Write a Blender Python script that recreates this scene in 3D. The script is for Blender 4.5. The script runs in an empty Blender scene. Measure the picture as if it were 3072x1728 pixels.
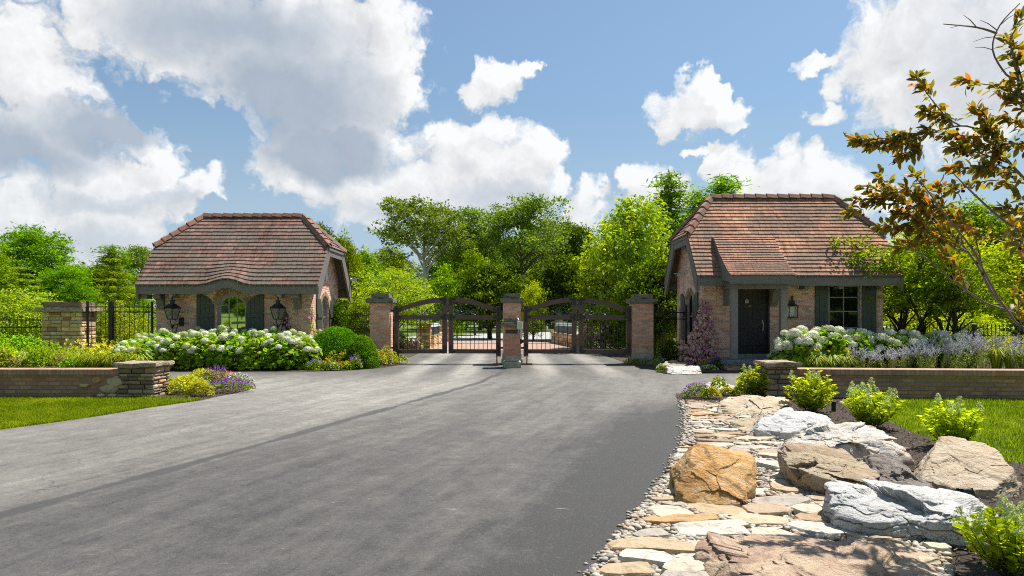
import bpy, bmesh, math, random
import numpy as np
from mathutils import Vector, Matrix, Euler
R = math.radians
F, HZ, CX, EYE = 2048.0, 948.0, 1536.0, 1.55      # focal length / horizon / centre of the 3072 px photograph, eye height
SC = bpy.context.scene
COL = SC.collection
def wx(px, Y): return (px - CX) / F * Y
def wz(py, Y): return EYE - (py - HZ) / F * Y
def gy(py): return EYE * F / (py - HZ)
def G(px, py):
    Y = gy(py); return (wx(px, Y), Y)
def lin(c): return tuple(((v / 255) / 12.92 if v / 255 <= .04045 else ((v / 255 + .055) / 1.055) ** 2.4) for v in c)

# ------------------------------------------------------------------ camera
cam = bpy.data.cameras.new('camera'); camo = bpy.data.objects.new('camera', cam); COL.objects.link(camo)
cam.sensor_width = 36; cam.lens = 24; cam.shift_y = (HZ - 864) / 3072
cam.clip_start = .05; cam.clip_end = 3000
camo.location = (0, 0, EYE); camo.rotation_euler = (R(90), 0, 0)
SC.camera = camo
SC.view_settings.view_transform = 'Standard'; SC.view_settings.look = 'None'
SC.view_settings.exposure = 0.95; SC.view_settings.gamma = 1
SC.cycles.max_bounces = 6; SC.cycles.diffuse_bounces = 3; SC.cycles.glossy_bounces = 2
SC.cycles.transmission_bounces = 4; SC.cycles.transparent_max_bounces = 8
SC.cycles.sample_clamp_indirect = 4; SC.cycles.pixel_filter_type = 'BLACKMAN_HARRIS'; SC.cycles.filter_width = 1.05; SC.cycles.use_denoising = False

# ------------------------------------------------------------------ node helper
class NT:
    def __init__(s, nt): s.nt = nt; nt.nodes.clear()
    def n(s, typ, props=None, ins=None, **kw):
        d = s.nt.nodes.new('ShaderNode' + typ)
        for k, v in (props or {}).items(): setattr(d, k, v)
        items = list(enumerate(ins or [])) + [(k.replace('_', ' '), v) for k, v in kw.items()]
        for k, v in items:
            if v is None: continue
            if isinstance(v, bpy.types.NodeSocket): s.nt.links.new(v, d.inputs[k])
            else:
                t = d.inputs[k]
                if t.type == 'RGBA' and len(v) == 3: v = (*v, 1)
                t.default_value = v
        return d
    def m(s, op, a, b=None, c=None, clamp=False): return s.n('Math', {'operation': op, 'use_clamp': clamp}, [a, b, c]).outputs[0]
    def v(s, op, a, b=None, c=None):
        d = s.n('VectorMath', {'operation': op}, [a, b, c]); return d.outputs[1] if op in ('LENGTH', 'DOT_PRODUCT', 'DISTANCE') else d.outputs[0]
    def mix(s, f, a, b, blend='MIX'):
        d = s.n('Mix', {'data_type': 'RGBA', 'blend_type': blend})
        for i, x in ((0, f), (6, a), (7, b)):
            if isinstance(x, bpy.types.NodeSocket): s.nt.links.new(x, d.inputs[i])
            else: d.inputs[i].default_value = x if i == 0 else ((*x, 1) if len(x) == 3 else x)
        return d.outputs[2]
    def noise(s, vec, scale, detail=3, rough=.55, dist=0, dim='3D'):
        return s.n('TexNoise', {'noise_dimensions': dim}, Vector=vec, Scale=scale, Detail=detail, Roughness=rough, Distortion=dist).outputs
    def ramp(s, f, stops, interp='LINEAR'):
        d = s.n('ValToRGB', None, [f]); cr = d.color_ramp; cr.interpolation = interp
        while len(cr.elements) < len(stops): cr.elements.new(.5)
        for e, (p, c) in zip(cr.elements, stops):
            e.position = p; e.color = (*c, 1) if len(c) == 3 else c
        return d.outputs[0]
    def step(s, x, lo, hi):
        return s.n('MapRange', {'interpolation_type': 'SMOOTHSTEP'}, [x, lo, hi, 0, 1]).outputs[0]
    def xyz(s, vec):
        return s.n('SeparateXYZ', None, [vec]).outputs
    def comb(s, x, y, z=0): return s.n('CombineXYZ', None, [x, y, z]).outputs[0]
    def pos(s): return s.n('NewGeometry').outputs['Position']
    def bump(s, h, strength=.5, dist=.02): return s.n('Bump', None, Height=h, Strength=strength, Distance=dist).outputs[0]
    def curve(s, x, pts):
        d = s.n('FloatCurve', None, [1.0, x]); c = d.mapping.curves[0]
        d.mapping.clip_min_x = -50; d.mapping.clip_min_y = -50; d.mapping.clip_max_x = 50; d.mapping.clip_max_y = 50; d.mapping.use_clip = False
        while len(c.points) < len(pts): c.points.new(0, 0)
        for p, (a, b) in zip(c.points, pts): p.location = (a, b); p.handle_type = 'AUTO'
        d.mapping.update(); return d.outputs[0]

# ------------------------------------------------------------------ sky with cumulus, sun
SUN_EL, SUN_AZ = 63.0, 38.0              # azimuth measured from +X (screen right) towards +Y (away from the camera)
W = bpy.data.worlds.new('World'); SC.world = W; W.use_nodes = True
wt = NT(W.node_tree)

def P2A(px, py):                          # a direction given as it is seen from the drive -> azimuth, elevation
    x, z = (px - CX) / F, (HZ - py) / F
    return math.atan(x), math.atan2(z, math.hypot(1, x))
CLOUDS = [  # x, y, rx, ry
 (760,110,470,190),(1000,320,255,240),(520,20,350,130),(1130,170,125,210),(1165,50,90,120),(900,480,170,85),(1060,470,170,80),(310,60,160,80),(1205,230,50,110),(620,200,120,50),
 (50,190,130,170),(20,400,210,110),(140,300,130,120),(310,385,165,62),(60,90,90,60),
 (240,550,150,95),(420,570,140,85),(545,560,95,48),(480,480,75,50),(330,660,170,120),(130,690,110,80),(10,690,70,120),(430,690,90,70),
 (1460,470,140,120),(1465,365,52,55),(1590,465,85,85),(1330,430,90,80),(1400,570,290,110),(1150,600,220,85),(1640,540,40,70),(960,560,190,40),(1290,390,50,45),
 (1465,180,45,45),(1425,245,75,55),(1520,235,70,70),(1570,215,32,35),
 (2105,320,125,80),(2185,300,68,52),(2070,355,95,50),(2150,250,40,30),(2170,350,70,45),
 (2490,250,42,38),(2490,352,48,42),(2430,180,55,26),(2405,205,30,20),
 (2900,110,330,210),(2690,90,170,150),(2990,250,190,170),(2720,230,130,110),(2640,180,70,60),(2740,330,60,40),
 (1735,650,85,80),(1760,580,52,48),(1905,560,75,48),(1960,600,130,70),(2215,510,75,60),(2260,560,95,70),(2385,500,62,60),(2450,560,150,75),(2560,590,90,50),(2110,455,50,17),(2330,560,80,60),(2640,600,60,40)]
SHADES = [(860,300,330,220,.72),(980,470,230,110,.9),(700,90,450,130,.62),(40,440,210,90,.7),(330,395,210,75,.75),(100,330,90,60,.3),(2960,200,230,190,.3),(2800,90,170,130,.2),
 (330,610,260,35,.35),(500,600,130,28,.4),(300,730,240,60,.35),(1500,590,220,60,.4),(1200,650,200,50,.35),(1400,500,60,60,.25),(2120,370,110,30,.25),(2450,600,150,35,.3)]
grp = bpy.data.node_groups.new('cloud_density', 'ShaderNodeTree')
grp.interface.new_socket('P', in_out='INPUT', socket_type='NodeSocketVector')
grp.interface.new_socket('D', in_out='OUTPUT', socket_type='NodeSocketFloat'); grp.interface.new_socket('S', in_out='OUTPUT', socket_type='NodeSocketFloat')
gt = NT(grp)
gin = grp.nodes.new('NodeGroupInput'); gout = grp.nodes.new('NodeGroupOutput')
P = gin.outputs[0]
w1 = gt.noise(P, 7, 5, .6, 0, '2D'); w2 = gt.noise(P, 22, 4, .6, 0, '2D')
off = gt.v('ADD', gt.v('MULTIPLY_ADD', w1[1], (.11, .11, 0), (-.055, -.055, 0)), gt.v('MULTIPLY_ADD', w2[1], (.045, .045, 0), (-.0225, -.0225, 0)))
Q = gt.v('ADD', P, off)
acc = None
for (x, y, rx, ry) in CLOUDS:
    a, e = P2A(x, y); ry = ry * (1.25 if y > 480 else 1.0); sx, sy = F / rx / 1.08, F / ry / 1.08
    d2 = gt.v('MULTIPLY_ADD', Q, (sx, sy, 0), (-a * sx, -e * sy, 0))
    f = gt.m('SUBTRACT', 1, gt.v('DOT_PRODUCT', d2, d2))
    acc = f if acc is None else gt.m('SMOOTH_MAX', acc, f, .35)
vor = gt.n('TexVoronoi', {'voronoi_dimensions': '2D', 'feature': 'F1'}, Vector=Q, Scale=24.0, Detail=1.5, Roughness=.5).outputs[0]
fb = gt.noise(Q, 30, 7, .62, .2, '2D')[0]
bil = gt.m('MULTIPLY_ADD', vor, -.55, .25)
acc = gt.m('MINIMUM', acc, 1.2)
D = gt.m('ADD', gt.m('ADD', gt.m('MAXIMUM', acc, -1.2), gt.m('MULTIPLY_ADD', fb, .95, -.50)), bil)
grp.links.new(D, gout.inputs[0]); grp.links.new(acc, gout.inputs[1])

tc = wt.n('TexCoord').outputs['Generated']
dx, dy, dz = wt.xyz(wt.v('NORMALIZE', tc))
az = wt.m('ARCTAN2', dx, dy); el = wt.m('ARCSINE', dz)
PP = wt.comb(az, el)
def cd(p):
    g = W.node_tree.nodes.new('ShaderNodeGroup'); g.node_tree = grp; W.node_tree.links.new(p, g.inputs[0]); return g.outputs
D0, S0 = cd(PP)[:2]; D1 = cd(wt.v('ADD', PP, (.020, .026, 0)))[0]
alpha = wt.step(D0, -.12, .52)
lit = wt.m('MULTIPLY_ADD', wt.m('SUBTRACT', D0, D1), .55, .62, clamp=True)
sh = None
nz = wt.noise(PP, 9, 5, .6, 0, '2D')[1]
QS = wt.v('ADD', PP, wt.v('MULTIPLY_ADD', nz, (.09, .09, 0), (-.045, -.045, 0)))
for (x, y, rx, ry, k) in SHADES:
    a, e = P2A(x, y); sx, sy = F / rx, F / ry
    d2 = wt.v('MULTIPLY_ADD', QS, (sx, sy, 0), (-a * sx, -e * sy, 0))
    f = wt.m('MULTIPLY', wt.m('SUBTRACT', 1, wt.v('DOT_PRODUCT', d2, d2), clamp=True), k * 1.6)
    sh = f if sh is None else wt.m('SMOOTH_MAX', sh, f, .2)
sh = wt.m('MINIMUM', sh, 1)
edge = wt.step(wt.m('MULTIPLY_ADD', D0, .35, S0), .05, .75)
shade = wt.m('MULTIPLY', sh, edge)
bright = wt.m('MULTIPLY_ADD', lit, wt.m('MULTIPLY_ADD', shade, -.26, .36), wt.m('MULTIPLY_ADD', shade, .13, .70))
base = wt.mix(shade, (1.0, 1.0, 1.0), lin((184, 197, 213)))
bl = wt.m('MINIMUM', bright, 1.04)
sky = wt.n('TexSky', {'sky_type': 'NISHITA', 'sun_disc': False, 'sun_elevation': R(SUN_EL), 'sun_rotation': R(90 - SUN_AZ), 'air_density': 1.0, 'dust_density': .6, 'ozone_density': 2.0}).outputs[0]
SKY_STR = .07
EXPG = 2 ** .95
skyc = wt.v('MULTIPLY', sky, (.86, .97, .96))
skh = wt.v('SCALE', skyc, None); W.node_tree.links.new(wt.m('MULTIPLY_ADD', wt.step(el, .0, .45), .27, .75), skh.node.inputs['Scale']); skyc = wt.mix(wt.m('MULTIPLY', wt.step(el, .32, .02), .8), skh, tuple(v / SKY_STR / EXPG for v in (.47, .60, .76)))
cl = wt.v('SCALE', base, None); clr = cl.node; clr.inputs['Scale'].default_value = 1
W.node_tree.links.new(wt.m('MULTIPLY', bl, 1 / SKY_STR / EXPG), clr.inputs['Scale'])
haze_el = wt.step(el, .26, -.02)
alpha2 = wt.m('MULTIPLY', alpha, wt.m('MULTIPLY_ADD', haze_el, -.25, 1))
skyc = wt.mix(.08, skyc, tuple(v / SKY_STR / EXPG for v in (.62, .68, .74)))
fin = wt.mix(alpha2, skyc, cl)
bg = wt.n('Background', None, [fin, SKY_STR])
wo = wt.n('OutputWorld'); W.node_tree.links.new(bg.outputs[0], wo.inputs[0])
W.cycles.sampling_method = 'MANUAL'; W.cycles.sample_map_resolution = 512

sl = bpy.data.lights.new('sun', 'SUN'); slo = bpy.data.objects.new('sun', sl); COL.objects.link(slo)
sl.energy = 4.3; sl.angle = R(.5); sl.color = (1, .955, .88)
sd = Vector((math.cos(R(SUN_EL)) * math.cos(R(SUN_AZ)), math.cos(R(SUN_EL)) * math.sin(R(SUN_AZ)), math.sin(R(SUN_EL))))
slo.rotation_euler = sd.to_track_quat('Z', 'Y').to_euler()
# ------------------------------------------------------------------ object helpers
ORG = {}
def thing(name, label, cat, loc=(0, 0, 0), group=None):
    o = bpy.data.objects.new(name, None); COL.objects.link(o); o.empty_display_size = .2
    o.location = loc; o['label'] = label; o['category'] = cat
    if group: o['group'] = group
    ORG[o] = Vector(loc); return o
def tag(o, label, cat, group=None, kind=None):
    o['label'] = label; o['category'] = cat
    if group: o['group'] = group
    if kind: o['kind'] = kind
    return o
def copy_tree(o, parent=None):
    c = o.copy(); COL.objects.link(c)
    if parent: c.parent = parent
    for ch in list(o.children): copy_tree(ch, c)
    return c

class MB:
    def __init__(s): s.V = []; s.Fc = []; s.A = []; s.n = 0
    def add(s, v, f, a=0.5):
        v = np.asarray(v, dtype=np.float64).reshape(-1, 3); f = np.asarray(f, dtype=np.int64)
        s.V.append(v); s.Fc.append(f + s.n); s.n += len(v)
        s.A.append(np.full(len(f), a) if np.isscalar(a) else np.asarray(a, float)); return s
    def box(s, x0, x1, y0, y1, z0, z1, a=.5):
        v = [(x, y, z) for z in (z0, z1) for y in (y0, y1) for x in (x0, x1)]
        return s.add(v, [(0, 2, 3, 1), (4, 5, 7, 6), (0, 1, 5, 4), (2, 6, 7, 3), (0, 4, 6, 2), (1, 3, 7, 5)], a)
    def obox(s, c, size, M=None, a=.5):
        h = np.array(size) / 2
        v = np.array([(x, y, z) for z in (-1, 1) for y in (-1, 1) for x in (-1, 1)]) * h
        if M is not None: v = v @ np.array(M.to_3x3() if len(M) == 4 else M).T
        return s.add(v + np.array(c), [(0, 2, 3, 1), (4, 5, 7, 6), (0, 1, 5, 4), (2, 6, 7, 3), (0, 4, 6, 2), (1, 3, 7, 5)], a)
    def bar(s, p, q, w, h, a=.5, up=(0, 0, 1)):
        p, q = Vector(p), Vector(q); d = (q - p); L = d.length; d.normalize()
        u = Vector(up); x = d.cross(u)
        if x.length < 1e-4: x = d.cross(Vector((1, 0, 0)))
        x.normalize(); z = x.cross(d)
        M = Matrix((x, d, z)).transposed()
        return s.obox((p + q) / 2, (w, L, h), M, a)
    def prism(s, pts, f, t0, t1, a=.5):
        """pts: 2D outline; f(u,v,t)->xyz; extruded from t0 to t1"""
        n = len(pts)
        v = [f(u, w, t0) for u, w in pts] + [f(u, w, t1) for u, w in pts]
        s.add(v, [(i, (i + 1) % n, n + (i + 1) % n, n + i) for i in range(n)], a)
        bmv = bpy.types  # caps
        from mathutils.geometry import tessellate_polygon
        tri = tessellate_polygon([[Vector((u, w, 0)) for u, w in pts]])
        s.Fc.append(np.array(tri) + s.n - 2 * n); s.A.append(np.full(len(tri), a))
        s.Fc.append(np.array(tri)[:, ::-1] + s.n - n); s.A.append(np.full(len(tri), a)); return s
    def tube(s, pts, rad, k=6, a=.5):
        pts = [Vector(p) for p in pts]; n = len(pts); vs = []
        rad = [rad] * n if np.isscalar(rad) else rad
        for i, p in enumerate(pts):
            d = (pts[min(i + 1, n - 1)] - pts[max(i - 1, 0)]).normalized()
            x = d.cross(Vector((0.13, .31, .94)))
            if x.length < 1e-3: x = d.cross(Vector((1, 0, 0)))
            x.normalize(); y = d.cross(x)
            for j in range(k):
                t = 2 * math.pi * j / k; vs.append(p + (x * math.cos(t) + y * math.sin(t)) * rad[i])
        f = [(i * k + j, i * k + (j + 1) % k, (i + 1) * k + (j + 1) % k, (i + 1) * k + j) for i in range(n - 1) for j in range(k)]
        s.add([tuple(v) for v in vs], f, a)
        if k == 4: s.add([tuple(v) for v in vs[:4]], [(3, 2, 1, 0)], a); s.add([tuple(v) for v in vs[-4:]], [(0, 1, 2, 3)], a)
        return s
    def lathe(s, prof, c=(0, 0, 0), k=16, a=.5, rot=0, sq=1):
        vs = [(c[0] + r * math.cos(2 * math.pi * j / k + rot), c[1] + r * sq * math.sin(2 * math.pi * j / k + rot), c[2] + z) for r, z in prof for j in range(k)]
        n = len(prof)
        f = [(i * k + j, i * k + (j + 1) % k, (i + 1) * k + (j + 1) % k, (i + 1) * k + j) for i in range(n - 1) for j in range(k)]
        return s.add(vs, f, a)
    def build(s, name, mat, parent=None, smooth=False, bevel=0, kind=None):
        V = np.concatenate(s.V) if s.V else np.zeros((0, 3))
        org = ORG.get(parent, Vector((0, 0, 0))); V = V - np.array(org)
        me = bpy.data.meshes.new(name)
        tot = np.concatenate([np.full(len(f), f.shape[1]) for f in s.Fc]); idx = np.concatenate([f.ravel() for f in s.Fc])
        att = np.concatenate(s.A)
        me.vertices.add(len(V)); me.vertices.foreach_set('co', V.ravel())
        me.loops.add(len(idx)); me.loops.foreach_set('vertex_index', idx.astype(np.int32))
        me.polygons.add(len(tot)); me.polygons.foreach_set('loop_start', np.concatenate([[0], np.cumsum(tot)[:-1]]).astype(np.int32))
        me.update(calc_edges=True)
        me.polygons.foreach_set('use_smooth', np.full(len(tot), bool(smooth)))
        at = me.attributes.new('v', 'FLOAT', 'FACE'); at.data.foreach_set('value', att.astype(np.float32))
        me.materials.append(mat)
        o = bpy.data.objects.new(name, me); COL.objects.link(o)
        if parent: o.parent = parent; ORG[o] = org
        if kind: o['kind'] = kind
        if bevel:
            b = o.modifiers.new('bevel', 'BEVEL'); b.width = bevel; b.segments = 2; b.limit_method = 'ANGLE'; b.angle_limit = R(40)
        return o

# numpy gradient noise
_rs = np.random.RandomState(5); _perm = np.concatenate([_rs.permutation(256)] * 3)
_grad = _rs.normal(size=(256, 3)); _grad /= np.linalg.norm(_grad, axis=1)[:, None]
def pnoise(p):
    p = np.asarray(p, float); i = np.floor(p).astype(int); f = p - i; u = f * f * f * (f * (f * 6 - 15) + 10); i &= 255
    def g(dx, dy, dz):
        h = _perm[_perm[_perm[i[:, 0] + dx] + i[:, 1] + dy] + i[:, 2] + dz]
        return (_grad[h] * (f - np.array((dx, dy, dz)))).sum(1)
    x0 = g(0, 0, 0) * (1 - u[:, 0]) + g(1, 0, 0) * u[:, 0]; x1 = g(0, 1, 0) * (1 - u[:, 0]) + g(1, 1, 0) * u[:, 0]
    x2 = g(0, 0, 1) * (1 - u[:, 0]) + g(1, 0, 1) * u[:, 0]; x3 = g(0, 1, 1) * (1 - u[:, 0]) + g(1, 1, 1) * u[:, 0]
    return (x0 * (1 - u[:, 1]) + x1 * u[:, 1]) * (1 - u[:, 2]) + (x2 * (1 - u[:, 1]) + x3 * u[:, 1]) * u[:, 2]
def fbm(p, o=4, g=.5):
    a, s, r = 1, 1, 0
    for k in range(o): r = r + a * pnoise(p * s + 17.3 * k); a *= g; s *= 2.03
    return r
def inpoly(pts, poly):
    x, y = pts[:, 0], pts[:, 1]; r = np.zeros(len(pts), bool); n = len(poly)
    for i in range(n):
        x0, y0 = poly[i]; x1, y1 = poly[i - 1]
        c = ((y0 > y) != (y1 > y)); t = (x1 - x0) * (y - y0) / ((y1 - y0) if y1 != y0 else 1e-9) + x0
        r ^= c & (x < t)
    return r
def norm(a): return a / np.maximum(np.linalg.norm(a, axis=-1, keepdims=True), 1e-9)

def leaves(mb, c, ax, nr, L, W, val, fold=.12, droop=0.0):
    """diamond leaves: centres c, long axes ax, normals nr"""
    n = len(c); ax = norm(ax); b = norm(np.cross(nr, ax)); nn = np.cross(ax, b)
    L = np.broadcast_to(np.asarray(L, float), n)[:, None]; W = np.broadcast_to(np.asarray(W, float), n)[:, None]
    v = np.stack([c - ax * L * .5, c + b * W * .5 + nn * W * fold - ax * L * .08, c + ax * L * .5 - nn * L * droop, c - b * W * .5 + nn * W * fold - ax * L * .08], 1).reshape(-1, 3)
    f = np.arange(n * 4).reshape(n, 4)
    # fold along the midrib: two triangles
    t = np.concatenate([f[:, [0, 1, 2]], f[:, [0, 2, 3]]]); mb.add(v, t, np.concatenate([val, val])); return mb

# ------------------------------------------------------------------ materials
MATS = {}
def mat(name):
    m = bpy.data.materials.new(name); m.use_nodes = True; MATS[name] = m
    return m, NT(m.node_tree)
def finish(nt, surf):
    o = nt.n('OutputMaterial'); nt.nt.links.new(surf, o.inputs[0])
def princ(nt, col, rough=.7, normal=None, **kw):
    d = nt.n('BsdfPrincipled', None, Base_Color=col, Roughness=rough, Normal=normal, **kw); finish(nt, d.outputs[0]); return d
def attv(nt): return nt.n('Attribute', {'attribute_name': 'v'}).outputs['Fac']
def leafmat(name, stops, trans, tf=.45, gloss=.0, gain=2.15):
    m, t = mat(name); v = attv(t)
    if gain != 1: stops = [(p, (c[0] * gain * 1.27, c[1] * gain, c[2] * gain * .6)) for p, c in stops]
    c = t.ramp(v, stops)
    oi = t.n('ObjectInfo').outputs['Random']
    hs = t.n('HueSaturation', None, Hue=t.m('MULTIPLY_ADD', oi, .03, .485), Saturation=1.0, Value=t.m('MULTIPLY_ADD', oi, .3, .85), Color=c).outputs[0]
    tcx = t.mix(1, hs, trans, 'MULTIPLY')
    df = t.n('BsdfDiffuse', None, [hs]).outputs[0]
    tr = t.n('BsdfTranslucent', None, [tcx]).outputs[0]
    x = t.n('MixShader', None, [tf, df, tr]).outputs[0]
    if gloss:
        g = t.n('BsdfGlossy', None, Color=(1, 1, 1), Roughness=.5).outputs[0]
        x = t.n('MixShader', None, [gloss, x, g]).outputs[0]
    finish(t, x); return m
def plain(name, col, rough=.6, var=.15, scale=8, bump=.0, metal=0, **kw):
    m, t = mat(name); p = t.pos(); n = t.noise(p, scale, 4)[0]
    c = t.mix(n, tuple(x * (1 - var) for x in col), tuple(min(1, x * (1 + var)) for x in col))
    nb = t.bump(t.noise(p, scale * 6, 3)[0], bump, .01) if bump else None
    princ(t, c, rough, nb, Metallic=metal, **kw); return m

def brickmat(name, cols, mortar, bw=.205, bh=.075, mw=.011, dirt=.35, soldier=False, dark=1.0):
    m, t = mat(name); ge = t.n('NewGeometry'); px, py, pz = t.xyz(ge.outputs['Position']); nx, ny, nz = t.xyz(ge.outputs['True Normal'])
    side = t.m('GREATER_THAN', t.m('ABSOLUTE', nx), .6); top = t.m('GREATER_THAN', t.m('ABSOLUTE', nz), .6)
    u = t.m('ADD', t.m('MULTIPLY', px, t.m('SUBTRACT', 1, side)), t.m('MULTIPLY', py, side))
    v = t.m('ADD', t.m('MULTIPLY', pz, t.m('SUBTRACT', 1, top)), t.m('MULTIPLY', py, top))
    if soldier: u, v = u, t.m('ADD', t.m('MULTIPLY', v, 0), .5 * bh)
    row = t.m('FLOOR', t.m('DIVIDE', v, bh))
    ro = t.n('TexWhiteNoise', {'noise_dimensions': '1D'}, None, W=row).outputs[0]
    uu = t.m('ADD', t.m('DIVIDE', u, bw), t.m('ADD', t.m('MULTIPLY', t.m('FLOORED_MODULO', row, 2), .5), t.m('MULTIPLY', ro, .22)))
    colx = t.m('FLOOR', uu)
    rnd = t.n('TexWhiteNoise', {'noise_dimensions': '2D'}, None, Vector=t.comb(colx, row)).outputs[0]
    fu = t.m('FRACT', uu); fv = t.m('FRACT', t.m('DIVIDE', v, bh))
    wob = t.m('MULTIPLY', t.noise(ge.outputs['Position'], 14, 2)[0], .006)
    eu = t.m('MULTIPLY', t.m('MINIMUM', fu, t.m('SUBTRACT', 1, fu)), bw); ev = t.m('MULTIPLY', t.m('MINIMUM', fv, t.m('SUBTRACT', 1, fv)), bh)
    if soldier: ev = t.m('ADD', t.m('MULTIPLY', ev, 0), 1)
    d = t.m('ADD', t.m('MINIMUM', eu, ev), wob)
    mask = t.step(d, mw * .5, mw * .5 + .008)
    k = len(cols); c = t.ramp(rnd, [(i / k, cc) for i, cc in enumerate(cols)], 'CONSTANT')
    n1 = t.noise(ge.outputs['Position'], 40, 4)[0]; n2 = t.noise(ge.outputs['Position'], 1.3, 4)[0]
    c = t.mix(t.m('MULTIPLY', t.step(n1, .35, .75), .35), c, tuple(x * .6 for x in cols[0]))
    c = t.mix(mask, mortar, c)
    c = t.mix(t.m('MULTIPLY', t.step(n2, .45, .7), dirt), c, tuple(x * .55 for x in mortar))
    h = t.m('ADD', mask, t.m('MULTIPLY', n1, .5))
    princ(t, c, .88, t.bump(h, .8, .012)); return m

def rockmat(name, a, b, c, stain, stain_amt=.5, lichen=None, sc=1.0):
    m, t = mat(name); p = t.n('TexCoord').outputs['Object']
    q = t.v('MULTIPLY', p, (1, 1, 1.8))
    n1 = t.noise(q, 2.6 * sc, 7, .66, .8)[0]; n2 = t.noise(q, 7 * sc, 7, .68, .5)[0]; n3 = t.noise(p, 60, 5, .72)[0]; n4 = t.noise(q, 1.7 * sc, 7, .66, 1.6)[0]
    n5 = t.noise(p, 230, 3, .65)[0]
    col = t.mix(t.step(n1, .40, .60), a, b)
    col = t.mix(t.m('MULTIPLY', t.step(n2, .48, .62), .75), col, c)
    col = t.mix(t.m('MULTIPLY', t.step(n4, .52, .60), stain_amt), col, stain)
    vein = t.m('ABSOLUTE', t.m('SUBTRACT', t.noise(q, 2.3 * sc, 6, .6, 1.4)[0], .5))
    vm_ = t.m('MULTIPLY', t.step(vein, .010, .002), t.step(t.noise(q, 1.9 * sc + .3, 3, .5)[0], .50, .60))
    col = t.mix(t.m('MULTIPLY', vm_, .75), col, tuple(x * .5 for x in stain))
    if lichen: col = t.mix(t.m('MULTIPLY', t.step(t.noise(p, 9, 6, .75)[0], .57, .66), .65), col, lichen)
    col = t.mix(t.m('MULTIPLY', t.step(n3, .54, .72), .28), col, tuple(x * .5 for x in b))
    col = t.mix(t.m('MULTIPLY', t.step(n5, .58, .72), .16), col, tuple(x * .55 for x in b))
    col = t.mix(t.m('MULTIPLY', t.step(n5, .44, .32), .18), col, tuple(min(.8, x * 1.35) for x in c))
    h = t.m('ADD', t.m('MULTIPLY', n2, 1.3), t.m('ADD', t.m('MULTIPLY', n3, .28), t.m('ADD', t.m('MULTIPLY', n5, .06), t.m('MULTIPLY', vm_, -.4))))
    princ(t, col, .9, t.bump(h, 1.0, .05)); return m
M = {}
M['brick'] = brickmat('guardhouse_brick', [(0.669, 0.358, 0.255), (0.800, 0.445, 0.312), (0.800, 0.532, 0.379), (0.600, 0.295, 0.207), (0.800, 0.568, 0.361), (0.758, 0.398, 0.283), (0.524, 0.265, 0.199), (0.800, 0.472, 0.351)], (0.758, 0.550, 0.455))
M['brick_pier'] = brickmat('pier_brick', [(0.702, 0.341, 0.225), (0.787, 0.405, 0.264), (0.800, 0.470, 0.304), (0.637, 0.281, 0.186), (0.800, 0.398, 0.257), (0.576, 0.271, 0.177)], (0.702, 0.505, 0.378))
M['brick_red'] = brickmat('red_brick', [(0.532, 0.197, 0.121), (0.577, 0.228, 0.144), (0.456, 0.164, 0.108), (0.607, 0.278, 0.180)], (0.500, 0.354, 0.283), bw=.2, bh=.072)
M['brick_wall'] = brickmat('garden_wall_brick', [(0.435, 0.234, 0.150), (0.498, 0.269, 0.164), (0.370, 0.192, 0.124), (0.530, 0.298, 0.177), (0.418, 0.213, 0.144), (0.465, 0.262, 0.170)], (0.272, 0.213, 0.157), bw=.22, bh=.079, mw=.016, dirt=.45)
M['brick_cap'] = brickmat('rowlock_brick', [(.42, .235, .155), (.45, .26, .17), (.36, .19, .125), (.47, .28, .19), (.40, .24, .17)], (.30, .24, .19), bw=.083, bh=2.0, mw=.012, soldier=True, dirt=.2)
M['timber'] = plain('grey_green_timber', (.165, .15, .132), .75, .25, 5, .25)
M['timber_post'] = plain('weathered_grey_timber', (.205, .19, .17), .8, .3, 6, .3)
M['shutter'] = plain('dark_green_paint', (.055, .064, .05), .55, .12, 10, .1)
M['frame'] = plain('grey_window_frame', (.27, .27, .25), .5, .1, 8)
M['frame_dark'] = plain('taupe_window_frame', (.24, .23, .19), .5, .1, 8)
M['iron'] = plain('black_iron', (.012, .012, .013), .45, .2, 20)
M['gate_wood'] = plain('dark_brown_gate_paint', (.11, .064, .048), .55, .2, 9, .15)
M['gate_iron'] = plain('blue_black_strap_iron', (.014, .016, .021), .4, .2, 20)
M['scroll'] = plain('grey_scroll_iron', (.06, .07, .07), .5, .2, 20)
M['rust'] = plain('rusty_plate', (.30, .13, .07), .8, .35, 14, .2)
M['door'] = plain('near_black_door', (.016, .0145, .013), .6, .2, 12, .1)
M['white_metal'] = plain('white_enamel', (.7, .7, .7), .4, .05, 8)
M['grey_metal'] = plain('grey_metal', (.32, .34, .36), .4, .1, 8, metal=.6)
M['beige_metal'] = plain('beige_enamel', (.55, .54, .36), .5, .08, 8)
M['candle'] = plain('ivory_candle_tube', (.8, .78, .7), .5, .05, 8)
M['brass'] = plain('gold_lettering', (.35, .25, .11), .4, .1, 8)
M['gold_dim'] = plain('tarnished_lettering', (.16, .085, .05), .5, .1, 8)
M['plaque'] = plain('pale_plaque', (.42, .47, .38), .5, .1, 30)
M['dark_stone'] = plain('plaque_black', (.012, .01, .009), .4, .1, 8)
M['mail_metal'] = plain('pewter_mailbox', (.12, .125, .13), .5, .3, 8)
M['copper'] = plain('verdigris_roof', (0.195, 0.270, 0.277), .6, .2, 8)
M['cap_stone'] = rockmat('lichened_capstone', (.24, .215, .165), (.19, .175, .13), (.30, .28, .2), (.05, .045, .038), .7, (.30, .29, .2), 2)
M['base_stone'] = rockmat('pale_green_base_stone', (0.504, 0.504, 0.371), (0.420, 0.406, 0.294), (0.588, 0.560, 0.420), (0.224, 0.182, 0.126), .15, None, 2)
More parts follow.
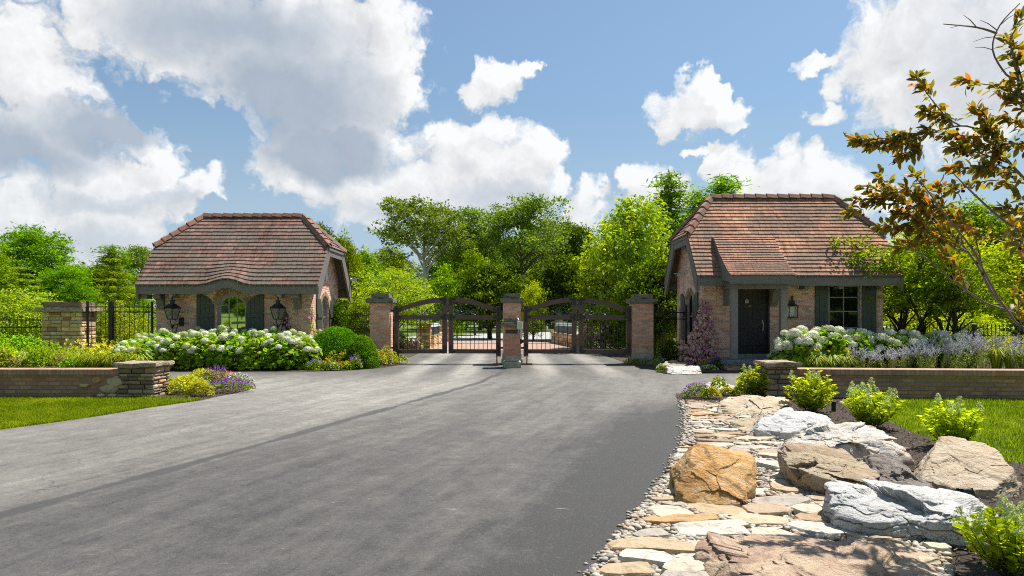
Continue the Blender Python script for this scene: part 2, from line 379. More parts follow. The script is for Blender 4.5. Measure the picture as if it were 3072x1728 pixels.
M['slab'] = rockmat('blue_grey_slab', (.22, .23, .245), (.27, .28, .29), (.19, .20, .215), (.12, .12, .13), .4, None, 2)
def fieldstone(name, cols):
    m, t = mat(name); v = attv(t); p = t.pos()
    k = len(cols); c = t.ramp(v, [(i / k, cc) for i, cc in enumerate(cols)], 'CONSTANT')
    n1 = t.noise(p, 9, 5, .6)[0]; n2 = t.noise(p, 50, 4, .65)[0]
    c = t.mix(t.m('MULTIPLY', t.step(n1, .5, .7), .55), c, (.14, .10, .06)); c = t.mix(t.m('MULTIPLY', t.step(n2, .5, .75), .4), c, (.08, .065, .05))
    princ(t, c, .9, t.bump(t.m('ADD', n1, t.m('MULTIPLY', n2, .6)), .8, .02)); return m
M['fieldstone'] = fieldstone('tan_fieldstone', [(0.725, 0.514, 0.251), (0.621, 0.389, 0.176), (0.794, 0.590, 0.314), (0.483, 0.248, 0.113), (0.690, 0.451, 0.200), (0.345, 0.202, 0.107), (0.569, 0.436, 0.263)])
M['fieldstone_dark'] = fieldstone('brown_ledgestone', [(0.317, 0.230, 0.151), (0.444, 0.317, 0.191), (0.238, 0.175, 0.127), (0.397, 0.238, 0.143), (0.523, 0.413, 0.270), (0.285, 0.238, 0.191), (0.191, 0.143, 0.103)])
M['flag'] = fieldstone('cream_flagstone', [(.47, .38, .255), (.50, .44, .33), (.41, .31, .19), (.46, .405, .31), (.38, .285, .185), (.50, .46, .38), (.35, .31, .255)])
M['flag_brown'] = fieldstone('brown_flagstone', [(.34, .225, .125), (.37, .26, .155), (.28, .20, .13), (.42, .255, .11)])

def roofmat(name, cols, lich, la):
    m, t = mat(name); v = attv(t); p = t.pos(); k = len(cols)
    c = t.ramp(v, [(i / (k - 1), cc) for i, cc in enumerate(cols)])
    px, py, pz = t.xyz(p)
    st = t.noise(t.comb(t.m('MULTIPLY', px, 5), t.m('MULTIPLY', pz, .6), 0), 2, 4, .6)[0]
    c = t.mix(t.m('MULTIPLY', t.step(st, .5, .66), .6), c, tuple(x * .45 for x in cols[0]))
    big = t.noise(p, .75, 3, .6)[0]
    fine = t.noise(p, 38, 5, .75)[0]
    lm = t.m('MULTIPLY', t.step(t.m('ADD', fine, t.m('MULTIPLY_ADD', big, 1.1, -.55)), .44, .56), la)
    c = t.mix(lm, c, lich)
    c = t.mix(t.m('MULTIPLY', t.step(t.noise(p, 17, 3, .7)[0], .64, .70), .7 * la), c, (.42, .40, .33))
    princ(t, c, .9, t.bump(fine, .5, .01)); return m
M['roof_old'] = roofmat('mossy_clay_shingle', [(.11, .062, .05), (.17, .092, .07), (.235, .125, .092), (.31, .17, .125)], (.15, .125, .10), .8)
M['roof_new'] = roofmat('orange_clay_shingle', [(0.281, 0.125, 0.078), (0.389, 0.180, 0.106), (0.486, 0.235, 0.129), (0.572, 0.300, 0.175)], (0.162, 0.110, 0.081), .75)
M['ridge'] = roofmat('ridge_tile', [(.24, .10, .065), (.32, .14, .09), (.38, .17, .105)], (.20, .165, .13), .6)

# glass
def glass(name, tint, refl):
    m, t = mat(name)
    a = t.n('BsdfDiffuse', None, [tint]).outputs[0]; g = t.n('BsdfGlossy', None, Color=(.95, 1, .95), Roughness=.02).outputs[0]
    finish(t, t.n('MixShader', None, [refl, a, g]).outputs[0]); return m
M['glass_mirror'] = glass('reflecting_window_glass', (.02, .022, .02), .8)
M['glass_dark'] = glass('dark_window_glass', (.006, .007, .006), .07)
m_, t_ = mat('lantern_glass')
finish(t_, t_.n('MixShader', None, [.55, t_.n('BsdfDiffuse', None, [(.30, .28, .24)]).outputs[0], t_.n('BsdfTransparent', None, [(.85, .85, .82)]).outputs[0]]).outputs[0]); M['lantern_glass'] = m_
m_, t_ = mat('lit_bulb'); finish(t_, t_.n('Emission', None, [(1, .42, .06), 1.6]).outputs[0]); M['bulb'] = m_
m_, t_ = mat('candle_flame'); finish(t_, t_.n('Emission', None, [(1, .75, .4), 1.0]).outputs[0]); M['flame'] = m_

# foliage
def G_(*s): return [(i / (len(s) - 1), c) for i, c in enumerate(s)]
M['lf_mid'] = leafmat('mid_green_leaves', G_((.022, .055, .005), (.055, .122, .007), (.125, .225, .010)), (2.1, 1.8, .4))
M['lf_dark'] = leafmat('dark_green_leaves', G_((.010, .030, .004), (.026, .066, .005), (.07, .145, .007)), (2.1, 1.9, .5), .36)
M['lf_lime'] = leafmat('lime_leaves', G_((.075, .15, .006), (.155, .27, .006), (.27, .38, .008)), (1.7, 1.5, .3), .45, .02, 1.4)
M['lf_sage'] = leafmat('greyish_green_leaves', G_((.032, .062, .014), (.062, .108, .020), (.12, .185, .035)), (1.5, 1.6, .9), .36)
M['lf_cypress'] = leafmat('feathery_green_leaves', G_((.026, .066, .004), (.056, .125, .005), (.115, .21, .007)), (1.8, 1.7, .4), .4)
M['lf_spruce'] = leafmat('yellow_green_needles', G_((.045, .095, .010), (.085, .15, .012), (.15, .22, .016)), (1.4, 1.4, .7), .35)
M['lf_box'] = leafmat('boxwood_leaves', G_((.02, .066, .004), (.042, .115, .005), (.078, .18, .007)), (1.4, 1.5, .8), .3)
M['lf_hyd'] = leafmat('hydrangea_leaves', G_((.055, .135, .010), (.10, .21, .014), (.16, .29, .02)), (1.6, 1.6, .8), .42)
M['lf_chart'] = leafmat('chartreuse_leaves', G_((.17, .235, .008), (.33, .42, .012), (.48, .56, .02)), (1.9, 1.7, .6), .55, .0, 1.0)
M['lf_yellow'] = leafmat('golden_leaves', G_((.24, .32, .010), (.36, .46, .012), (.48, .58, .016)), (1.2, 1.2, .7), .4, .02, 1.1)
M['lf_crab'] = leafmat('bronze_leaves', G_((.042, .060, .010), (.080, .098, .012), (.135, .140, .014), (.20, .080, .025), (.20, .165, .016)), (1.95, 1.85, .5), .5, .03, 1.75)
M['lf_silver'] = leafmat('silver_green_leaves', G_((.18, .24, .10), (.27, .34, .16), (.36, .43, .22)), (1.2, 1.3, .9), .35, .0, 1.35)
M['lf_rust'] = leafmat('withered_leaves', G_((.16, .075, .03), (.28, .15, .06), (.4, .28, .14)), (1.2, 1.2, .9), .3, .02, 1.0)
M['grass'] = leafmat('grass_blades', G_((.045, .085, .006), (.11, .17, .009), (.20, .26, .018)), (1.4, 1.5, .8), .4, .0, 1.45)
M['lily'] = leafmat('daylily_blades', G_((.14, .24, .012), (.21, .32, .018), (.30, .40, .03)), (1.3, 1.35, .7), .4, .02, 1.25)
M['pet_white'] = leafmat('white_petals', G_((.66, .68, .46), (.80, .81, .64), (.88, .88, .76)), (1, 1, .9), .3, 0, 1)
M['pet_lime'] = leafmat('lime_white_petals', G_((.42, .50, .18), (.56, .62, .28), (.68, .70, .42)), (1, 1, .8), .3, 0, 1)
M['pet_yellow'] = leafmat('yellow_petals', G_((.60, .52, .01), (.74, .64, .015), (.82, .74, .06)), (1, 1, .7), .3, 0, 1)
M['pet_purple'] = leafmat('purple_petals', G_((.13, .03, .24), (.25, .07, .44), (.42, .20, .62)), (1.1, 1, 1.1), .3, 0, 1)
M['pet_lilac'] = leafmat('lilac_petals', G_((.46, .43, .62), (.58, .56, .74), (.71, .69, .84)), (1, 1, 1), .3, 0, 1)
M['pet_orange'] = leafmat('orange_petals', G_((.60, .04, .015), (.75, .16, .02), (.85, .35, .03)), (1, 1, .8), .3, 0, 1)
M['pet_pink'] = leafmat('pink_petals', G_((.58, .17, .38), (.72, .34, .48), (.82, .58, .60)), (1, 1, 1), .3, 0, 1)
M['pet_blush'] = leafmat('blush_petals', G_((.62, .34, .30), (.74, .52, .46), (.8, .66, .58)), (1, 1, 1), .3, 0, 1)
M['bark'] = plain('grey_brown_bark', (.10, .08, .06), .9, .4, 10, .6)
M['bark_dark'] = plain('dark_bark', (.045, .036, .026), .9, .4, 10, .6)
M['bark_pale'] = plain('pale_sycamore_bark', (.46, .43, .36), .85, .35, 2.5, .3)
M['bark_crab'] = plain('lilac_grey_bark', (.19, .145, .12), .7, .45, 14, .5)

# ground covers
m_, t_ = mat('lawn_ground'); p = t_.pos()
c = t_.ramp(t_.noise(p, .45, 5)[0], [(.3, (.075, .12, .008)), (.5, (.11, .165, .010)), (.7, (.155, .20, .015))])
c = t_.mix(t_.m('MULTIPLY', t_.step(t_.noise(p, 30, 4, .7)[0], .45, .7), .5), c, (.09, .14, .01))
princ(t_, c, .9, t_.bump(t_.noise(p, 45, 4)[0], .9, .05)); M['lawn'] = m_
m_, t_ = mat('dark_mulch'); p = t_.pos()
c = t_.ramp(t_.noise(p, 60, 5, .7)[0], [(.35, (.035, .023, .015)), (.55, (.09, .06, .04)), (.72, (.20, .145, .10))])
princ(t_, c, .95, t_.bump(t_.noise(p, 50, 5, .7)[0], 1, .05)); M['mulch'] = m_
m_, t_ = mat('mulch_chip'); c = t_.ramp(attv(t_), [(0, (.03, .02, .014)), (.5, (.085, .057, .038)), (.85, (.18, .13, .09)), (1, (.32, .25, .18))]); princ(t_, c, .9); M['chip'] = m_
m_, t_ = mat('pebble'); c = t_.ramp(attv(t_), [(0, (.38, .325, .24)), (.2, (.45, .395, .30)), (.38, (.31, .24, .16)), (.5, (.21, .205, .20)), (.58, (.41, .33, .225)), (.72, (.49, .45, .37)), (.86, (.31, .19, .10)), (.94, (.17, .165, .16))], 'CONSTANT')
c = t_.mix(t_.m('MULTIPLY', t_.noise(t_.pos(), 90, 3)[0], .35), c, (.25, .22, .19)); princ(t_, c, .75); M['pebble'] = m_
m_, t_ = mat('gravel_bed'); p = t_.pos()
vv = t_.n('TexVoronoi', None, Vector=p, Scale=38.0).outputs
c = t_.mix(t_.step(vv[0], .2, .55), t_.ramp(t_.xyz(vv[1])[0], [(0, (.48, .42, .33)), (.5, (.36, .32, .27)), (1, (.55, .50, .42))]), (.08, .065, .05))
princ(t_, c, .9, t_.bump(t_.m('SUBTRACT', 1, vv[0]), 1, .03)); M['gravel'] = m_
m_, t_ = mat('concrete'); p = t_.pos(); c = t_.mix(t_.noise(p, 1.2, 5)[0], (.30, .295, .285), (.38, .37, .355)); princ(t_, c, .85); M['concrete'] = m_
M['pavers'] = brickmat('brick_pavers', [(0.374, 0.234, 0.168), (0.411, 0.262, 0.187), (0.337, 0.206, 0.150), (0.430, 0.290, 0.215)], (0.318, 0.234, 0.178), bw=.2, bh=.1, mw=.008, dirt=.1)

# asphalt: two paving passes either side of a sealed seam, wheel polish, dark unworn margins, scuffs
m_, t_ = mat('asphalt'); p = t_.pos(); px, py, pz = t_.xyz(p)
wob = t_.m('MULTIPLY_ADD', t_.noise(p, 1.1, 4)[0], .22, -.11)
seam = [G(0,1530), G(300,1465), G(560,1395), G(800,1335), G(1030,1270), G(1280,1200), G(1440,1150), G(1530,1118)]
fx = t_.curve(t_.m('DIVIDE', py, 20), [(-.5, -.33)] + [(y / 20, x / 20) for x, y in seam] + [(1.2, .03), (2, .03)])
d = t_.m('ADD', t_.m('SUBTRACT', px, t_.m('MULTIPLY', fx, 20)), t_.m('MULTIPLY', wob, .5))
edge = [(1728,1765),(1690,1790),(1600,1860),(1520,1930),(1420,2000),(1340,2040),(1290,2052),(1245,2050),(1205,2035)]
ex = t_.curve(t_.m('DIVIDE', py, 20), [(0, 0)] + [(gy(b) / 20, wx(a, gy(b)) / 20) for b, a in edge] + [(.9, .27), (1.1, .2), (2, .19)])
de = t_.m('SUBTRACT', t_.m('MULTIPLY', ex, 20), px)
g1 = t_.noise(t_.comb(t_.m('MULTIPLY', px, .55), t_.m('MULTIPLY', py, .28), 0), 1.0, 6, .62, .6)[0]
g2 = t_.noise(p, 3.5, 5, .65, .5)[0]; g3 = t_.noise(p, 95, 4, .75)[0]; g4 = t_.noise(p, 420, 2, .6)[0]
left = t_.step(t_.m('ADD', d, t_.m('MULTIPLY_ADD', g1, 1.2, -.6)), .55, -.55)
# streaks follow the sweep of the drive: stretched along the seam direction
sw = t_.noise(t_.comb(t_.m('MULTIPLY', d, 1.5), t_.m('MULTIPLY', py, .16), 0), 1.6, 5, .6, .35)[0]
sw2 = t_.noise(t_.comb(t_.m('MULTIPLY', d, 5), t_.m('MULTIPLY', py, .5), 3), 1.4, 5, .65, .3)[0]
lane = t_.m('ADD', t_.m('MULTIPLY', left, .25), t_.m('MULTIPLY_ADD', sw, .5, .02))
lane = t_.m('ADD', lane, t_.m('ADD', t_.m('MULTIPLY_ADD', sw2, .38, -.19), t_.m('MULTIPLY_ADD', g1, .5, -.25)))
near = t_.step(py, 4.0, 15.0)
lane = t_.m('ADD', lane, t_.m('MULTIPLY_ADD', near, .26, -.08))
lane = t_.m('SUBTRACT', lane, t_.m('MULTIPLY', t_.step(t_.m('ADD', de, t_.m('MULTIPLY', wob, 5)), 1.8, .1), t_.m('MULTIPLY', t_.step(py, 13.5, 10.5), t_.m('MULTIPLY_ADD', g1, .7, .18))))
trk = None
for cx_ in (-2.72, -1.3, .95, 2.65):
    s_ = t_.step(t_.m('ABSOLUTE', t_.m('SUBTRACT', px, cx_)), .55, .12); trk = s_ if trk is None else t_.m('MAXIMUM', trk, s_)
gz = t_.step(py, 15, 19.5)
lane = t_.mix(gz, lane, t_.m('MULTIPLY_ADD', trk, .42, t_.m('MULTIPLY_ADD', g1, .8, -.08)))
lane = t_.m('ADD', lane, t_.m('ADD', t_.m('MULTIPLY_ADD', g2, .55, -.275), t_.m('MULTIPLY_ADD', t_.noise(p, 30, 4, .7)[0], .60, -.30)))
col = t_.ramp(lane, [(0, (.044, .0425, .041)), (.3, (.100, .093, .084)), (.6, (.190, .176, .155)), (1, (.37, .345, .297))])
sp = t_.m('MULTIPLY', t_.step(g3, .55, .70), .42); col = t_.mix(sp, col, (.33, .31, .28))
col = t_.mix(t_.m('MULTIPLY', t_.step(t_.noise(p, 160, 3, .7)[0], .47, .34), .5), col, (.03, .03, .032))
swid = t_.m('MULTIPLY_ADD', t_.noise(t_.comb(0, t_.m('MULTIPLY', py, .7), 0), 1.0, 3, .6)[0], .30, -.07)      # seam: a ribbon of sealer, wide and thin by turns
sm = t_.m('MULTIPLY', t_.step(t_.m('ADD', t_.m('ABSOLUTE', t_.m('ADD', d, .03)), t_.m('MULTIPLY_ADD', g2, .10, -.05)), t_.m('ADD', swid, .05), t_.m('ADD', swid, -.03)), t_.step(py, 21, 18))
col = t_.mix(t_.m('MULTIPLY', sm, t_.m('MULTIPLY_ADD', g2, .8, .38, clamp=True)), col, (.047, .046, .046))
# pale scuffs and fine cracks
scf = t_.noise(t_.comb(t_.m('MULTIPLY', px, 3), t_.m('MULTIPLY', py, 9), 0), 1.6, 3, .7, 1)[0]
col = t_.mix(t_.m('MULTIPLY', t_.step(scf, .70, .76), .4), col, (.40, .375, .335))
wv = t_.n('TexWave', {'wave_type': 'RINGS', 'rings_direction': 'Z'}, Vector=t_.v('ADD', t_.v('MULTIPLY', p, (1, 1, 0)), (3.4, -9.6, 0)), Scale=2.6, Distortion=1.5, Detail=3.0).outputs[1]
rm = t_.m('MULTIPLY', t_.step(wv, .86, .99), t_.m('MULTIPLY', t_.step(t_.v('LENGTH', t_.v('ADD', t_.v('MULTIPLY', p, (1, 1, 0)), (3.4, -9.6, 0))), 2.2, 1.0), .35))
col = t_.mix(t_.m('MULTIPLY', rm, left), col, (.10, .098, .095))
for (cx_, cy_, r_, w_) in ((-.2, 3.0, 4.6, .05), (1.6, -2.5, 9.8, .04), (-6.5, 2.0, 9.0, .06), (3.2, 4.5, 6.3, .035), (-9, -3, 15.5, .05), (-1.0, 1.0, 3.2, .03)):
    rr_ = t_.v('LENGTH', t_.v('ADD', t_.v('MULTIPLY', p, (1, 1, 0)), (-cx_, -cy_, 0)))
    arc = t_.m('MULTIPLY', t_.step(t_.m('ABSOLUTE', t_.m('SUBTRACT', t_.m('ADD', rr_, t_.m('MULTIPLY', wob, .25)), r_)), w_ * 1.6, w_ * .2), t_.step(g2, .46, .66))
    col = t_.mix(t_.m('MULTIPLY', arc, .55), col, (.055, .053, .052))
col = t_.mix(t_.m('MULTIPLY', t_.step(t_.noise(p, 1.7, 3, .6, .4)[0], .66, .74), .45), col, (.06, .058, .056))
col = t_.mix(t_.m('MULTIPLY', t_.step(t_.noise(t_.v('ADD', p, (7, 3, 0)), 8.5, 3, .6)[0], .74, .77), .4), col, (.42, .40, .36))
crk = t_.n('TexVoronoi', {'feature': 'DISTANCE_TO_EDGE'}, Vector=t_.v('ADD', p, t_.v('SCALE', t_.noise(p, 1.4, 3)[1], None)), Scale=.33).outputs[0]
col = t_.mix(t_.m('MULTIPLY', t_.m('MULTIPLY', t_.step(crk, .0035, .001), t_.step(g1, .50, .58)), .6), col, (.045, .045, .047))
princ(t_, col, t_.m('MULTIPLY_ADD', g2, -.15, .80), t_.bump(t_.m('ADD', g3, t_.m('MULTIPLY', g4, .8)), .55, .012), Specular_IOR_Level=.35); M['asphalt'] = m_

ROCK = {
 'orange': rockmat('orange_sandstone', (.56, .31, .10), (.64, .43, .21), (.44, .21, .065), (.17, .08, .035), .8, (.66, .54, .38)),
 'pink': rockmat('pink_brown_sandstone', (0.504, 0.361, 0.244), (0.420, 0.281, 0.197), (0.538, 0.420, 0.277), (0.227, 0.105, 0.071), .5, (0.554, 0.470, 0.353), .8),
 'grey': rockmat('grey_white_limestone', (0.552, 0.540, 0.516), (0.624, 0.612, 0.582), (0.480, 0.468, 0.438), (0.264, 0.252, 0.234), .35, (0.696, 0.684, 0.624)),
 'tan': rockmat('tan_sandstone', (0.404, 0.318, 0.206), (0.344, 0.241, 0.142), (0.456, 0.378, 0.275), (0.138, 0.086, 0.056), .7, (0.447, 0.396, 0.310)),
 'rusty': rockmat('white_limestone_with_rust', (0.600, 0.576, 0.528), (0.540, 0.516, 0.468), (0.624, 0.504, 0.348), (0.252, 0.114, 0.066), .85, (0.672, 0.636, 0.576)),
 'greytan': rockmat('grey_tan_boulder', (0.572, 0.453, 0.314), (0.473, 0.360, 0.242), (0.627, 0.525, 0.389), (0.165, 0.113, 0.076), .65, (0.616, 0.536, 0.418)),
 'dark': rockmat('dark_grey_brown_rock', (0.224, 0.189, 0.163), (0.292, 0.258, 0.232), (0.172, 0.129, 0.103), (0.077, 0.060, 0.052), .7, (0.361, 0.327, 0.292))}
# ------------------------------------------------------------------ ground sheets
def sheet(name, poly, z, m, kind='structure'):
    from mathutils.geometry import tessellate_polygon
    bm = bmesh.new(); vs = [bm.verts.new((x, y, z)) for x, y in poly]
    for t in tessellate_polygon([[Vector((x, y, 0)) for x, y in poly]]): bm.faces.new([vs[i] for i in t])
    bm.normal_update()
    for f in bm.faces:
        if f.normal.z < 0: f.normal_flip()
    me = bpy.data.meshes.new(name); bm.to_mesh(me); bm.free(); me.materials.append(m)
    o = bpy.data.objects.new(name, me); COL.objects.link(o); o['kind'] = kind; return o
sheet('ground', [(-900, -400), (900, -400), (900, 1500), (-900, 1500)], 0, M['lawn'])
EDGE_R = [G(1765,1728), G(1862,1600), G(1930,1520), G(2000,1420), G(2040,1340), G(2052,1290), G(2050,1245), G(2035,1205), G(2026,1190)]
TIP_L = [G(480,1148), G(700,1150), G(752,1160), G(748,1172), G(640,1195)]
LAWN_EDGE_L = [G(605,1203), G(450,1225), G(300,1250), G(150,1272), G(0,1292)]
asph = [(-30, -9), (-.1, -9), (0, 2), (.2, 3.2)] + EDGE_R + [G(2035,1183), G(2100,1173), G(2240,1167), (9, 14.3), (16, 14.3), (16, 18.5), G(2250,1122), G(2112,1123), G(1990,1123), G(1958,1112), G(1905,1103),
        (3.92, 21.6), (3.7, 22.7), (3.45, 31), (-3.75, 31), (-3.85, 22.7), (-3.95, 21.4), G(1220,1092), G(1150,1106), G(1040,1113), G(900,1118), G(480,1118), (-15, 18.75), (-15, 14.3)] + TIP_L + LAWN_EDGE_L + [(-14, 7.6), (-30, 4)]
sheet('asphalt_drive', asph, .012, M['asphalt'])
sheet('brick_paver_apron', [(-3.9, 31.01), (3.5, 31.01), (3.4, 36), (2.6, 42), (-4.0, 42)], .010, M['pavers'])
sheet('concrete_road', [(-4.0, 42.01), (2.6, 42.01), (3.5, 46), (6.5, 52), (12, 60), (30, 78), (60, 98), (56, 106), (24, 88), (8, 73), (-1, 60), (-7, 52), (-16, 47), (-16, 44)], .006, M['concrete'])
sheet('flower_bed_soil', [(-20, 27), (-20, 19.2)] + [G(480,1118.5), G(900,1118.5), G(1040,1113.5), G(1150,1106.5), G(1222,1092.5), (-3.8, 22.7), (-3.9, 31), (-5, 31), (-5.4, 27)], .009, M['mulch'])
sheet('porch_bed_soil', [(3.6, 31), (3.75, 22.7), (3.97, 21.55)] + [G(1906,1103.5), G(1959,1112.5), G(1990,1123.5), G(2250,1122.5), (16, 18.6), (16, 24), (8, 27), (5, 31)], .009, M['mulch'])
sheet('bed_tip_soil', [G(700,1149), G(752,1159), G(750,1173), G(640,1196), G(606,1204), G(560,1205), G(430,1202), (-10, 12.5), (-11, 14.35), G(480,1147)], .009, M['mulch'])
MULCH_R = [(1.5, 2.6), (1.9, 3.5), (2.2, 4.2), (2.75, 4.9), (3.0, 5.6), (3.35, 6.6), (3.7, 7.6), (3.8, 8.4), (3.75, 9.4), (3.6, 10.4), (3.2, 11.5), (3.0, 12.2)] + [G(2020,1186), G(2035,1182), G(2100,1172), G(2240,1166), (6.2, 14.35), (6.6, 12.9), (6.4, 11.6), (5.5, 10.0), (5.3, 9.0), (5.15, 8.2), (5.2, 7.3), (5.6, 6.6), (6.5, 6.0), (9, 5.6), (9, 1.5), (2, 1.5)]
sheet('mulch_border', MULCH_R, .011, M['mulch'])
BED = EDGE_R[:8] + [(3.0, 12.25), (3.6, 11.9), (4.0, 10.8), (4.25, 9.4), (4.3, 8.4), (4.1, 7.3), (3.8, 6.5), (3.45, 5.7), (3.2, 5.0), (2.75, 4.3), (2.3, 3.5), (1.8, 2.4), (.1, 2.4), (.22, 3.2)]
sheet('dry_stream_bed', [(x - .0, y) for x, y in BED], .0155, M['gravel'])

# hill of lawn behind the camera (what the guardhouse windows mirror)
hv, hf = [], []
for j, (yy, zz) in enumerate([(-10, .0), (-16, .5), (-26, 2.6), (-40, 6.5), (-60, 12), (-80, 15)]):
    for i in range(25): hv.append((-150 + 12.5 * i, yy, zz * (1 + .25 * math.sin(i * .9 + j)) - .03))
for j in range(5):
    for i in range(24): a = j * 25 + i; hf.append((a, a + 1, a + 26, a + 25))
MB().add(hv, hf).build('hill', M['lawn'], smooth=True, kind='structure')

# ------------------------------------------------------------------ wall with arched or square openings
def wall_panel(mb, f, u0, u1, z0, z1, ops, rev):
    """f(u,z,depth)->xyz ; ops = list of (uc, half width, sill z, spring z, arch?)  sorted by u"""
    def q(a, b, c, d): mb.add([f(*a, 0), f(*b, 0), f(*c, 0), f(*d, 0)], [(0, 1, 2, 3)])
    x = u0
    for uc, hw, sz, tz, arch in ops:
        q((x, z0), (uc - hw, z0), (uc - hw, z1), (x, z1))
        if sz > z0: q((uc - hw, z0), (uc + hw, z0), (uc + hw, sz), (uc - hw, sz))
        if arch: pts = [(uc - hw * math.cos(math.pi * k / 16), tz + hw * math.sin(math.pi * k / 16)) for k in range(17)]
        else: pts = [(uc - hw, tz), (uc + hw, tz)]
        for a, b in zip(pts[:-1], pts[1:]): q(a, b, (b[0], z1), (a[0], z1))
        ring = [(uc - hw, sz)] + pts + [(uc + hw, sz)]
        for a, b in zip(ring, ring[1:] + ring[:1]): mb.add([f(*a, 0), f(*a, rev), f(*b, rev), f(*b, 0)], [(0, 1, 2, 3)])
        x = uc + hw
    q((x, z0), (u1, z0), (u1, z1), (x, z1))

def arch_ring(f, uc, tz, r0, r1, d0, d1, mb, n=17, a0=0., a1=math.pi):
    """one ring of brick voussoirs"""
    for k in range(n):
        t0 = a0 + (a1 - a0) * (k + .06) / n; t1 = a0 + (a1 - a0) * (k + .94) / n
        pts = [(uc - r * math.cos(t), tz + r * math.sin(t)) for r, t in ((r0, t0), (r1, t0), (r1, t1), (r0, t1))]
        mb.prism(pts, lambda u, w, t: f(u, w, t), d0, d1, random.random())
def arch_window(root, f, uc, hw, sz, tz, arch, gm, fm, cols=3, rows=(.5,), fw=.05, d=.10):
    """frame ring, muntins and glass as a window part with a pane sub-part"""
    mb = MB()
    def outline(r, n=20): 
        if arch: return [(uc - r, sz)] + [(uc - r * math.cos(math.pi * k / n), tz + r * math.sin(math.pi * k / n)) for k in range(n + 1)] + [(uc + r, sz)]
        return [(uc - r, sz), (uc - r, tz - (hw - r)), (uc + r, tz - (hw - r)), (uc + r, sz)]
    o, i_ = outline(hw), outline(hw - fw)
    for a, b, c, e in zip(o[:-1], o[1:], i_[1:], i_[:-1]):
        v = [f(*p, d - .03) for p in (a, b, c, e)] + [f(*p, d + .03) for p in (a, b, c, e)]
        mb.add(v, [(0, 1, 2, 3), (7, 6, 5, 4), (3, 2, 6, 7), (0, 4, 5, 1)])
    def bx(ua, ub, za, zb, da, db):
        v = [f(u, z, t) for t in (da, db) for z in (za, zb) for u in (ua, ub)]
        mb.add(v, [(0, 2, 3, 1), (4, 5, 7, 6), (0, 1, 5, 4), (2, 6, 7, 3), (0, 4, 6, 2), (1, 3, 7, 5)])
    ht = lambda u: (tz + math.sqrt(max(0, (hw - fw) ** 2 - (u - uc) ** 2))) if arch else tz - fw
    for k in range(1, cols):
        u = uc - hw + fw + 2 * (hw - fw) * k / cols; bx(u - .015, u + .015, sz + fw, ht(u), d - .012, d + .012)
    top = (tz + hw) if arch else tz
    for r in rows:
        z = sz + (top - sz) * r; bx(uc - hw + fw, uc + hw - fw, z - .015, z + .015, d - .010, d + .014)
    bx(uc - hw, uc + hw, sz, sz + fw, d - .035, d + .035)
    w = mb.build('window', fm, root)
    g = MB(); io = outline(hw - fw * .6)
    g.prism(io, lambda u, v, t: f(u, v, t), d + .004, d + .02); g.build('pane', gm, w)
    return w
def shutter(root, f, u0, u1, z0, z1, inner, arch, n=4, d0=-.005, d1=-.045, rails=(.55,)):
    """board and batten shutter, its top cut to a quarter arc falling to the side called inner (+1: the u1 side)"""
    mb = MB(); w = (u1 - u0) / n
    def tz(u):
        t = (u - u0) / (u1 - u0) if inner > 0 else (u1 - u) / (u1 - u0)
        return z1 if not arch else z1 - arch + arch * math.sqrt(max(0, 1 - max(0, (t - .12) / .88) ** 2.2))
    for k in range(n):
        a, b = u0 + w * k + .005, u0 + w * (k + 1) - .005
        pts = [(a, z0), (b, z0)] + [(b + (a - b) * s / 4, tz(b + (a - b) * s / 4)) for s in range(5)]
        mb.prism(pts, lambda u, v, t: f(u, v, t), d0, d1)
    mb.prism([(u0 + .01, z0 + .02), (u1 - .01, z0 + .02), (u1 - .01, min(tz(u0 + .02), tz(u1 - .02)) - .02), (u0 + .01, min(tz(u0 + .02), tz(u1 - .02)) - .02)], lambda u, v, t: f(u, v, t), d0, d0 - .025)
    for r in rails:
        z = z0 + (z1 - z0) * r; mb.prism([(u0 + .012, z - .06), (u1 - .012, z - .06), (u1 - .012, z + .06), (u0 + .012, z + .06)], lambda u, v, t: f(u, v, t), d1 - .002, d1 - .03)
    return mb.build('shutter', M['shutter'], root)

# ------------------------------------------------------------------ tiled half-hipped roof
def tiled(mb, S, ulim, T, ex, tw, nrm, seed, h1=.030, colf=None):
    """courses of shingles on surface S(u,t); ulim(t)->(u0,u1); T = t length; ex exposure in t; nrm=(nx,ny,nz)"""
    rnd = random.Random(seed); nrm = np.array(nrm); k = 0; t = 0.0
    while t < T - .01:
        t1 = min(T, t + ex * 1.0); a0, a1 = ulim(t); b0, b1 = ulim(t1)
        u = min(a0, b0) - rnd.random() * tw; tone = rnd.gauss(0, .05)
        while u < max(a1, b1):
            w = tw * rnd.uniform(.8, 1.2); v = u + w
            cl = lambda x, lo, hi: min(max(x, lo), hi)
            p0, p1, q0, q1 = cl(u, a0, a1), cl(v, a0, a1), cl(u, b0, b1), cl(v, b0, b1)
            if p1 - p0 > .004 or q1 - q0 > .004:
                hh = h1 * rnd.uniform(.92, 1.1); dt = rnd.uniform(-.004, .004)
                tl = max(0, t + dt)
                A, B = np.array(S(p0 + .003, tl)), np.array(S(p1 - .003, tl)); C, D = np.array(S(q1 - .003, t1)), np.array(S(q0 + .003, t1))
                vs = [A + nrm * hh, B + nrm * hh, C + nrm * .006, D + nrm * .006, A - nrm * .01, B - nrm * .01]
                c = rnd.gauss(.45, .2) + tone
                if colf: c += colf((p0 + p1) / 2, t)
                mb.add(vs, [(0, 1, 2, 3), (4, 5, 1, 0)], min(1, max(0, c)))
            u = v
        t = t1; k += 1
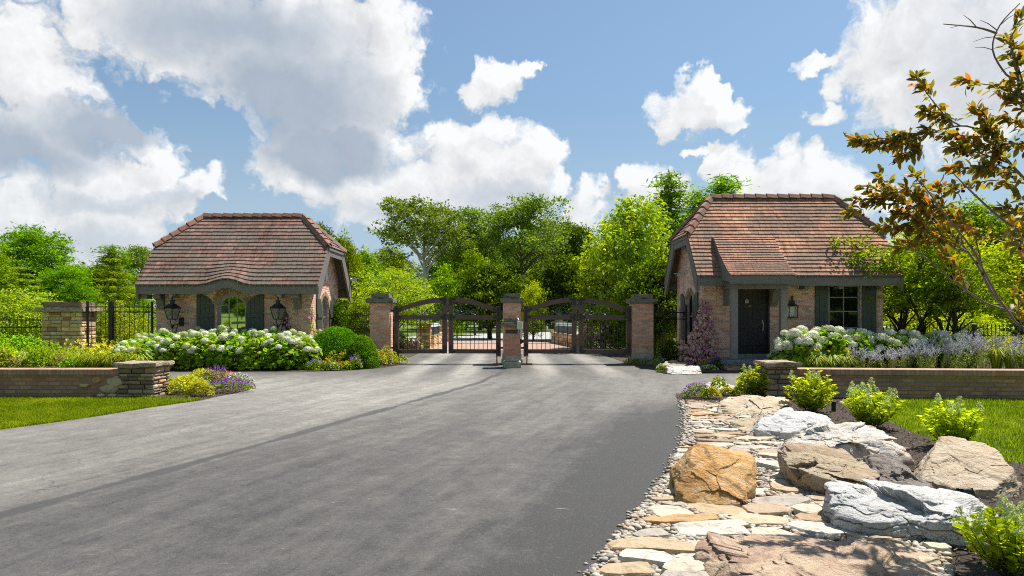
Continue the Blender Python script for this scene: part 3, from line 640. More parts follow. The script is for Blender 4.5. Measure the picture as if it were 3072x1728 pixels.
def ridge_caps(mb, p, q, n, w=.13, rise=.07, seed=1):
    rnd = random.Random(seed); p, q = Vector(p), Vector(q); d = (q - p) / n; ax = d.normalized()
    side = ax.cross(Vector((0, 0, 1))).normalized(); up = side.cross(ax)
    for k in range(n):
        a = p + d * k - ax * .015; b = p + d * (k + 1) + ax * .03
        vs = []
        for c, lift in ((a, .055), (b, .015)):
            for s, z in ((-w, -.075), (-w * .5, rise * .72), (0, rise), (w * .5, rise * .72), (w, -.075)): vs.append(c + side * s + up * (z + lift))
        f = [(i, i + 1, i + 6, i + 5) for i in range(4)]
        mb.add([tuple(v) for v in vs], f, rnd.random())
        e = [tuple(vs[i]) for i in range(5)] + [tuple(vs[i] - up * .03) for i in range(5)]
        mb.add(e, [(i, i + 5, i + 6, i + 1) for i in range(4)], .1)

def corbel(root, x, y, z, w=.22, h=.46, dep=.34, side=False):
    prof = [(0, 0), (0, -h), (-.07, -h), (-.10, -h * .62), (-.16, -h * .42), (-dep * .9, -h * .28), (-dep, -h * .12), (-dep, 0)]
    return MB().prism(prof, (lambda u, v, t: (x + t, y + u, z + v)) if not side else (lambda u, v, t: (x + u, y + t, z + v)), -w / 2, w / 2).build('corbel', M['timber'], root)

class House: pass
def guardhouse(label, Ye, depth, XL, XR, ze, slope, zh, inset, over, mats, ex, tw, brow=None, seed=1):
    h = House(); h.Ye, h.XL, h.XR, h.ze, h.slope, h.zh, h.over = Ye, XL, XR, ze, slope, zh, over
    half = depth / 2; Ym = Ye + half; zr = ze + half * slope; th = (zh - ze) / slope; Yb = Ye + depth
    h.Ym, h.zr, h.th, h.Yb = Ym, zr, th, Yb
    root = thing('guardhouse', label, 'guardhouse', ((XL + XR) / 2, Ye + .5, 0)); h.root = root
    x0, x1, yf, yb = XL + over, XR - over, Ye + .5, Yb - .5
    h.x0, h.x1, h.yf, h.yb = x0, x1, yf, yb
    def bump(x, t):
        if not brow: return 0
        xc, w, A, fade = brow; s = abs(x - xc) / w
        return A * (0.5 + .5 * math.cos(math.pi * s)) * max(0, 1 - t / fade) ** 1.5 if s < 1 else 0
    h.bump = bump
    def lim(t): 
        if t <= th: return XL, XR
        k = (t - th) / (half - th) * inset; return XL + k, XR - k
    cs = math.cos(math.atan(slope)); sn = math.sin(math.atan(slope))
    mb = MB()
    colf = (lambda u, t: .16 * math.sin(u * 1.7 + t * 2.2 + seed) + .10 * math.sin(u * 4.1 - t * 3))
    tiled(mb, lambda u, t: (u, Ye + t, ze + t * slope + bump(u, t)), lim, half, ex * cs, tw, (0, -sn, cs), seed, colf=colf)
    tiled(mb, lambda u, t: (u, Yb - t, ze + t * slope), lim, half, ex * cs * 1.5, tw * 1.6, (0, sn, cs), seed + 1)
    mh = (zr - zh) / inset; ch, sh_ = math.cos(math.atan(mh)), math.sin(math.atan(mh))
    hl = lambda t: (Ye + th + t / inset * (half - th), Yb - th - t / inset * (half - th))
    tiled(mb, lambda u, t: (XL + t, u, zh + t * mh), hl, inset, ex * ch, tw, (-sh_, 0, ch), seed + 2)
    tiled(mb, lambda u, t: (XR - t, u, zh + t * mh), hl, inset, ex * ch, tw, (sh_, 0, ch), seed + 3)
    roof = mb.build('roof', mats[0], root); h.roof = roof
    rc = MB(); a, b = (XL + inset, Ym, zr), (XR - inset, Ym, zr)
    ridge_caps(rc, a, b, int((XR - XL - 2 * inset) / .34), seed=seed)
    for xe, e in ((XL, a), (XR, b)):
        for ys in (Ye + th, Yb - th): ridge_caps(rc, (xe, ys, zh + .02), e, 6, seed=seed + 7)
    rc.build('ridge_tiles', M['ridge'], roof)
    # boarding under the tiles
    dk = MB(); o = .05
    for sg, y_e in ((1, Ye), (-1, Yb)):
        n_ = 24
        for i in range(n_):   # strips follow the eyebrow
            xa, xb = XL + (XR - XL) * i / n_, XL + (XR - XL) * (i + 1) / n_
            ba, bb = (bump(xa, 0), bump(xb, 0)) if sg > 0 else (0, 0)
            dk.add([(xa, y_e, ze - o + ba), (xb, y_e, ze - o + bb), (xb, y_e + sg * .6, ze + .6 * slope - o), (xa, y_e + sg * .6, ze + .6 * slope - o)], [(0, 1, 2, 3)])
        dk.add([(XL, y_e + sg * .6, ze + .6 * slope - o), (XR, y_e + sg * .6, ze + .6 * slope - o), (XR, y_e + sg * th, zh - o), (XR - inset, Ym, zr - o), (XL + inset, Ym, zr - o), (XL, y_e + sg * th, zh - o)], [(0, 1, 2, 3, 4, 5)])
    for xe, s in ((XL, 1), (XR, -1)): dk.add([(xe, Ye + th, zh - o), (xe, Yb - th, zh - o), (xe + s * inset, Ym, zr - o)], [(0, 1, 2)])
    dk.build('roof_boarding', M['timber'], roof)
    # eaves fascia, front (follows the brow) and back
    fb = MB(); n_ = 60
    xs = [XL + .02 + (XR - XL - .04) * i / n_ for i in range(n_ + 1)]
    top = [ze - .03 + bump(x, 0) for x in xs]; bot = [z - .26 for z in top]
    if brow: bot = [ze - .29 + bump(x, 0) * .95 for x in xs]
    fb.prism([(x, z) for x, z in zip(xs, bot)] + [(x, z) for x, z in zip(xs[::-1], top[::-1])], lambda u, v, t: (u, t, v), Ye + .03, Ye + .085)
    fb.build('fascia', M['timber'], root)
    MB().box(XL + .02, XR - .02, Yb - .085, Yb - .03, ze - .29, ze - .03).build('fascia', M['timber'], root)
    # soffit
    MB().box(XL + .1, XR - .1, Ye + .09, yf - .004, ze - .10, ze - .08).build('soffit', M['timber'], root)
    for xe, s in ((XL, 1), (XR, -1)):
        w = .30
        prof_o = [(Ye - .02, ze - .08), (Ye + th - .02, zh - .03)]; 
        for a_, b_ in (((Ye - .0, ze - .02), (Ye + th, zh - .02)), ((Yb, ze - .02), (Yb - th, zh - .02))):
            sg = 1 if a_[0] < Ym else -1
            pts = [a_, b_, (b_[0] + sg * w * .9, b_[1] - w * .15), (b_[0] + sg * w * .9, b_[1] - w), (a_[0] + sg * w * .75, a_[1] - .42), (a_[0] + sg * .03, a_[1] - .42)]
            MB().prism(pts, lambda u, v, t: (t, u, v), xe + s * .02, xe + s * .085).build('bargeboard', M['timber'], root)
        hb = MB(); hb.box(min(xe + s * .03, xe + s * .1), max(xe + s * .03, xe + s * .1), Ye + th + w * .9 + .004, Yb - th - w * .9 - .004, zh - .30, zh - .03)
        hb.box(min(xe - s * .0, xe + s * .03), max(xe - s * .0, xe + s * .03), Ye + th + .05, Yb - th - .05, zh - .11, zh - .035)
        hb.build('hip_fascia', M['timber'], root)
        sf = MB(); xa, xb = sorted((xe + s * .11, xe + s * over * .999))
        sf.add([(xa, Ye + th + w, zh - .07), (xb, Ye + th + w, zh - .07), (xb, Yb - th - w, zh - .07), (xa, Yb - th - w, zh - .07)], [(0, 1, 2, 3)])
        sf.build('gable_soffit', M['timber'], root)
    return h
def gable_wall(mb, f, h, ops, rev=.12):
    """brick end wall: band with openings, then the sloping part above the eaves"""
    z1 = h.ze + .5 * h.slope - .12
    wall_panel(mb, f, h.yf, h.yb, 0, z1, ops, rev)
    yy = lambda z: h.Ye + (z - h.ze + .12) / h.slope
    zt = h.zh - .09; a = yy(zt)
    mb.add([f(h.yf, z1, 0), f(h.yb, z1, 0), f(h.Yb - (a - h.Ye), zt, 0), f(a, zt, 0)], [(0, 1, 2, 3)])

# ------------------------------------------------------------------ guardhouse with the eyebrow window
YeL = 21.5
BX = wx(694, 21.95)
HL = guardhouse('brick guardhouse with mossy dark shingle roof and eyebrow eave over an arched window', YeL, 4.6, wx(404, YeL), wx(955, YeL), 2.53, 1.09, 3.86, 1.17, .42, [M['roof_old']], .182, .17, brow=(wx(677, YeL), .86, .20, .95), seed=3)
h = HL; root = h.root
fF = lambda u, z, d: (u, h.yf + d, z)
wm = MB()
hw = .475; spring = 1.775
wall_panel(wm, fF, h.x0, h.x1, 0, 2.62, [(BX, hw, .95, spring, True)], .13)
fR = lambda u, z, d: (h.x1 - d, u, z)
fLft = lambda u, z, d: (h.x0 + d, u, z)
gable_wall(wm, fR, h, [(h.Ym, hw, .95, spring, True)])
gable_wall(wm, fLft, h, [])
wm.add([(h.x0, h.yb, 0), (h.x1, h.yb, 0), (h.x1, h.yb, 2.7), (h.x0, h.yb, 2.7)], [(0, 1, 2, 3)])
wall = wm.build('wall', M['brick'], root)
MB().box(h.x1 - .36, h.x1 + .03, h.yf - .03, h.yf + .36, 0, 2.44).build('corner_pier', M['brick'], root)
vm = fieldstone('arch_brick', [(.36, .235, .165), (.42, .30, .19), (.30, .19, .135), (.38, .25, .16), (.27, .16, .11), (.44, .33, .19)])
ar = MB(); random.seed(4)
arch_ring(fF, BX, spring, hw + .005, hw + .115, .0, -.018, ar, 21); arch_ring(fF, BX, spring, hw + .125, hw + .235, .0, -.018, ar, 25)
ar.build('arch_bricks', vm, root)
ar = MB(); arch_ring(fR, h.Ym, spring, hw + .005, hw + .14, .0, -.018, ar, 21); ar.build('arch_bricks', vm, root)
arch_window(root, fF, BX, hw, .95, spring, True, M['glass_mirror'], M['frame'], 3, (.435, .04), .075)
arch_window(root, fR, h.Ym, hw, .95, spring, True, M['glass_mirror'], M['frame'], 2, (.435, .04), .06)
shutter(root, fF, wx(588, 21.93), wx(641, 21.93), .75, 2.24, 1, .55)
shutter(root, fF, wx(736.5, 21.93), wx(790, 21.93), .75, 2.24, -1, .55)
shutter(root, fR, h.Ym - hw - .62, h.Ym - hw - .03, .75, 2.22, 1, .55)
shutter(root, fR, h.Ym + hw + .03, h.Ym + hw + .62, .75, 2.22, -1, .55)
for px in (480, 892): corbel(root, wx(px, 21.9), h.yf, 2.24)
for px in (515, 838): 
    X = wx(px, YeL + .15); MB().box(X - .055, X + .055, YeL + .1, h.yf - .01, 2.13, 2.235).build('rafter_end', M['frame'], root)
MB().box(h.XL + .1, h.XL + .3, YeL + .15, YeL + .5, 2.1, 2.24).build('rafter_end', M['timber'], root)
MB().box(h.x1 + .003, h.x1 + .05, h.Ym - .02, h.Ym + .15, 2.78, 3.18).build('vent_box', M['white_metal'], root, bevel=.008)

def security_camera(label, p, dx, dy):
    r = thing('security_camera', label, 'security camera', p)
    x, y, z = p; d = Vector((dx, dy, -.12)).normalized(); P_ = Vector(p)
    MB().lathe([(0, -.05), (.05, -.05), (.055, 0), (.05, .05), (0, .05)], p, 12).build('mount', M['white_metal'], r, True)
    b = MB(); b.tube([P_, P_ + d * .08], .022, 8); b.tube([P_ + d * .07, P_ + d * .075, P_ + d * .29, P_ + d * .295], [.01, .05, .052, .01], 10)
    b.bar(P_ + d * .06 + Vector((0, 0, .055)), P_ + d * .33 + Vector((0, 0, .055)), .11, .012); bo = b.build('camera_body', M['white_metal'], r, False)
    MB().tube([P_ + d * .285, P_ + d * .30, P_ + d * .31], [.045, .045, .01], 10).build('lens', M['iron'], r)
    return r
security_camera('white security camera on the bargeboard of the eyebrow-window guardhouse', (wx(1053, 25.9) + .0, 25.85, wz(838, 25.9)), 1, -.35)

# lanterns on curled iron brackets
def bracket_lantern(label, X, Y, ztop, rot):
    r = thing('wall_lantern', label, 'lantern', (X, Y, ztop - .74), 'gas-style lanterns on the guardhouse with the arched window')
    z = ztop; q = math.pi / 4 + rot; sq2 = math.sqrt(2)
    MB().lathe([(.0, z + .0), (.018, z - .02), (.034, z - .06), (.022, z - .09), (.02, z - .12), (.075, z - .13), (.085, z - .15), (.07, z - .17), (.07, z - .24), (.085, z - .25)], (X, Y, 0), 10).build('finial', M['iron'], r, True)
    MB().lathe([(0, z - .235), (.11 * sq2 * .8, z - .245), (.13, z - .27), (.245, z - .365), (.245 * 1.1, z - .375), (.25, z - .395), (.1, z - .392)], (X, Y, 0), 4, rot=q).build('cap', M['iron'], r)
    fr = MB(); T, Bm = .225 * sq2 * .93 * .78, .118 * sq2 * .8
    c4 = [(math.cos(q + k * math.pi / 2), math.sin(q + k * math.pi / 2)) for k in range(4)]
    for k in range(4):
        a = c4[k]; b = c4[(k + 1) % 4]
        fr.bar((X + a[0] * T, Y + a[1] * T, z - .395), (X + a[0] * Bm, Y + a[1] * Bm, z - .74), .026, .026)
        fr.bar((X + a[0] * Bm, Y + a[1] * Bm, z - .735), (X + b[0] * Bm, Y + b[1] * Bm, z - .735), .026, .026)
    fr.build('lantern_frame', M['iron'], r)
    gl = MB()
    for k in range(4):
        a = c4[k]; b = c4[(k + 1) % 4]; s = .97
        gl.add([(X + a[0] * Bm * s, Y + a[1] * Bm * s, z - .725), (X + b[0] * Bm * s, Y + b[1] * Bm * s, z - .725), (X + b[0] * T * s, Y + b[1] * T * s, z - .40), (X + a[0] * T * s, Y + a[1] * T * s, z - .40)], [(0, 1, 2, 3)])
    gl.build('lantern_glass', M['lantern_glass'], r)
    for k in (-1, 1): MB().lathe([(0, z - .73), (.021, z - .73), (.021, z - .61), (0, z - .608)], (X + k * .045, Y, 0), 8).build('candle_tube', M['candle'], r, True)
    br = MB()
    for k in range(3):
        a = k * 2.1 + .4; br.tube([(X + .09 * math.cos(a), Y + .09 * math.sin(a), z - .74), (X + .11 * math.cos(a), Y + .11 * math.sin(a), z - .82), (X + .05 * math.cos(a), Y + .05 * math.sin(a), z - .90), (X, Y, z - .94)], .010, 6)
    br.lathe([(0, z - .90), (.045, z - .91), (.05, z - .95), (.03, z - 1.0), (0, z - 1.01)], (X, Y, 0), 8)
    br.tube([(X, Y, z - .96), (X, Y, z - 1.12), (X + .02, Y + .05, z - 1.18), (X + .06, Y + .10, z - 1.15), (X + .08, Y + .14, z - 1.0), (X + .09, Y + .2, z - .86)], .014, 6)
    br.tube([(X - .18, Y + .02, z - .80), (X - .16, Y + .02, z - .86), (X - .08, Y + .01, z - .92), (X, Y, z - .95)], .008, 6)
    br.tube([(X, Y, z - .94), (X + .08, Y + .12, z - .90), (X + .1, Y + .36, z - .84)], .013, 6)
    br.box(X + .04, X + .18, Y + .33, Y + .39, z - .95, z - .68)
    br.build('bracket', M['iron'], r)
    return r
bracket_lantern('black lantern by the corbel at the fence end of the arched-window guardhouse', wx(517, 21.6), 21.6, 2.18, -.38)
bracket_lantern('black lantern between dark shutter and climbing rose on the arched-window guardhouse', wx(834, 21.6), 21.6, 2.18, -.30)
# ------------------------------------------------------------------ guardhouse with the porch
YeR = 20.0
HR = guardhouse('brick guardhouse with orange shingle roof and timber entrance porch', YeR, 4.4, 5.42, 11.5, 2.73, 1.22, 4.08, 1.05, .36, [M['roof_new']], .158, .185, seed=11)
h = HR; root = h.root
fF = lambda u, z, d: (u, h.yf + d, z); fR = lambda u, z, d: (h.x1 - d, u, z); fLft = lambda u, z, d: (h.x0 + d, u, z)
wm = MB()
DX0, DX1 = 6.74, 7.74
WX0, WX1 = wx(2486, 20.5), wx(2581, 20.5); WC, WH = (WX0 + WX1) / 2, (WX1 - WX0) / 2
wall_panel(wm, fF, h.x0, h.x1, 0, 2.9, [((DX0 + DX1) / 2, (DX1 - DX0) / 2, .30, 2.52, False), (WC, WH, .72, 2.48, False)], .10)
gable_wall(wm, fLft, h, [(h.Ym, .46, .95, 1.86, True)]); gable_wall(wm, fR, h, [])
wm.add([(h.x0, h.yb, 0), (h.x1, h.yb, 0), (h.x1, h.yb, 2.9), (h.x0, h.yb, 2.9)], [(0, 1, 2, 3)])
wm.build('wall', M['brick'], root)
MB().box(h.x0 - .03, h.x0 + .34, h.yf - .03, h.yf + .34, 0, 2.6).build('corner_pier', M['brick'], root)
ar = MB(); arch_ring(fLft, h.Ym, 1.86, .465, .60, 0, -.018, ar, 21); ar.build('arch_bricks', vm, root)
arch_window(root, fLft, h.Ym, .46, .95, 1.86, True, M['glass_dark'], M['frame'], 2, (.435, .04), .06)
shutter(root, fLft, h.Ym - .46 - .60, h.Ym - .49, .75, 2.30, 1, .55); shutter(root, fLft, h.Ym + .49, h.Ym + 1.06, .75, 2.30, -1, .55)
arch_window(root, fF, WC, WH, .72, 2.48, False, M['glass_dark'], M['frame_dark'], 2, (.27, .55, .79), .05, .07)
shutter(root, fF, wx(2446, 20.45), wx(2486, 20.45), .60, 2.53, 1, 0, 3, rails=(.09, .87)); shutter(root, fF, wx(2587, 20.45), wx(2630, 20.45), .60, 2.53, 1, 0, 3, rails=(.09, .87))
for px in (2417, 2520): 
    X = wx(px, YeR + .2); MB().box(X - .07, X + .07, YeR + .1, h.yf - .01, 2.35, 2.44).build('rafter_end', M['timber'], root)
MB().box(h.x0 - .05, h.x0 - .003, h.Ym - .2, h.Ym - .08, 3.25, 3.6).build('vent_box', M['white_metal'], root, bevel=.008)
for yy_ in (h.Ym - .35, h.Ym + .15): corbel(root, h.x0, yy_, 3.95, .1, .3, .3, True)
# door
d = MB(); dz0, dz1 = .42, 2.5; yv = h.yf + .05
n_ = 6
for k in range(n_):
    a, b = DX0 + .07 + (DX1 - DX0 - .14) * k / n_, DX0 + .07 + (DX1 - DX0 - .14) * (k + 1) / n_; d.box(a + .003, b - .003, yv, yv + .05, dz0, dz1)
for z in (.75, 1.25, 1.85): d.box(DX0 + .08, DX1 - .08, yv - .02, yv - .001, z - .08, z + .08)
door = d.build('door', M['door'], root)
f_ = MB(); f_.box(DX0, DX0 + .065, h.yf + .002, h.yf + .10, .42, 2.52); f_.box(DX1 - .065, DX1, h.yf + .002, h.yf + .10, .42, 2.52); f_.box(DX0 + .067, DX1 - .067, h.yf + .003, h.yf + .10, 2.46, 2.52)
f_.build('door_frame', M['door'], door)
hd = MB(); X = DX1 - .20; hd.tube([(X, yv - .02, 1.38), (X, yv - .07, 1.36), (X, yv - .07, 1.14), (X, yv - .02, 1.12)], .012, 6); hd.box(X - .02, X + .02, yv - .006, yv - .001, 1.10, 1.42); hd.build('handle', M['grey_metal'], door)
PX = wx(2242, 20.5)
pq = MB(); n = 24
pq.prism([(PX + .055 * math.cos(2 * math.pi * k / n), 1.98 + .072 * math.sin(2 * math.pi * k / n)) for k in range(n)], lambda u, v, t: (u, t, v), yv - .012, yv - .0005); pl = pq.build('oval_plaque', M['plaque'], door)
ln = MB()
for k, w in enumerate((.02, .032, .036, .034, .024)): ln.box(PX - w, PX + w, yv - .0145, yv - .0125, 2.026 - k * .024, 2.034 - k * .024)
ln.box(PX - .002, PX + .002, yv - .0148, yv - .0125, 1.94, 2.02); ln.build('plaque_marks', M['shutter'], pl)
def text(name, body, m, size, loc, parent, depth=.003, spacing=1.0):
    c = bpy.data.curves.new(name, 'FONT'); c.body = body; c.size = size; c.extrude = depth; c.align_x = 'CENTER'; c.align_y = 'CENTER'; c.space_character = spacing
    o = bpy.data.objects.new(name, c); COL.objects.link(o); dg = bpy.context.evaluated_depsgraph_get()
    me = bpy.data.meshes.new_from_object(o.evaluated_get(dg)); bpy.data.objects.remove(o)
    me.materials.clear(); me.materials.append(m)
    o = bpy.data.objects.new(name, me); COL.objects.link(o); o.parent = parent
    o.location = Vector(loc) - ORG[parent]; o.rotation_euler = (R(90), 0, 0); ORG[o] = Vector(loc); return o
text('lettering', 'MAIL ROOM', M['brass'], .026, (PX - .025, yv - .024, 1.845), door)
MB().lathe([(0, -.004), (.02, -.004), (.024, 0), (.024, .0), (0, .004)], (0, 0, 0), 12)
b_ = MB(); b_.prism([(PX + .085 + .028 * math.cos(2 * math.pi * k / 12), 1.848 + .018 * math.sin(2 * math.pi * k / 12)) for k in range(12)], lambda u, v, t: (u, t, v), yv - .030, yv - .021); b_.build('badge', M['brass'], door)
# porch: slab, steps, posts, beam, roof
PXL, PXR = wx(2191, 19.2), wx(2390, 19.2)
po = MB()
prof = [(19.2, 2.70), (19.45, 2.83), (19.75, 3.02), (20.1, 3.28), (20.45, 3.58), (20.8, 3.90), (20.98, 4.03)]
def pS(u, t):
    yv_ = 19.2 + t; zs = np.interp(yv_, [p[0] for p in prof], [p[1] for p in prof]); return (u, yv_, zs + .0)
tiled(po, pS, lambda t: (PXL, PXR), 1.72, .098, .12, (0, -.70, .72), 23, colf=lambda u, t: -.18)
porch = po.build('porch_roof', M['roof_new'], root)
ck = MB()
for X in (PXL + .03, PXR - .03):   # cheeks between the swept porch roof and the main slope
    low = [(max(y, 0), z) for y, z in prof]
    pts = [(y, z - .015) for y, z in prof] + [(20.95, 3.6), (20.05, 2.6), (19.24, 2.5)]
    ck.prism(pts, lambda u, v, t: (t, u, v), X - .025, X + .025)
ck.add([(PXL + .06, 19.3, 2.56), (PXR - .06, 19.3, 2.56), (PXR - .06, 20.49, 2.56), (PXL + .06, 20.49, 2.56)], [(0, 1, 2, 3)])
ck.build('porch_cheek', M['timber'], porch)
MB().box(PXL + .01, PXR - .01, 19.215, 19.265, 2.46, 2.685).build('porch_fascia', M['timber'], porch)
P1, P2 = (6.26, 6.45), (7.67, 7.86)
bm_ = MB(); bm_.box(P1[0] - .0, P2[1], 19.46, 19.66, 2.32, 2.54); bm_.box(P1[0] + .02, P1[1] - .02, 19.662, 20.46, 2.34, 2.53); bm_.box(P2[0] + .02, P2[1] - .02, 19.662, 20.46, 2.34, 2.53)
bm_.build('porch_beam', M['timber'], root, bevel=.008)
for a, b in (P1, P2): MB().box(a, b, 19.46, 19.65, .305, 2.318).build('porch_post', M['timber_post'], root, bevel=.012)
for a, b, s in ((P1[0], P1[1], -1), (P2[0], P2[1], 1)):
    X = 6.43 if s < 0 else 7.83
    MB().prism([(20.46, 2.33), (20.46, 1.85), (20.40, 1.85), (20.30, 2.0), (20.22, 2.2), (20.16, 2.33)], lambda u, v, t: (t, u, v), X - .095, X + .095).build('corbel', M['timber'], root)
def slabmesh(name, x0, x1, y0, y1, z0, z1, m, parent, rough=.012, seed=0):
    bm = bmesh.new(); bmesh.ops.create_cube(bm, size=1)
    for v in bm.verts: v.co = Vector(((x0 + x1) / 2 + v.co.x * (x1 - x0), (y0 + y1) / 2 + v.co.y * (y1 - y0), (z0 + z1) / 2 + v.co.z * (z1 - z0)))
    bmesh.ops.bevel(bm, geom=bm.edges[:], offset=min(.02, (z1 - z0) * .2), segments=2, affect='EDGES')
    bmesh.ops.subdivide_edges(bm, edges=[e for e in bm.edges if e.calc_length() > .12], cuts=5, use_grid_fill=True)
    co = np.array([v.co for v in bm.verts]); nn = np.stack([fbm(co * 4 + seed + 31 * k, 3) for k in range(3)], 1) * rough
    org = ORG.get(parent, Vector())
    for v, d_ in zip(bm.verts, nn): v.co += Vector(d_) - org
    me = bpy.data.meshes.new(name); bm.to_mesh(me); bm.free(); me.materials.append(m)
    o = bpy.data.objects.new(name, me); COL.objects.link(o)
    if parent: o.parent = parent; ORG[o] = org
    return o
slabmesh('porch_slab', 6.02, 8.1, 19.2, 20.46, .155, .30, M['slab'], root, .02, 3)
MB().box(6.12, 8.0, 19.32, 20.47, .0, .155).build('porch_base', M['brick'], root)
MB().box(DX0 - .1, DX1 + .1, 20.2, 20.498, .30, .42).build('door_sill', M['timber_post'], root, bevel=.01)
tag(slabmesh('step_stone', 6.42, 7.7, 18.72, 19.17, .012, .12, M['slab'], None, .02, 8), 'pale grey step stone before the porch of the orange-roofed guardhouse', 'step')
lp = thing('porch_light', 'glowing amber ceiling light under the porch roof', 'ceiling light', (7.23, 20.05, 2.556))
MB().lathe([(.075, 0), (.08, -.02), (.06, -.03)], (7.23, 20.05, 2.556), 14).build('light_base', M['iron'], lp)
MB().lathe([(.07, -.025), (.066, -.06), (.045, -.09), (0, -.10)], (7.23, 20.05, 2.556), 14).build('light_bowl', M['bulb'], lp, True)
pt = bpy.data.lights.new('porch_bulb', 'POINT'); pt.energy = .5; pt.color = (1, .6, .25); pt.shadow_soft_size = .05
pto = bpy.data.objects.new('porch_bulb', pt); COL.objects.link(pto); pto.parent = lp; pto.location = (0, 0, -.14)
security_camera('white security camera high on the gable wall by the dark fence and porch house', (h.x0 - .05, 22.9, 2.95), -1, -.55)
# box lantern half behind the porch post
LX = wx(2376, 20.35); lb = thing('box_lantern', 'black box lantern with white tubes beside the porch post', 'lantern', (LX, 20.35, 1.5))
q = math.pi / 4
MB().lathe([(0, 2.16), (.03, 2.15), (.045, 2.13), (.045, 2.02), (.09, 2.01), (.09, 1.985), (.075, 1.95), (.09, 1.93), (.16, 1.87), (.20, 1.855), (.20, 1.84), (0, 1.84)], (LX, 20.35, 0), 4, rot=q, sq=.8).build('cap', M['iron'], lb)
fr = MB()
for sx in (-.125, .125):
    for sy in (-.10, .10): fr.box(LX + sx - .012, LX + sx + .012, 20.35 + sy - .012, 20.35 + sy + .012, 1.52, 1.84)
fr.box(LX - .14, LX + .14, 20.235, 20.465, 1.49, 1.52); fr.box(LX - .10, LX + .10, 20.467, 20.497, 1.5, 1.9); fr.build('lantern_frame', M['iron'], lb)
MB().box(LX - .112, LX + .112, 20.43, 20.44, 1.525, 1.835).build('back_plate', M['white_metal'], lb)
for k in (-1, 0, 1):
    MB().lathe([(0, 1.52), (.018, 1.52), (.018, 1.65), (0, 1.655)], (LX + k * .06, 20.35, 0), 8).build('candle_tube', M['candle'], lb, True)

# ------------------------------------------------------------------ gate piers and gates
YG = 22.05
def capblock(mb_parent, name, x0, x1, y0, y1, z0, z1, m, seed=0, rough=.014): return slabmesh(name, x0, x1, y0, y1, z0, z1, m, mb_parent, rough, seed)
def gate_pier(label, xc, yc, w, zt, cw, tw_, base=True, zb=.35, dx=0):
    r = thing('gate_pier', label, 'gate pier', (xc, yc, 0), 'brick piers of the entrance gates')
    MB().box(xc - w / 2, xc + w / 2, yc - w / 2, yc + w / 2, zb, zt - .30).build('shaft', M['brick_pier'], r)
    capblock(r, 'capstone', xc - cw / 2, xc + cw / 2, yc - cw / 2, yc + cw / 2, zt - .30, zt - .145, M['cap_stone'], 2)
    capblock(r, 'top_stone', xc - tw_ / 2 + dx, xc + tw_ / 2 + dx, yc - tw_ / 2, yc + tw_ / 2, zt - .145, zt, M['cap_stone'], 5)
    capblock(r, 'base_stone', xc - w / 2 - .02, xc + w / 2 + .02, yc - w / 2 - .02, yc + w / 2 + .02, .17, zb, M['base_stone'], 6, .008)
    capblock(r, 'plinth', xc - w / 2 - .05, xc + w / 2 + .05, yc - w / 2 - .05, yc + w / 2 + .05, -.05, .17, M['base_stone'], 9, .012)
    return r
gate_pier('brick gate pier with stone cap beside the clipped boxwood', -4.22, 22.1, .62, 2.26, .86, .57)
gate_pier('brick gate pier with stone cap nearest the porch guardhouse', 4.18, 22.1, .66, 2.25, .86, .60, dx=.02)
gate_pier('brick gate pier between the two gates behind the PRIVATE pillar', .0, 22.1, .58, 2.27, .76, .52)
# keypad pillar
kp = thing('keypad_pillar', 'short brick pillar carrying the PRIVATE plaque in front of the gates', 'pillar', (.0, 20.45, 0))
MB().box(-.235, .235, 20.24, 20.70, .40, 1.24).build('shaft', M['brick_red'], kp)
capblock(kp, 'capstone', -.335, .335, 20.14, 20.80, 1.24, 1.365, M['cap_stone'], 1)
capblock(kp, 'top_stone', -.24, .15, 20.24, 20.70, 1.365, 1.485, M['cap_stone'], 7)
capblock(kp, 'base_stone', -.215, .215, 20.225, 20.72, .20, .395, M['base_stone'], 3, .006)
capblock(kp, 'plinth', -.265, .265, 20.185, 20.76, -.05, .20, M['base_stone'], 4, .01)
MB().box(-.185, .185, 20.222, 20.238, 1.035, 1.135).build('sign_plate', M['dark_stone'], kp)
sp_ = kp.children[-1]
text('lettering', 'PRIVATE', M['gold_dim'], .082, (0, 20.221, 1.085), sp_, .002, 1.05)
tag(MB().box(-.10, .08, 20.36, 20.48, 1.487, 1.575).box(-.12, -.102, 20.37, 20.47, 1.487, 1.56).box(.082, .13, 20.37, 20.47, 1.487, 1.56).build('loose_brick', M['brick_red'], None), 'reddish brick block sitting on top of the PRIVATE pillar', 'brick')
kb = thing('keypad', 'beige gate keypad box on a curved arm at the PRIVATE pillar', 'keypad', (.24, 20.2, 1.2))
MB().tube([(.14, 20.36, 1.48), (.18, 20.22, 1.47), (.195, 20.16, 1.40), (.19, 20.15, 1.12), (.17, 20.2, 1.06), (.17, 20.24, 1.06)], .02, 8).build('arm', M['grey_metal'], kb, True)
MB().obox((.235, 20.12, 1.27), (.165, .09, .225), Matrix.Rotation(R(5), 3, 'Y') @ Matrix.Rotation(R(-14), 3, 'Z')).build('keypad_box', M['beige_metal'], kb, bevel=.012)
sb = thing('control_box', 'white metal control box with black unit on the side of the PRIVATE pillar', 'control box', (.27, 20.5, .9))
MB().box(.237, .305, 20.32, 20.62, .86, 1.18).build('box_body', M['white_metal'], sb, bevel=.01)
MB().box(.24, .30, 20.34, 20.6, .72, .855).build('motor_unit', M['iron'], sb, bevel=.01)
MB().lathe([(0, -.04), (.035, -.04), (.035, .04), (0, .04)], (.325, 20.42, .79), 10).build('sensor', M['iron'], sb)

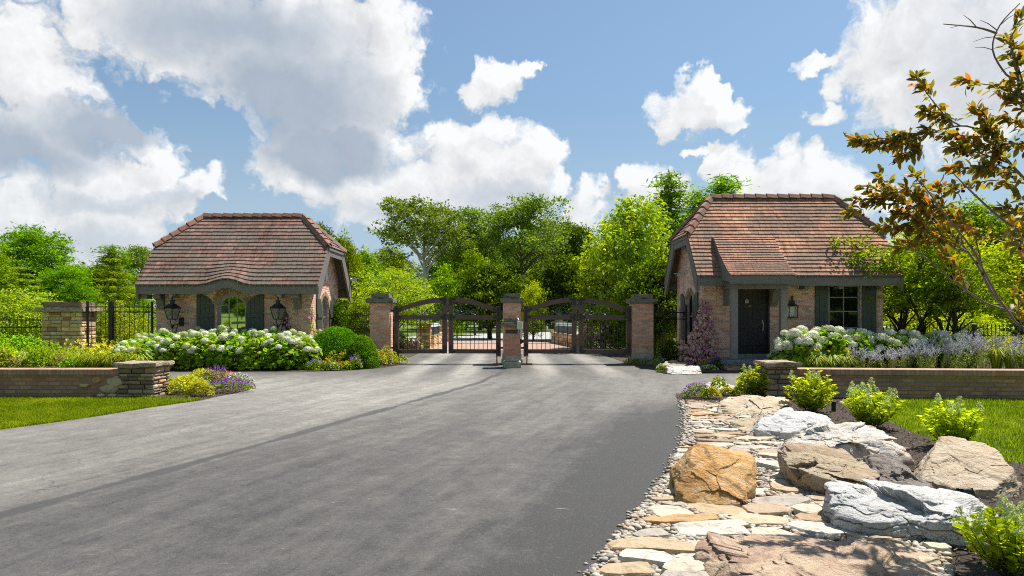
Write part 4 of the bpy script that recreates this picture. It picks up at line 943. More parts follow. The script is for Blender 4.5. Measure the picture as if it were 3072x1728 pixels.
def gate_leaf(label, xh, W_, s, seed):
    """hinge at xh, leaf runs towards +s"""
    r = thing('gate_leaf', label, 'gate', (xh, YG, .25), 'arched entrance gate leaves')
    X = lambda u: xh + s * u
    y0, y1 = YG - .055, YG + .055
    sw = .145
    def arch(u): return 1.80 + (2.155 - 1.80) * math.sin(min(1, max(0, (u - .1) / (W_ - .1))) * math.pi / 2) ** .92
    pr = lambda mb, pts, a=y0, b=y1: mb.prism([(X(u), z) for u, z in pts], lambda u, v, t: (u, t, v), a, b)
    pr(MB(), [(0, .25), (sw, .25), (sw, 1.865), (0, 1.865)]).build('hinge_stile', M['gate_wood'], r, bevel=.008)
    pr(MB(), [(W_ - sw, .345), (W_, .345), (W_, 2.157), (W_ - sw, 2.150)]).build('meeting_stile', M['gate_wood'], r, bevel=.008)
    yi0, yi1 = y0 + .004, y1 - .004
    us = [sw + (W_ - 2 * sw) * k / 20 for k in range(21)]
    pr(MB(), [(u, arch(u)) for u in us] + [(u, arch(u) - .155) for u in us[::-1]], yi0, yi1).build('arch_rail', M['gate_wood'], r, bevel=.006)
    pr(MB(), [(sw, 1.435), (W_ - sw, 1.435), (W_ - sw, 1.575), (sw, 1.575)], yi0, yi1).build('middle_rail', M['gate_wood'], r, bevel=.006)
    pr(MB(), [(sw, .345), (W_ - sw, .345), (W_ - sw, .475), (sw, .475)], yi0, yi1).build('bottom_rail', M['gate_wood'], r, bevel=.006)
    n = 9
    for k in range(1, n + 1):
        u = sw + (W_ - 2 * sw) * k / (n + 1); MB().tube([(X(u), YG, .47), (X(u), YG, 1.44)], .0105, 6).build('bar', M['iron'], r)
    for z in (.655, 1.27): MB().box(min(X(sw), X(W_ - sw)), max(X(sw), X(W_ - sw)), YG - .013, YG + .013, z - .006, z + .006).build('cross_rod', M['iron'], r)
    # strap hinges and corner plates with bolts, both faces
    def plate(st, u0, u1, z0, z1):
        for a, b in ((y0 - .010, y0 - .002), (y1 + .002, y1 + .010)): pr(st, [(u0, z0), (u1, z0), (u1, z1), (u0, z1)], a, b)
    def bolts(st, *uz):
        for u, z in uz:
            st.lathe([(0, 0), (.012, 0), (.012, .014), (0, .018)], (0, 0, 0), 6)
            st.V[-1] = np.stack([st.V[-1][:, 0] + X(u), y0 - .010 - st.V[-1][:, 2], st.V[-1][:, 1] + z], 1)
        st.build('strap_plate', M['gate_iron'], r)
    def L(u, z, du, dz, *bz, w=.075):   # corner plate: upright and arm
        st = MB(); plate(st, min(u, u + w * np.sign(du)), max(u, u + w * np.sign(du)), min(z, z + dz), max(z, z + dz))
        a, b = u + w * np.sign(du), u + du; plate(st, min(a, b), max(a, b), min(z, z + w * np.sign(dz)), max(z, z + w * np.sign(dz))); bolts(st, *bz)
    L(W_ - .03, 2.125, -.19, -.23, (W_ - .065, 2.09), (W_ - .065, 1.99), (W_ - .13, 2.09), (W_ - .19, 2.09)); L(W_ - .03, .37, -.19, .22, (W_ - .065, .41), (W_ - .065, .5), (W_ - .15, .41)); L(.035, .36, .20, .30, (.07, .42), (.07, .56), (.17, .40))
    st = MB(); plate(st, .03, .11, 1.60, 1.83); z_ = arch(.19) - .115
    for a, b in ((y0 - .010, y0 - .002), (y1 + .002, y1 + .010)): pr(st, [(.112, z_ - .06), (.25, z_ + .02), (.25, z_ + .095), (.112, z_ + .03)], a, b)
    plate(st, .03, .11, 1.36, 1.6); plate(st, .11, .23, 1.475, 1.545); bolts(st, (.07, 1.78), (.07, 1.66), (.07, 1.45), (.17, 1.51))
    st = MB(); plate(st, W_ - .11, W_ - .03, 1.41, 1.62); plate(st, W_ - .21, W_ - .112, 1.475, 1.545); bolts(st, (W_ - .07, 1.46), (W_ - .07, 1.57), (W_ - .16, 1.51))
    # wrought scrollwork under the arch
    sc = MB()
    def spiral(cx, cz, r0, turns, a0, dirn, tail=None):
        pts = []
        for k in range(22):
            t = k / 21; rr = r0 * (1 - .82 * t); a = a0 + dirn * turns * 2 * math.pi * t; pts.append((X(cx + rr * math.cos(a)), YG, cz + rr * math.sin(a)))
        if tail: pts = [(X(u), YG, z) for u, z in tail] + pts
        sc.tube(pts, .0105, 5)
    c0 = W_ - sw
    for a_, b_, rr, d_ in ((.11, 1.66, .085, 1), (.30, 1.74, .13, -1), (.47, 1.685, .085, 1), (.62, 1.66, .07, -1), (.78, 1.64, .055, 1), (.92, 1.62, .04, -1)):
        spiral(c0 - a_, b_, rr, 1.4, (math.pi * .5 if d_ > 0 else -math.pi * .5), d_)
    bez = lambda p: [(X(c0 - a), YG, z) for a, z in p]
    sc.tube(bez([(.02, 1.95), (.06, 1.75), (.18, 1.60), (.34, 1.60), (.46, 1.66), (.50, 1.74)]), .0105, 5)
    sc.tube(bez([(.14, 2.0 - .03), (.30, 1.90), (.46, 1.78), (.60, 1.63), (.74, 1.585)]), .0105, 5); sc.tube(bez([(.02, 1.60), (.1, 1.585), (.2, 1.70), (.24, 1.86), (.16, 1.93), (.12, 1.86)]), .0105, 5)
    sc.build('scrollwork', M['scroll'], r)
    # hinge arms to the pier
    for z in (.52, 1.72): MB().box(min(X(0), X(-.14)), max(X(0), X(-.14)), YG - .02, YG + .02, z - .03, z + .03).build('hinge', M['gate_iron'], r)
    return r
gate_leaf('dark brown arched gate leaf hinged on the pier by the boxwood', -3.80, 1.70, 1, 1)
gate_leaf('dark brown arched gate leaf on the boxwood side of the middle pier', -.37, 1.675, -1, 2)
gate_leaf('dark brown arched gate leaf on the porch-house side of the middle pier', .38, 1.70, 1, 3)
gate_leaf('dark brown arched gate leaf hinged on the pier nearest the porch guardhouse', 3.84, 1.69, -1, 4)
for (x0, x1, yv_, lab) in ((-3.98, -3.62, 22.0, 'rusty gate operator plate at the foot of the boxwood-side pier'), (-.60, -.36, 21.6, 'rusty gate operator plate on the boxwood side of the PRIVATE pillar'), (.30, .64, 21.6, 'bright orange rusted plate beside the PRIVATE pillar'), (3.62, 3.86, 21.9, 'rusty gate operator plate at the foot of the porch-side pier')):
    g = MB().box(x0, x1, yv_ - .14, yv_ + .14, .012, .05).box((x0 + x1) / 2 - .02, (x0 + x1) / 2 + .02, yv_ + .0, yv_ + .04, .05, .30)
    tag(g.build('gate_plate', M['rust'], None, bevel=.008), lab, 'gate plate', 'gate operator plates')

# ------------------------------------------------------------------ iron fences
def fence(label, p0, p1, z0, z1, posts, sp, rails, spear=.09, r=.0095, post_w=.06, wide=(), over=.0, finial=False):
    p0, p1 = Vector((*p0, 0)), Vector((*p1, 0)); d = p1 - p0; Lg = d.length; d.normalize()
    rt = thing('iron_fence', label, 'fence', (p0.x, p0.y, 0))
    at = lambda s: p0 + d * s
    for k, s in enumerate(posts):
        a = at(s * Lg); w = (.13 if k in wide else post_w) / 2
        MB().box(a.x - w, a.x + w, a.y - w, a.y + w, 0, z1 + over).build('post', M['iron'], rt, bevel=.005)
    for z in rails: 
        MB().bar(at(0) + Vector((0, 0, z)), at(Lg) + Vector((0, 0, z)), .028, .034).build('rail', M['iron'], rt)
    n = int(Lg / sp); proto = None
    for k in range(1, n):
        a = at(Lg * k / n)
        if proto is None:
            m = MB(); z = z1
            m.tube([(0, 0, z0), (0, 0, z - spear)], r, 4)
            if finial: m.lathe([(.004, z - spear - .03), (.020, z - spear - .02), (.020, z - spear), (.010, z - spear + .012), (.022, z - spear + .035), (.0, z)], (0, 0, 0), 6)
            else: m.lathe([(r, z - spear), (.016, z - spear + .012), (0, z)], (0, 0, 0), 5)
            proto = m.build('picket', M['iron']); o = proto
        else: o = proto.copy(); COL.objects.link(o)
        o.parent = rt; o.location = a - ORG[rt]
    return rt
fence('low black iron fence before the cypress, ending at the fieldstone pillar', (-17.5, 22.4), (-15.2, 22.4), .05, 1.56, (.02,), .125, (.25, 1.18, 1.42), post_w=.06)
fence('tall black iron panel with a wide post between fieldstone pillar and guardhouse', (wx(259, 21.7), 21.7), (wx(452, 22.0), 22.15), .15, 2.0, (0.02, .37, .985), .138, (.22, 1.68, 1.84), wide=(1,), r=.012, over=.02)
fence('short black iron fence between the ivy corner and the boxwood-side gate pier', (-6.0, 24.0), (-4.55, 22.4), .05, 1.72, (.97,), .14, (.2, 1.35, 1.58), over=.05)
fence('black iron fence between the porch-side gate pier and the rose-covered gable', (4.55, 22.2), (5.72, 22.35), .05, 1.86, (.04, .98), .115, (.2, 1.45, 1.66), over=.05)
fence('low black spear-topped iron fence behind the white hydrangeas and russian sage', (11.3, 22.2), (18.5, 22.2), .05, 1.30, (.28, .52, .78), .125, (.25, .92), finial=True, r=.011, post_w=.09, over=-.02)

# ------------------------------------------------------------------ stonework pillars and garden walls
def ledge_pillar(mb, x0, x1, y0, y1, z0, z1, course=(.07, .13), lens=(.12, .34), seed=1, bulge=.012, hole=None):
    """dry-laid stones round the four faces"""
    rnd = random.Random(seed); z = z0
    while z < z1 - .02:
        hgt = min(rnd.uniform(*course), z1 - z)
        if z1 - z - hgt < course[0] * .6: hgt = z1 - z
        for face in range(4):
            a, b = (x0, x1) if face % 2 == 0 else (y0, y1); u = a
            while u < b - .01:
                w = rnd.uniform(*lens)
                if b - u - w < lens[0] * .7: w = b - u
                j = rnd.uniform(0, bulge * 2); dep = .12; g = .006
                split = rnd.random() < .18 and hgt > course[0] * 1.3
                for (za, zb) in (((z, z + hgt * .5), (z + hgt * .5, z + hgt)) if split else ((z, z + hgt),)):
                    q = lambda: rnd.uniform(0, .011)
                    if face == 0: fx_ = lambda U, V, T: (U, y0 - j + T, V)
                    elif face == 2: fx_ = lambda U, V, T: (U, y1 + j - T, V)
                    elif face == 3: fx_ = lambda U, V, T: (x0 - j + T, U, V)
                    else: fx_ = lambda U, V, T: (x1 + j - T, U, V)
                    c = .018
                    fr_ = [(u + g + c + q(), za + g + c + q()), (u + w - g - c - q(), za + g + c + q()), (u + w - g - c - q(), zb - g - c - q()), (u + g + c + q(), zb - g - c - q())]
                    bk = [(u + g, za + g), (u + w - g, za + g), (u + w - g, zb - g), (u + g, zb - g)]
                    tilt = rnd.uniform(-.008, .008)
                    vs = [fx_(U, V, tilt * (1 if i in (1, 2) else -1)) for i, (U, V) in enumerate(fr_)] + [fx_(U, V, .022) for U, V in bk] + [fx_(U, V, dep) for U, V in bk]
                    fs = [(0, 1, 2, 3)] + [(i, i + 4, (i + 1) % 4 + 4, (i + 1) % 4) for i in range(4)] + [(i + 4, i + 8, (i + 1) % 4 + 8, (i + 1) % 4 + 4) for i in range(4)]
                    mb.add(vs, fs, rnd.random())
                u += w
        z += hgt
    return mb
M['joint'] = plain('dark_joint', (.05, .042, .034), .95, .3, 20)
def stone_pillar(label, x0, x1, y0, y1, z1, mt, cap, caps, course, lens, seed, group=None):
    r = thing('stone_pillar', label, 'stone pillar', ((x0 + x1) / 2, (y0 + y1) / 2, 0), group)
    ledge_pillar(MB(), x0, x1, y0, y1, -.02, z1, course, lens, seed).build('shaft', M[mt], r)
    MB().box(x0 + .03, x1 - .03, y0 + .03, y1 - .03, 0, z1 - .005).build('core', M['joint'], r)
    z = z1
    for (ov, t, mm, ro) in caps:
        slabmesh('capstone', x0 - ov, x1 + ov, y0 - ov, y1 + ov, z, z + t, M[mm], r, ro, seed + int(z * 10)); z += t
    return r
M['cap_tan'] = rockmat('tan_capstone', (.46, .36, .24), (.38, .28, .18), (.52, .44, .32), (.16, .11, .07), .6, None, 1.5)
M['cap_sand'] = rockmat('sand_capstone', (.44, .38, .25), (.38, .32, .21), (.50, .44, .31), (.20, .14, .08), .4, None, 1.5)
M['cap_brown'] = rockmat('brown_capstone', (.22, .165, .11), (.30, .23, .15), (.17, .12, .08), (.10, .075, .05), .5, None, 1.5)
stone_pillar('ledgestone pillar at the end of the garden wall by the golden coleus', wx(362, 12.95), wx(472, 12.95) - .02, 12.85, 13.45, .585, 'fieldstone_dark', 0, ((.075, .085, 'cap_tan', .03),), (.06, .12), (.14, .34), 5)
stone_pillar('ledgestone pillar at the end of the garden wall by the bright green shrubs', wx(2302, 12.8), wx(2387, 12.8) + .02, 12.75, 13.3, .60, 'fieldstone_dark', 0, ((.065, .09, 'cap_tan', .03),), (.06, .12), (.12, .30), 8)
stone_pillar('tall tan fieldstone pillar among yellow daylilies at the iron fence', wx(128, 21.7), wx(258, 21.7) - .12, 21.65, 22.45, 1.68, 'fieldstone', 0, ((.14, .14, 'cap_sand', .012), (-.02, .18, 'cap_brown', .02)), (.10, .24), (.15, .38), 3)
def garden_wall(label, x0, y0, x1, y1, z1, rub=None):
    r = thing('garden_wall', label, 'wall', ((x0 + x1) / 2, (y0 + y1) / 2, 0), 'low brick garden walls')
    d = Vector((x1 - x0, y1 - y0, 0)).normalized(); nrm_ = Vector((-d.y, d.x, 0)); L_ = math.hypot(x1 - x0, y1 - y0)
    a, b = Vector((x0, y0, 0)), Vector((x1, y1, 0)); up = Vector((0, 0, 1))
    def run(nm, w, za, zb, m, bev=0):
        mb = MB(); c = (a + b) / 2; Mx = Matrix((d, nrm_, up)).transposed(); mb.obox(c + up * (za + zb) / 2 + nrm_ * .17, (L_, w, zb - za), Mx); return mb.build(nm, m, r, bevel=bev)
    run('brickwork', .30, -.1, z1 - .105, M['brick_wall']); run('coping', .40, z1 - .105, z1, M['brick_cap'], .008)
    return r, a, d
r, a, d = garden_wall('low brick garden wall with rowlock coping above the clipped lawn strip', -16, 12.85, wx(366, 12.95), 12.85, .548)
st = MB(); rnd = random.Random(2)
for (px, py, w, hh) in ((288, 1140, .17, .12), (342, 1146, .33, .19), (328, 1167, .36, .17), (252, 1156, .19, .07), (270, 1188, .17, .12), (303, 1187, .16, .09), (335, 1187, .18, .09), (350, 1130, .1, .06)):
    X, Z = wx(px, 12.84), wz(py, 12.84); n = 9; ph = rnd.random() * 6
    o = [(X + w / 2 * math.cos(ph + 2 * math.pi * k / n) * rnd.uniform(.85, 1.1), Z + hh / 2 * math.sin(ph + 2 * math.pi * k / n) * rnd.uniform(.85, 1.12)) for k in range(n)]
    i_ = [(X + (u - X) * .8, Z + (v - Z) * .8) for u, v in o]
    vs = [(u, 12.87, v) for u, v in o] + [(u, 12.83, v) for u, v in o] + [(u, 12.81, v) for u, v in i_] + [(X, 12.808, Z)]
    vs = [(x, y + .01, z) for x, y, z in vs]
    fs = [(k, (k + 1) % n, n + (k + 1) % n, n + k) for k in range(n)] + [(n + k, n + (k + 1) % n, 2 * n + (k + 1) % n, 2 * n + k) for k in range(n)]
    st.add(vs, fs, c_ := rnd.random()); st.Fc.append(np.array([(2 * n + k, 2 * n + (k + 1) % n, 3 * n) for k in range(n)]) + st.n - len(vs)); st.A.append(np.full(n, c_))
st.build('inset_stones', M['fieldstone'], r)
garden_wall('low brick garden wall with rowlock coping below the russian sage', wx(2384, 12.85), 12.85, 15.0, 12.0, .555)
# ------------------------------------------------------------------ lane beyond the gates: stone walls with mailboxes, lantern piers
def lane_wall(label, p0, p1, z1, seed):
    r = thing('mailbox_wall', label, 'stone wall', ((p0[0] + p1[0]) / 2, (p0[1] + p1[1]) / 2, 0))
    a, b = Vector((*p0, 0)), Vector((*p1, 0)); L_ = (b - a).length; mb = MB()
    ledge_pillar(mb, 0, L_, 0, .45, -.02, z1, (.12, .2), (.2, .45), seed)
    d = (b - a).normalized(); nn = Vector((-d.y, d.x, 0))
    mb.V = [np.array(a) + v[:, :1] * np.array(d) + v[:, 1:2] * np.array(nn) + v[:, 2:] * np.array((0, 0, 1)) for v in mb.V]
    mb.build('stonework', M['fieldstone'], r)
    co = MB().obox((a + b) / 2 + nn * .225 + Vector((0, 0, z1 / 2)), (L_ - .06, .38, z1 - .02), Matrix((d, nn, Vector((0, 0, 1)))).transposed()); co.build('core', M['joint'], r)
    cp = MB().obox((a + b) / 2 + nn * .225 + Vector((0, 0, z1 + .03)), (L_, .50, .06), Matrix((d, nn, Vector((0, 0, 1)))).transposed()); cp.build('coping', M['cap_sand'], r)
    return a, d, nn
def mailbox(label, p, ang, grp):
    r = thing('mailbox', label, 'mailbox', p, grp); r.rotation_euler = (0, 0, ang); ORG[r] = Vector((0, 0, 0))
    MB().box(-.17, .17, -.2, .2, 0, .42).build('box_body', M['mail_metal'], r, bevel=.01)
    MB().prism([(-.21, .42), (.21, .42), (0, .58)], lambda u, v, t: (u, t, v), -.24, .24).build('roof', M['copper'], r)
    MB().box(-.12, .12, -.215, -.202, .10, .34).build('door', M['grey_metal'], r); MB().box(-.05, .05, -.225, -.216, .16, .28).build('handle', M['iron'], r)
    return r
a, d, nn = lane_wall('low fieldstone wall with four mailboxes on the boxwood side of the lane', (-3.85, 33.1), (-4.05, 40.5), .55, 21)
for k, nm in enumerate(('nearest the lantern pier', 'second from the lantern pier', 'third from the lantern pier', 'farthest from the lantern pier')):
    mailbox('grey mailbox with verdigris roof on the boxwood-side lane wall, ' + nm, a + d * (.55 + 1.1 * k) + nn * .22 + Vector((0, 0, .60)), math.atan2(d.y, d.x) - R(90) - R(50), 'mailboxes on the lane wall seen past the boxwood')
a, d, nn = lane_wall('low fieldstone wall with three mailboxes on the rose side of the lane', (3.55, 33.3), (2.75, 40.4), .55, 22)
for k, nm in enumerate(('nearest the pier with roses', 'in the middle of the three', 'nearest the concrete road')):
    mailbox('grey mailbox with verdigris roof on the rose-side lane wall, ' + nm, a + d * (2.2 + 1.5 * k) - nn * .0 + nn * .22 + Vector((0, 0, .60)), R(60), 'mailboxes on the lane wall seen past the roses')
def lantern_pier(label, x, y, seed, llab):
    stone_pillar(label, x - .3, x + .3, y - .3, y + .3, 1.12, 'fieldstone', 0, ((.1, .1, 'cap_sand', .012), (-.06, .1, 'cap_sand', .012)), (.12, .22), (.18, .34), seed, 'lantern piers along the lane')
    r = thing('pier_lantern', llab, 'lantern', (x, y, 1.32), 'lanterns on the lane piers'); q = math.pi / 4; z = 1.32
    MB().lathe([(.07, z), (.05, z + .02), (.02, z + .04), (.02, z + .12), (.10, z + .14)], (x, y, 0), 8).build('stem', M['iron'], r)
    MB().lathe([(.10, z + .14), (.17, z + .42)], (x, y, 0), 4, rot=q).build('lantern_glass', M['lantern_glass'], r)
    MB().lathe([(.20, z + .42), (.21, z + .44), (.10, z + .54), (.06, z + .58), (.06, z + .64), (.02, z + .68), (0, z + .76)], (x, y, 0), 4, rot=q).build('cap', M['iron'], r)
lantern_pier('fieldstone lantern pier nearest on the boxwood side of the lane', wx(1272, 32.6), 32.7, 31, 'black lantern on the near lane pier seen through the boxwood-side gate')
lantern_pier('fieldstone lantern pier at the far end of the four-mailbox wall', -4.1, 41.0, 32, 'black lantern on the far lane pier behind four mailboxes')
lantern_pier('fieldstone lantern pier by the blush rose bush', wx(1760, 32.8), 32.9, 33, 'black lantern on the lane pier by the blush roses')
lantern_pier('fieldstone lantern pier at the far end of the three-mailbox wall', wx(1678, 41), 41.0, 34, 'black lantern on the far lane pier behind three mailboxes')
# ------------------------------------------------------------------ trees
def crown_clumps(lobes, n, rs, shell=.5, up=.0):
    ls = np.array([(*c, *r) for c, r in lobes]); vol = (ls[:, 3] * ls[:, 4] * ls[:, 5]) ** .67
    k = rs.choice(len(ls), n, p=vol / vol.sum())
    d = norm(rs.normal(size=(n, 3)) + np.array((0, 0, up))); rad = (shell + (1 - shell) * rs.random(n) ** .6)[:, None]
    return ls[k, :3] + d * ls[k, 3:] * rad, d
def foliage(mb, cl, dirs, per, rc, L, W, rs, flat=.55, upb=.55, horiz=0.3, drop=0.0):
    n = len(cl) * per
    c = np.repeat(cl, per, 0); dd = np.repeat(dirs, per, 0)
    off = rs.normal(size=(n, 3)) * rc * np.array((1, 1, flat)); off += dd * rc * .2
    c = c + off
    ax = norm(rs.normal(size=(n, 3)) * np.array((1, 1, .55)) + norm(off) * .8 + np.array((0, 0, -drop)))
    nr = norm(rs.normal(size=(n, 3)) * .7 + np.array((0, 0, upb)) + dd * .45)
    tone = np.repeat(rs.normal(.45, .16, len(cl)), per)
    val = np.clip(tone + rs.normal(0, .22, n), 0, 1)
    s = rs.uniform(.65, 1.25, n)
    leaves(mb, c, ax, nr, L * s, W * s, val)
def gen_lobes(kind, H, Wd, zb, rs, n):
    out = []
    for k in range(n):
        t = (k + .5) / n
        if kind == 'round':
            z = zb + (H - zb) * (.12 + .76 * t); prof = math.sqrt(max(.05, 1 - (2 * (t - .42)) ** 2 * .8)); a = k * 2.4 + rs.uniform(-.4, .4)
            rr = Wd / 2 * prof * rs.uniform(.35, .75); r = Wd * rs.uniform(.17, .27) * (.7 + .3 * prof)
            out.append(((rr * math.cos(a), rr * math.sin(a), z), (r, r, r * rs.uniform(.6, .85))))
        elif kind == 'cone':
            z = zb + (H - zb) * t * .97; prof = (1 - t) ** .8; a = k * 2.4; rr = Wd / 2 * prof * rs.uniform(.3, .75); r = Wd * .5 * (prof * .42 + .10)
            out.append(((rr * math.cos(a), rr * math.sin(a), z), (r, r, r * .6)))
        else:   # open: few lobes high on long limbs
            z = zb + (H - zb) * rs.uniform(.2, .93); a = k * 2.4 + rs.uniform(-.6, .6); rr = Wd / 2 * rs.uniform(.25, .9) * (1.05 - .5 * max(0, (z - zb) / (H - zb) - .5)); r = Wd * rs.uniform(.11, .19)
            out.append(((rr * math.cos(a), rr * math.sin(a), z), (r * 1.15, r * 1.15, r * .7)))
    out.append(((0, 0, H - (H - zb) * .12), (Wd * .13, Wd * .13, (H - zb) * .12)))
    return out
TREE = {}
def tree_mesh(key, kind, H, Wd, zb, mt, bark, seed, nl=16, clumps=330, per=26, L=.2, W=.11, rc=.32, trunk=.16, shell=.45, flat=.5, extra=None, drop=0., stems=1, upb=.55):
    rs = np.random.RandomState(seed); lobes = gen_lobes(kind, H, Wd, zb, rs, nl) if extra is None else extra
    t = MB()
    for s in range(stems):
        ph = s * 2.1 + seed; lean = .06 * H if stems > 1 else .02 * H
        top = np.array((lean * 1.6 * math.cos(ph), lean * 1.6 * math.sin(ph), H * (.9 if kind != 'open' else .72)))
        base = np.array((.12 * math.cos(ph), .12 * math.sin(ph), -.1)) * (1 if stems > 1 else 0)
        pts = [base + (top - base) * k / 6 + np.array((rs.normal(0, .012 * H), rs.normal(0, .012 * H), 0)) * (k > 0) for k in range(7)]
        rad = [trunk * (1.25 if k == 0 else 1) * (1 - .13 * k) / (1 if stems == 1 else 1.5) for k in range(7)]
        t.tube(pts, rad, 7)
        for i, (c, r) in enumerate(lobes):
            if stems > 1 and i % stems != s: continue
            c = np.array(c); zz = max(zb * .55, c[2] - math.hypot(c[0], c[1]) * (.9 if kind != 'cone' else .15)); f = min(.98, max(.1, zz / top[2])); b = base + (top - base) * f
            mid = (b + c) / 2 + np.array((0, 0, .08 * np.linalg.norm(c - b))) + rs.normal(0, .05, 3)
            rb = max(.018, trunk * (.52 - .3 * f)); t.tube([b, mid, c], [rb, rb * .65, rb * .25], 5)
            for _ in range(4):
                dd = norm(rs.normal(size=3)) * np.array(r) * .85; t.tube([mid * .35 + c * .65, c + dd * .5 + np.array((0, 0, .05)), c + dd], [rb * .4, rb * .25, rb * .08], 4)
    cl, d = crown_clumps(lobes, clumps, rs, shell)
    m = MB(); foliage(m, cl, d, per, rc, L, W, rs, flat, upb, drop=drop)
    a = t.build('trunk', M[bark], None, True); b = m.build('crown', M[mt], None)
    for o in (a, b): COL.objects.unlink(o)
    TREE[key] = (a, b)
def tree(key, label, X, Y, s=1.0, rot=0.0, group='trees', sz=None, z=0, name='tree', cat='tree'):
    r = thing(name, label, cat, (X, Y, z), group); ORG[r] = Vector((0, 0, 0)); r.rotation_euler = (0, 0, rot); r.scale = (s, s, sz or s)
    for o in TREE[key]:
        c = o.copy(); COL.objects.link(c); c.parent = r
    return r
tree_mesh('maple', 'round', 9.0, 6.6, 1.5, 'lf_mid', 'bark', 1, nl=30, clumps=430, per=44, L=.25, W=.155, rc=.36, shell=.62)
tree_mesh('oak', 'round', 9.0, 7.0, 1.7, 'lf_dark', 'bark_dark', 2, nl=32, clumps=420, per=44, L=.26, W=.16, rc=.37, shell=.62)
tree_mesh('dome', 'round', 5.2, 5.6, 1.0, 'lf_dark', 'bark_dark', 3, nl=30, clumps=400, per=44, L=.20, W=.135, rc=.27, shell=.68)
tree_mesh('lime', 'round', 6.2, 5.0, .4, 'lf_lime', 'bark', 4, nl=34, clumps=420, per=40, L=.20, W=.095, rc=.25, shell=.5, drop=.5, flat=.6)
tree_mesh('lime_umbrella', 'round', 6.2, 8.0, 2.5, 'lf_lime', 'bark_dark', 14, nl=30, clumps=520, per=24, L=.20, W=.095, rc=.27, shell=.5, drop=.3, flat=.5, stems=3)
tree_mesh('open', 'open', 13.5, 10, 7.2, 'lf_sage', 'bark_pale', 5, nl=30, clumps=400, per=26, L=.30, W=.19, rc=.33, trunk=.36, shell=.3)
tree_mesh('open_b', 'open', 13.5, 8, 6.0, 'lf_sage', 'bark_dark', 6, nl=34, clumps=440, per=26, L=.26, W=.15, rc=.32, trunk=.2, shell=.25)
tree_mesh('cypress', 'cone', 12, 6.0, .6, 'lf_cypress', 'bark', 7, nl=60, clumps=900, per=30, L=.32, W=.085, rc=.30, trunk=.2, shell=.4, flat=.45, drop=.2)
tree_mesh('cypress_round', 'round', 8.0, 6.4, .3, 'lf_cypress', 'bark', 8, nl=44, clumps=800, per=40, L=.26, W=.08, rc=.27, trunk=.18, shell=.6, flat=.45)
tree_mesh('bush_tree', 'round', 3.4, 4.2, .1, 'lf_lime', 'bark_dark', 9, nl=24, clumps=420, per=24, L=.13, W=.07, rc=.18, trunk=.08, shell=.5, flat=.45)
tree_mesh('green_bush', 'round', 2.6, 3.4, .05, 'lf_mid', 'bark', 10, nl=22, clumps=380, per=24, L=.13, W=.075, rc=.17, trunk=.06, shell=.5)
tree_mesh('bright', 'round', 6.0, 5.0, .3, 'lf_chart', 'bark', 12, nl=30, clumps=480, per=24, L=.19, W=.10, rc=.26, shell=.5, drop=.3)
def spruce_mesh(key, H, Wd, mt, seed):
    rs = np.random.RandomState(seed); t = MB(); m = MB(); t.tube([(0, 0, 0), (.03, 0, H * .5), (0, 0, H)], [.075, .05, .012], 6)
    c, ax, val = [], [], []; lv = int(H * 3.2)
    for k in range(lv):
        f = k / lv; z = .15 + (H - .2) * f; Lb = Wd / 2 * (1 - f) ** .75 * rs.uniform(.75, 1.15) + .08
        nb = 6 if f < .8 else 4
        for b in range(nb):
            a = 2 * math.pi * (b + rs.random() * .6) / nb + k; dz = .18 - .5 * (1 - f) * .6
            e = np.array((math.cos(a) * Lb, math.sin(a) * Lb, z + dz * Lb * .6)); s = np.array((0, 0, z))
            t.tube([s, (s + e) / 2 + np.array((0, 0, -.03)), e], [.014, .009, .004], 4)
            n = int(26 + 60 * Lb)
            u = rs.random(n) ** .7; p = s + (e - s) * u[:, None] + rs.normal(0, .05 + .07 * Lb * .4, (n, 3)) * np.array((1, 1, .55))
            side = np.array((-math.sin(a), math.cos(a), 0)); out = norm(e - s)
            dirs = out * rs.uniform(.3, 1, (n, 1)) + side * rs.normal(0, .8, (n, 1)) + np.array((0, 0, 1)) * rs.normal(-.05, .25, (n, 1))
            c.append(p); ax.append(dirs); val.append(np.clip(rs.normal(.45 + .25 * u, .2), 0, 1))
    c = np.concatenate(c); ax = np.concatenate(ax); val = np.concatenate(val)
    leaves(m, c, ax, rs.normal(size=(len(c), 3)) + np.array((0, 0, 1.0)), .17 * rs.uniform(.7, 1.3, len(c)), .042, val)
    a = t.build('trunk', M['bark'], None, True); b = m.build('crown', M[mt], None)
    for o in (a, b): COL.objects.unlink(o)
    TREE[key] = (a, b)
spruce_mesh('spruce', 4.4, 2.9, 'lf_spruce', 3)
def plant_tree(key, px, py_top, Y, label, H0, wpx=None, W0=None, rot=0, group='trees beyond the gates', name='tree', cat='tree'):
    H = wz(py_top, Y); s = H / H0; sx = s if wpx is None else (wpx / F * Y) / W0
    r = tree(key, label, wx(px, Y), Y, sx, rot, group, s, 0, name, cat); return r
gl = 'trees beside the fenced guardhouse'
plant_tree('cypress_round', 100, 668, 40, 'large feathery bald cypress towering over the low iron fence', 8.0, 300, 6.4, .3, gl)
plant_tree('cypress_round', -95, 690, 36, 'feathery bald cypress cut by the picture edge behind the low fence', 8.0, 260, 6.4, 2.3, gl)
plant_tree('cypress_round', 195, 790, 34, 'rounded cypress in front of the large bald cypress, above the fieldstone pillar', 8.0, 190, 6.4, 4, gl)
plant_tree('cypress', 338, 728, 48, 'dark narrow conifer between the big cypress and the mossy roof', 12, 260, 6.0, 1, gl, 'conifer', 'conifer')
plant_tree('open_b', 425, 735, 55, 'thin airy tree peeping over the hip of the mossy roof', 13.5, 150, 8, 2, gl)
plant_tree('oak', 270, 800, 42, 'dark green tree filling the gap behind the wide-post fence panel', 9, 260, 7, 2, gl)
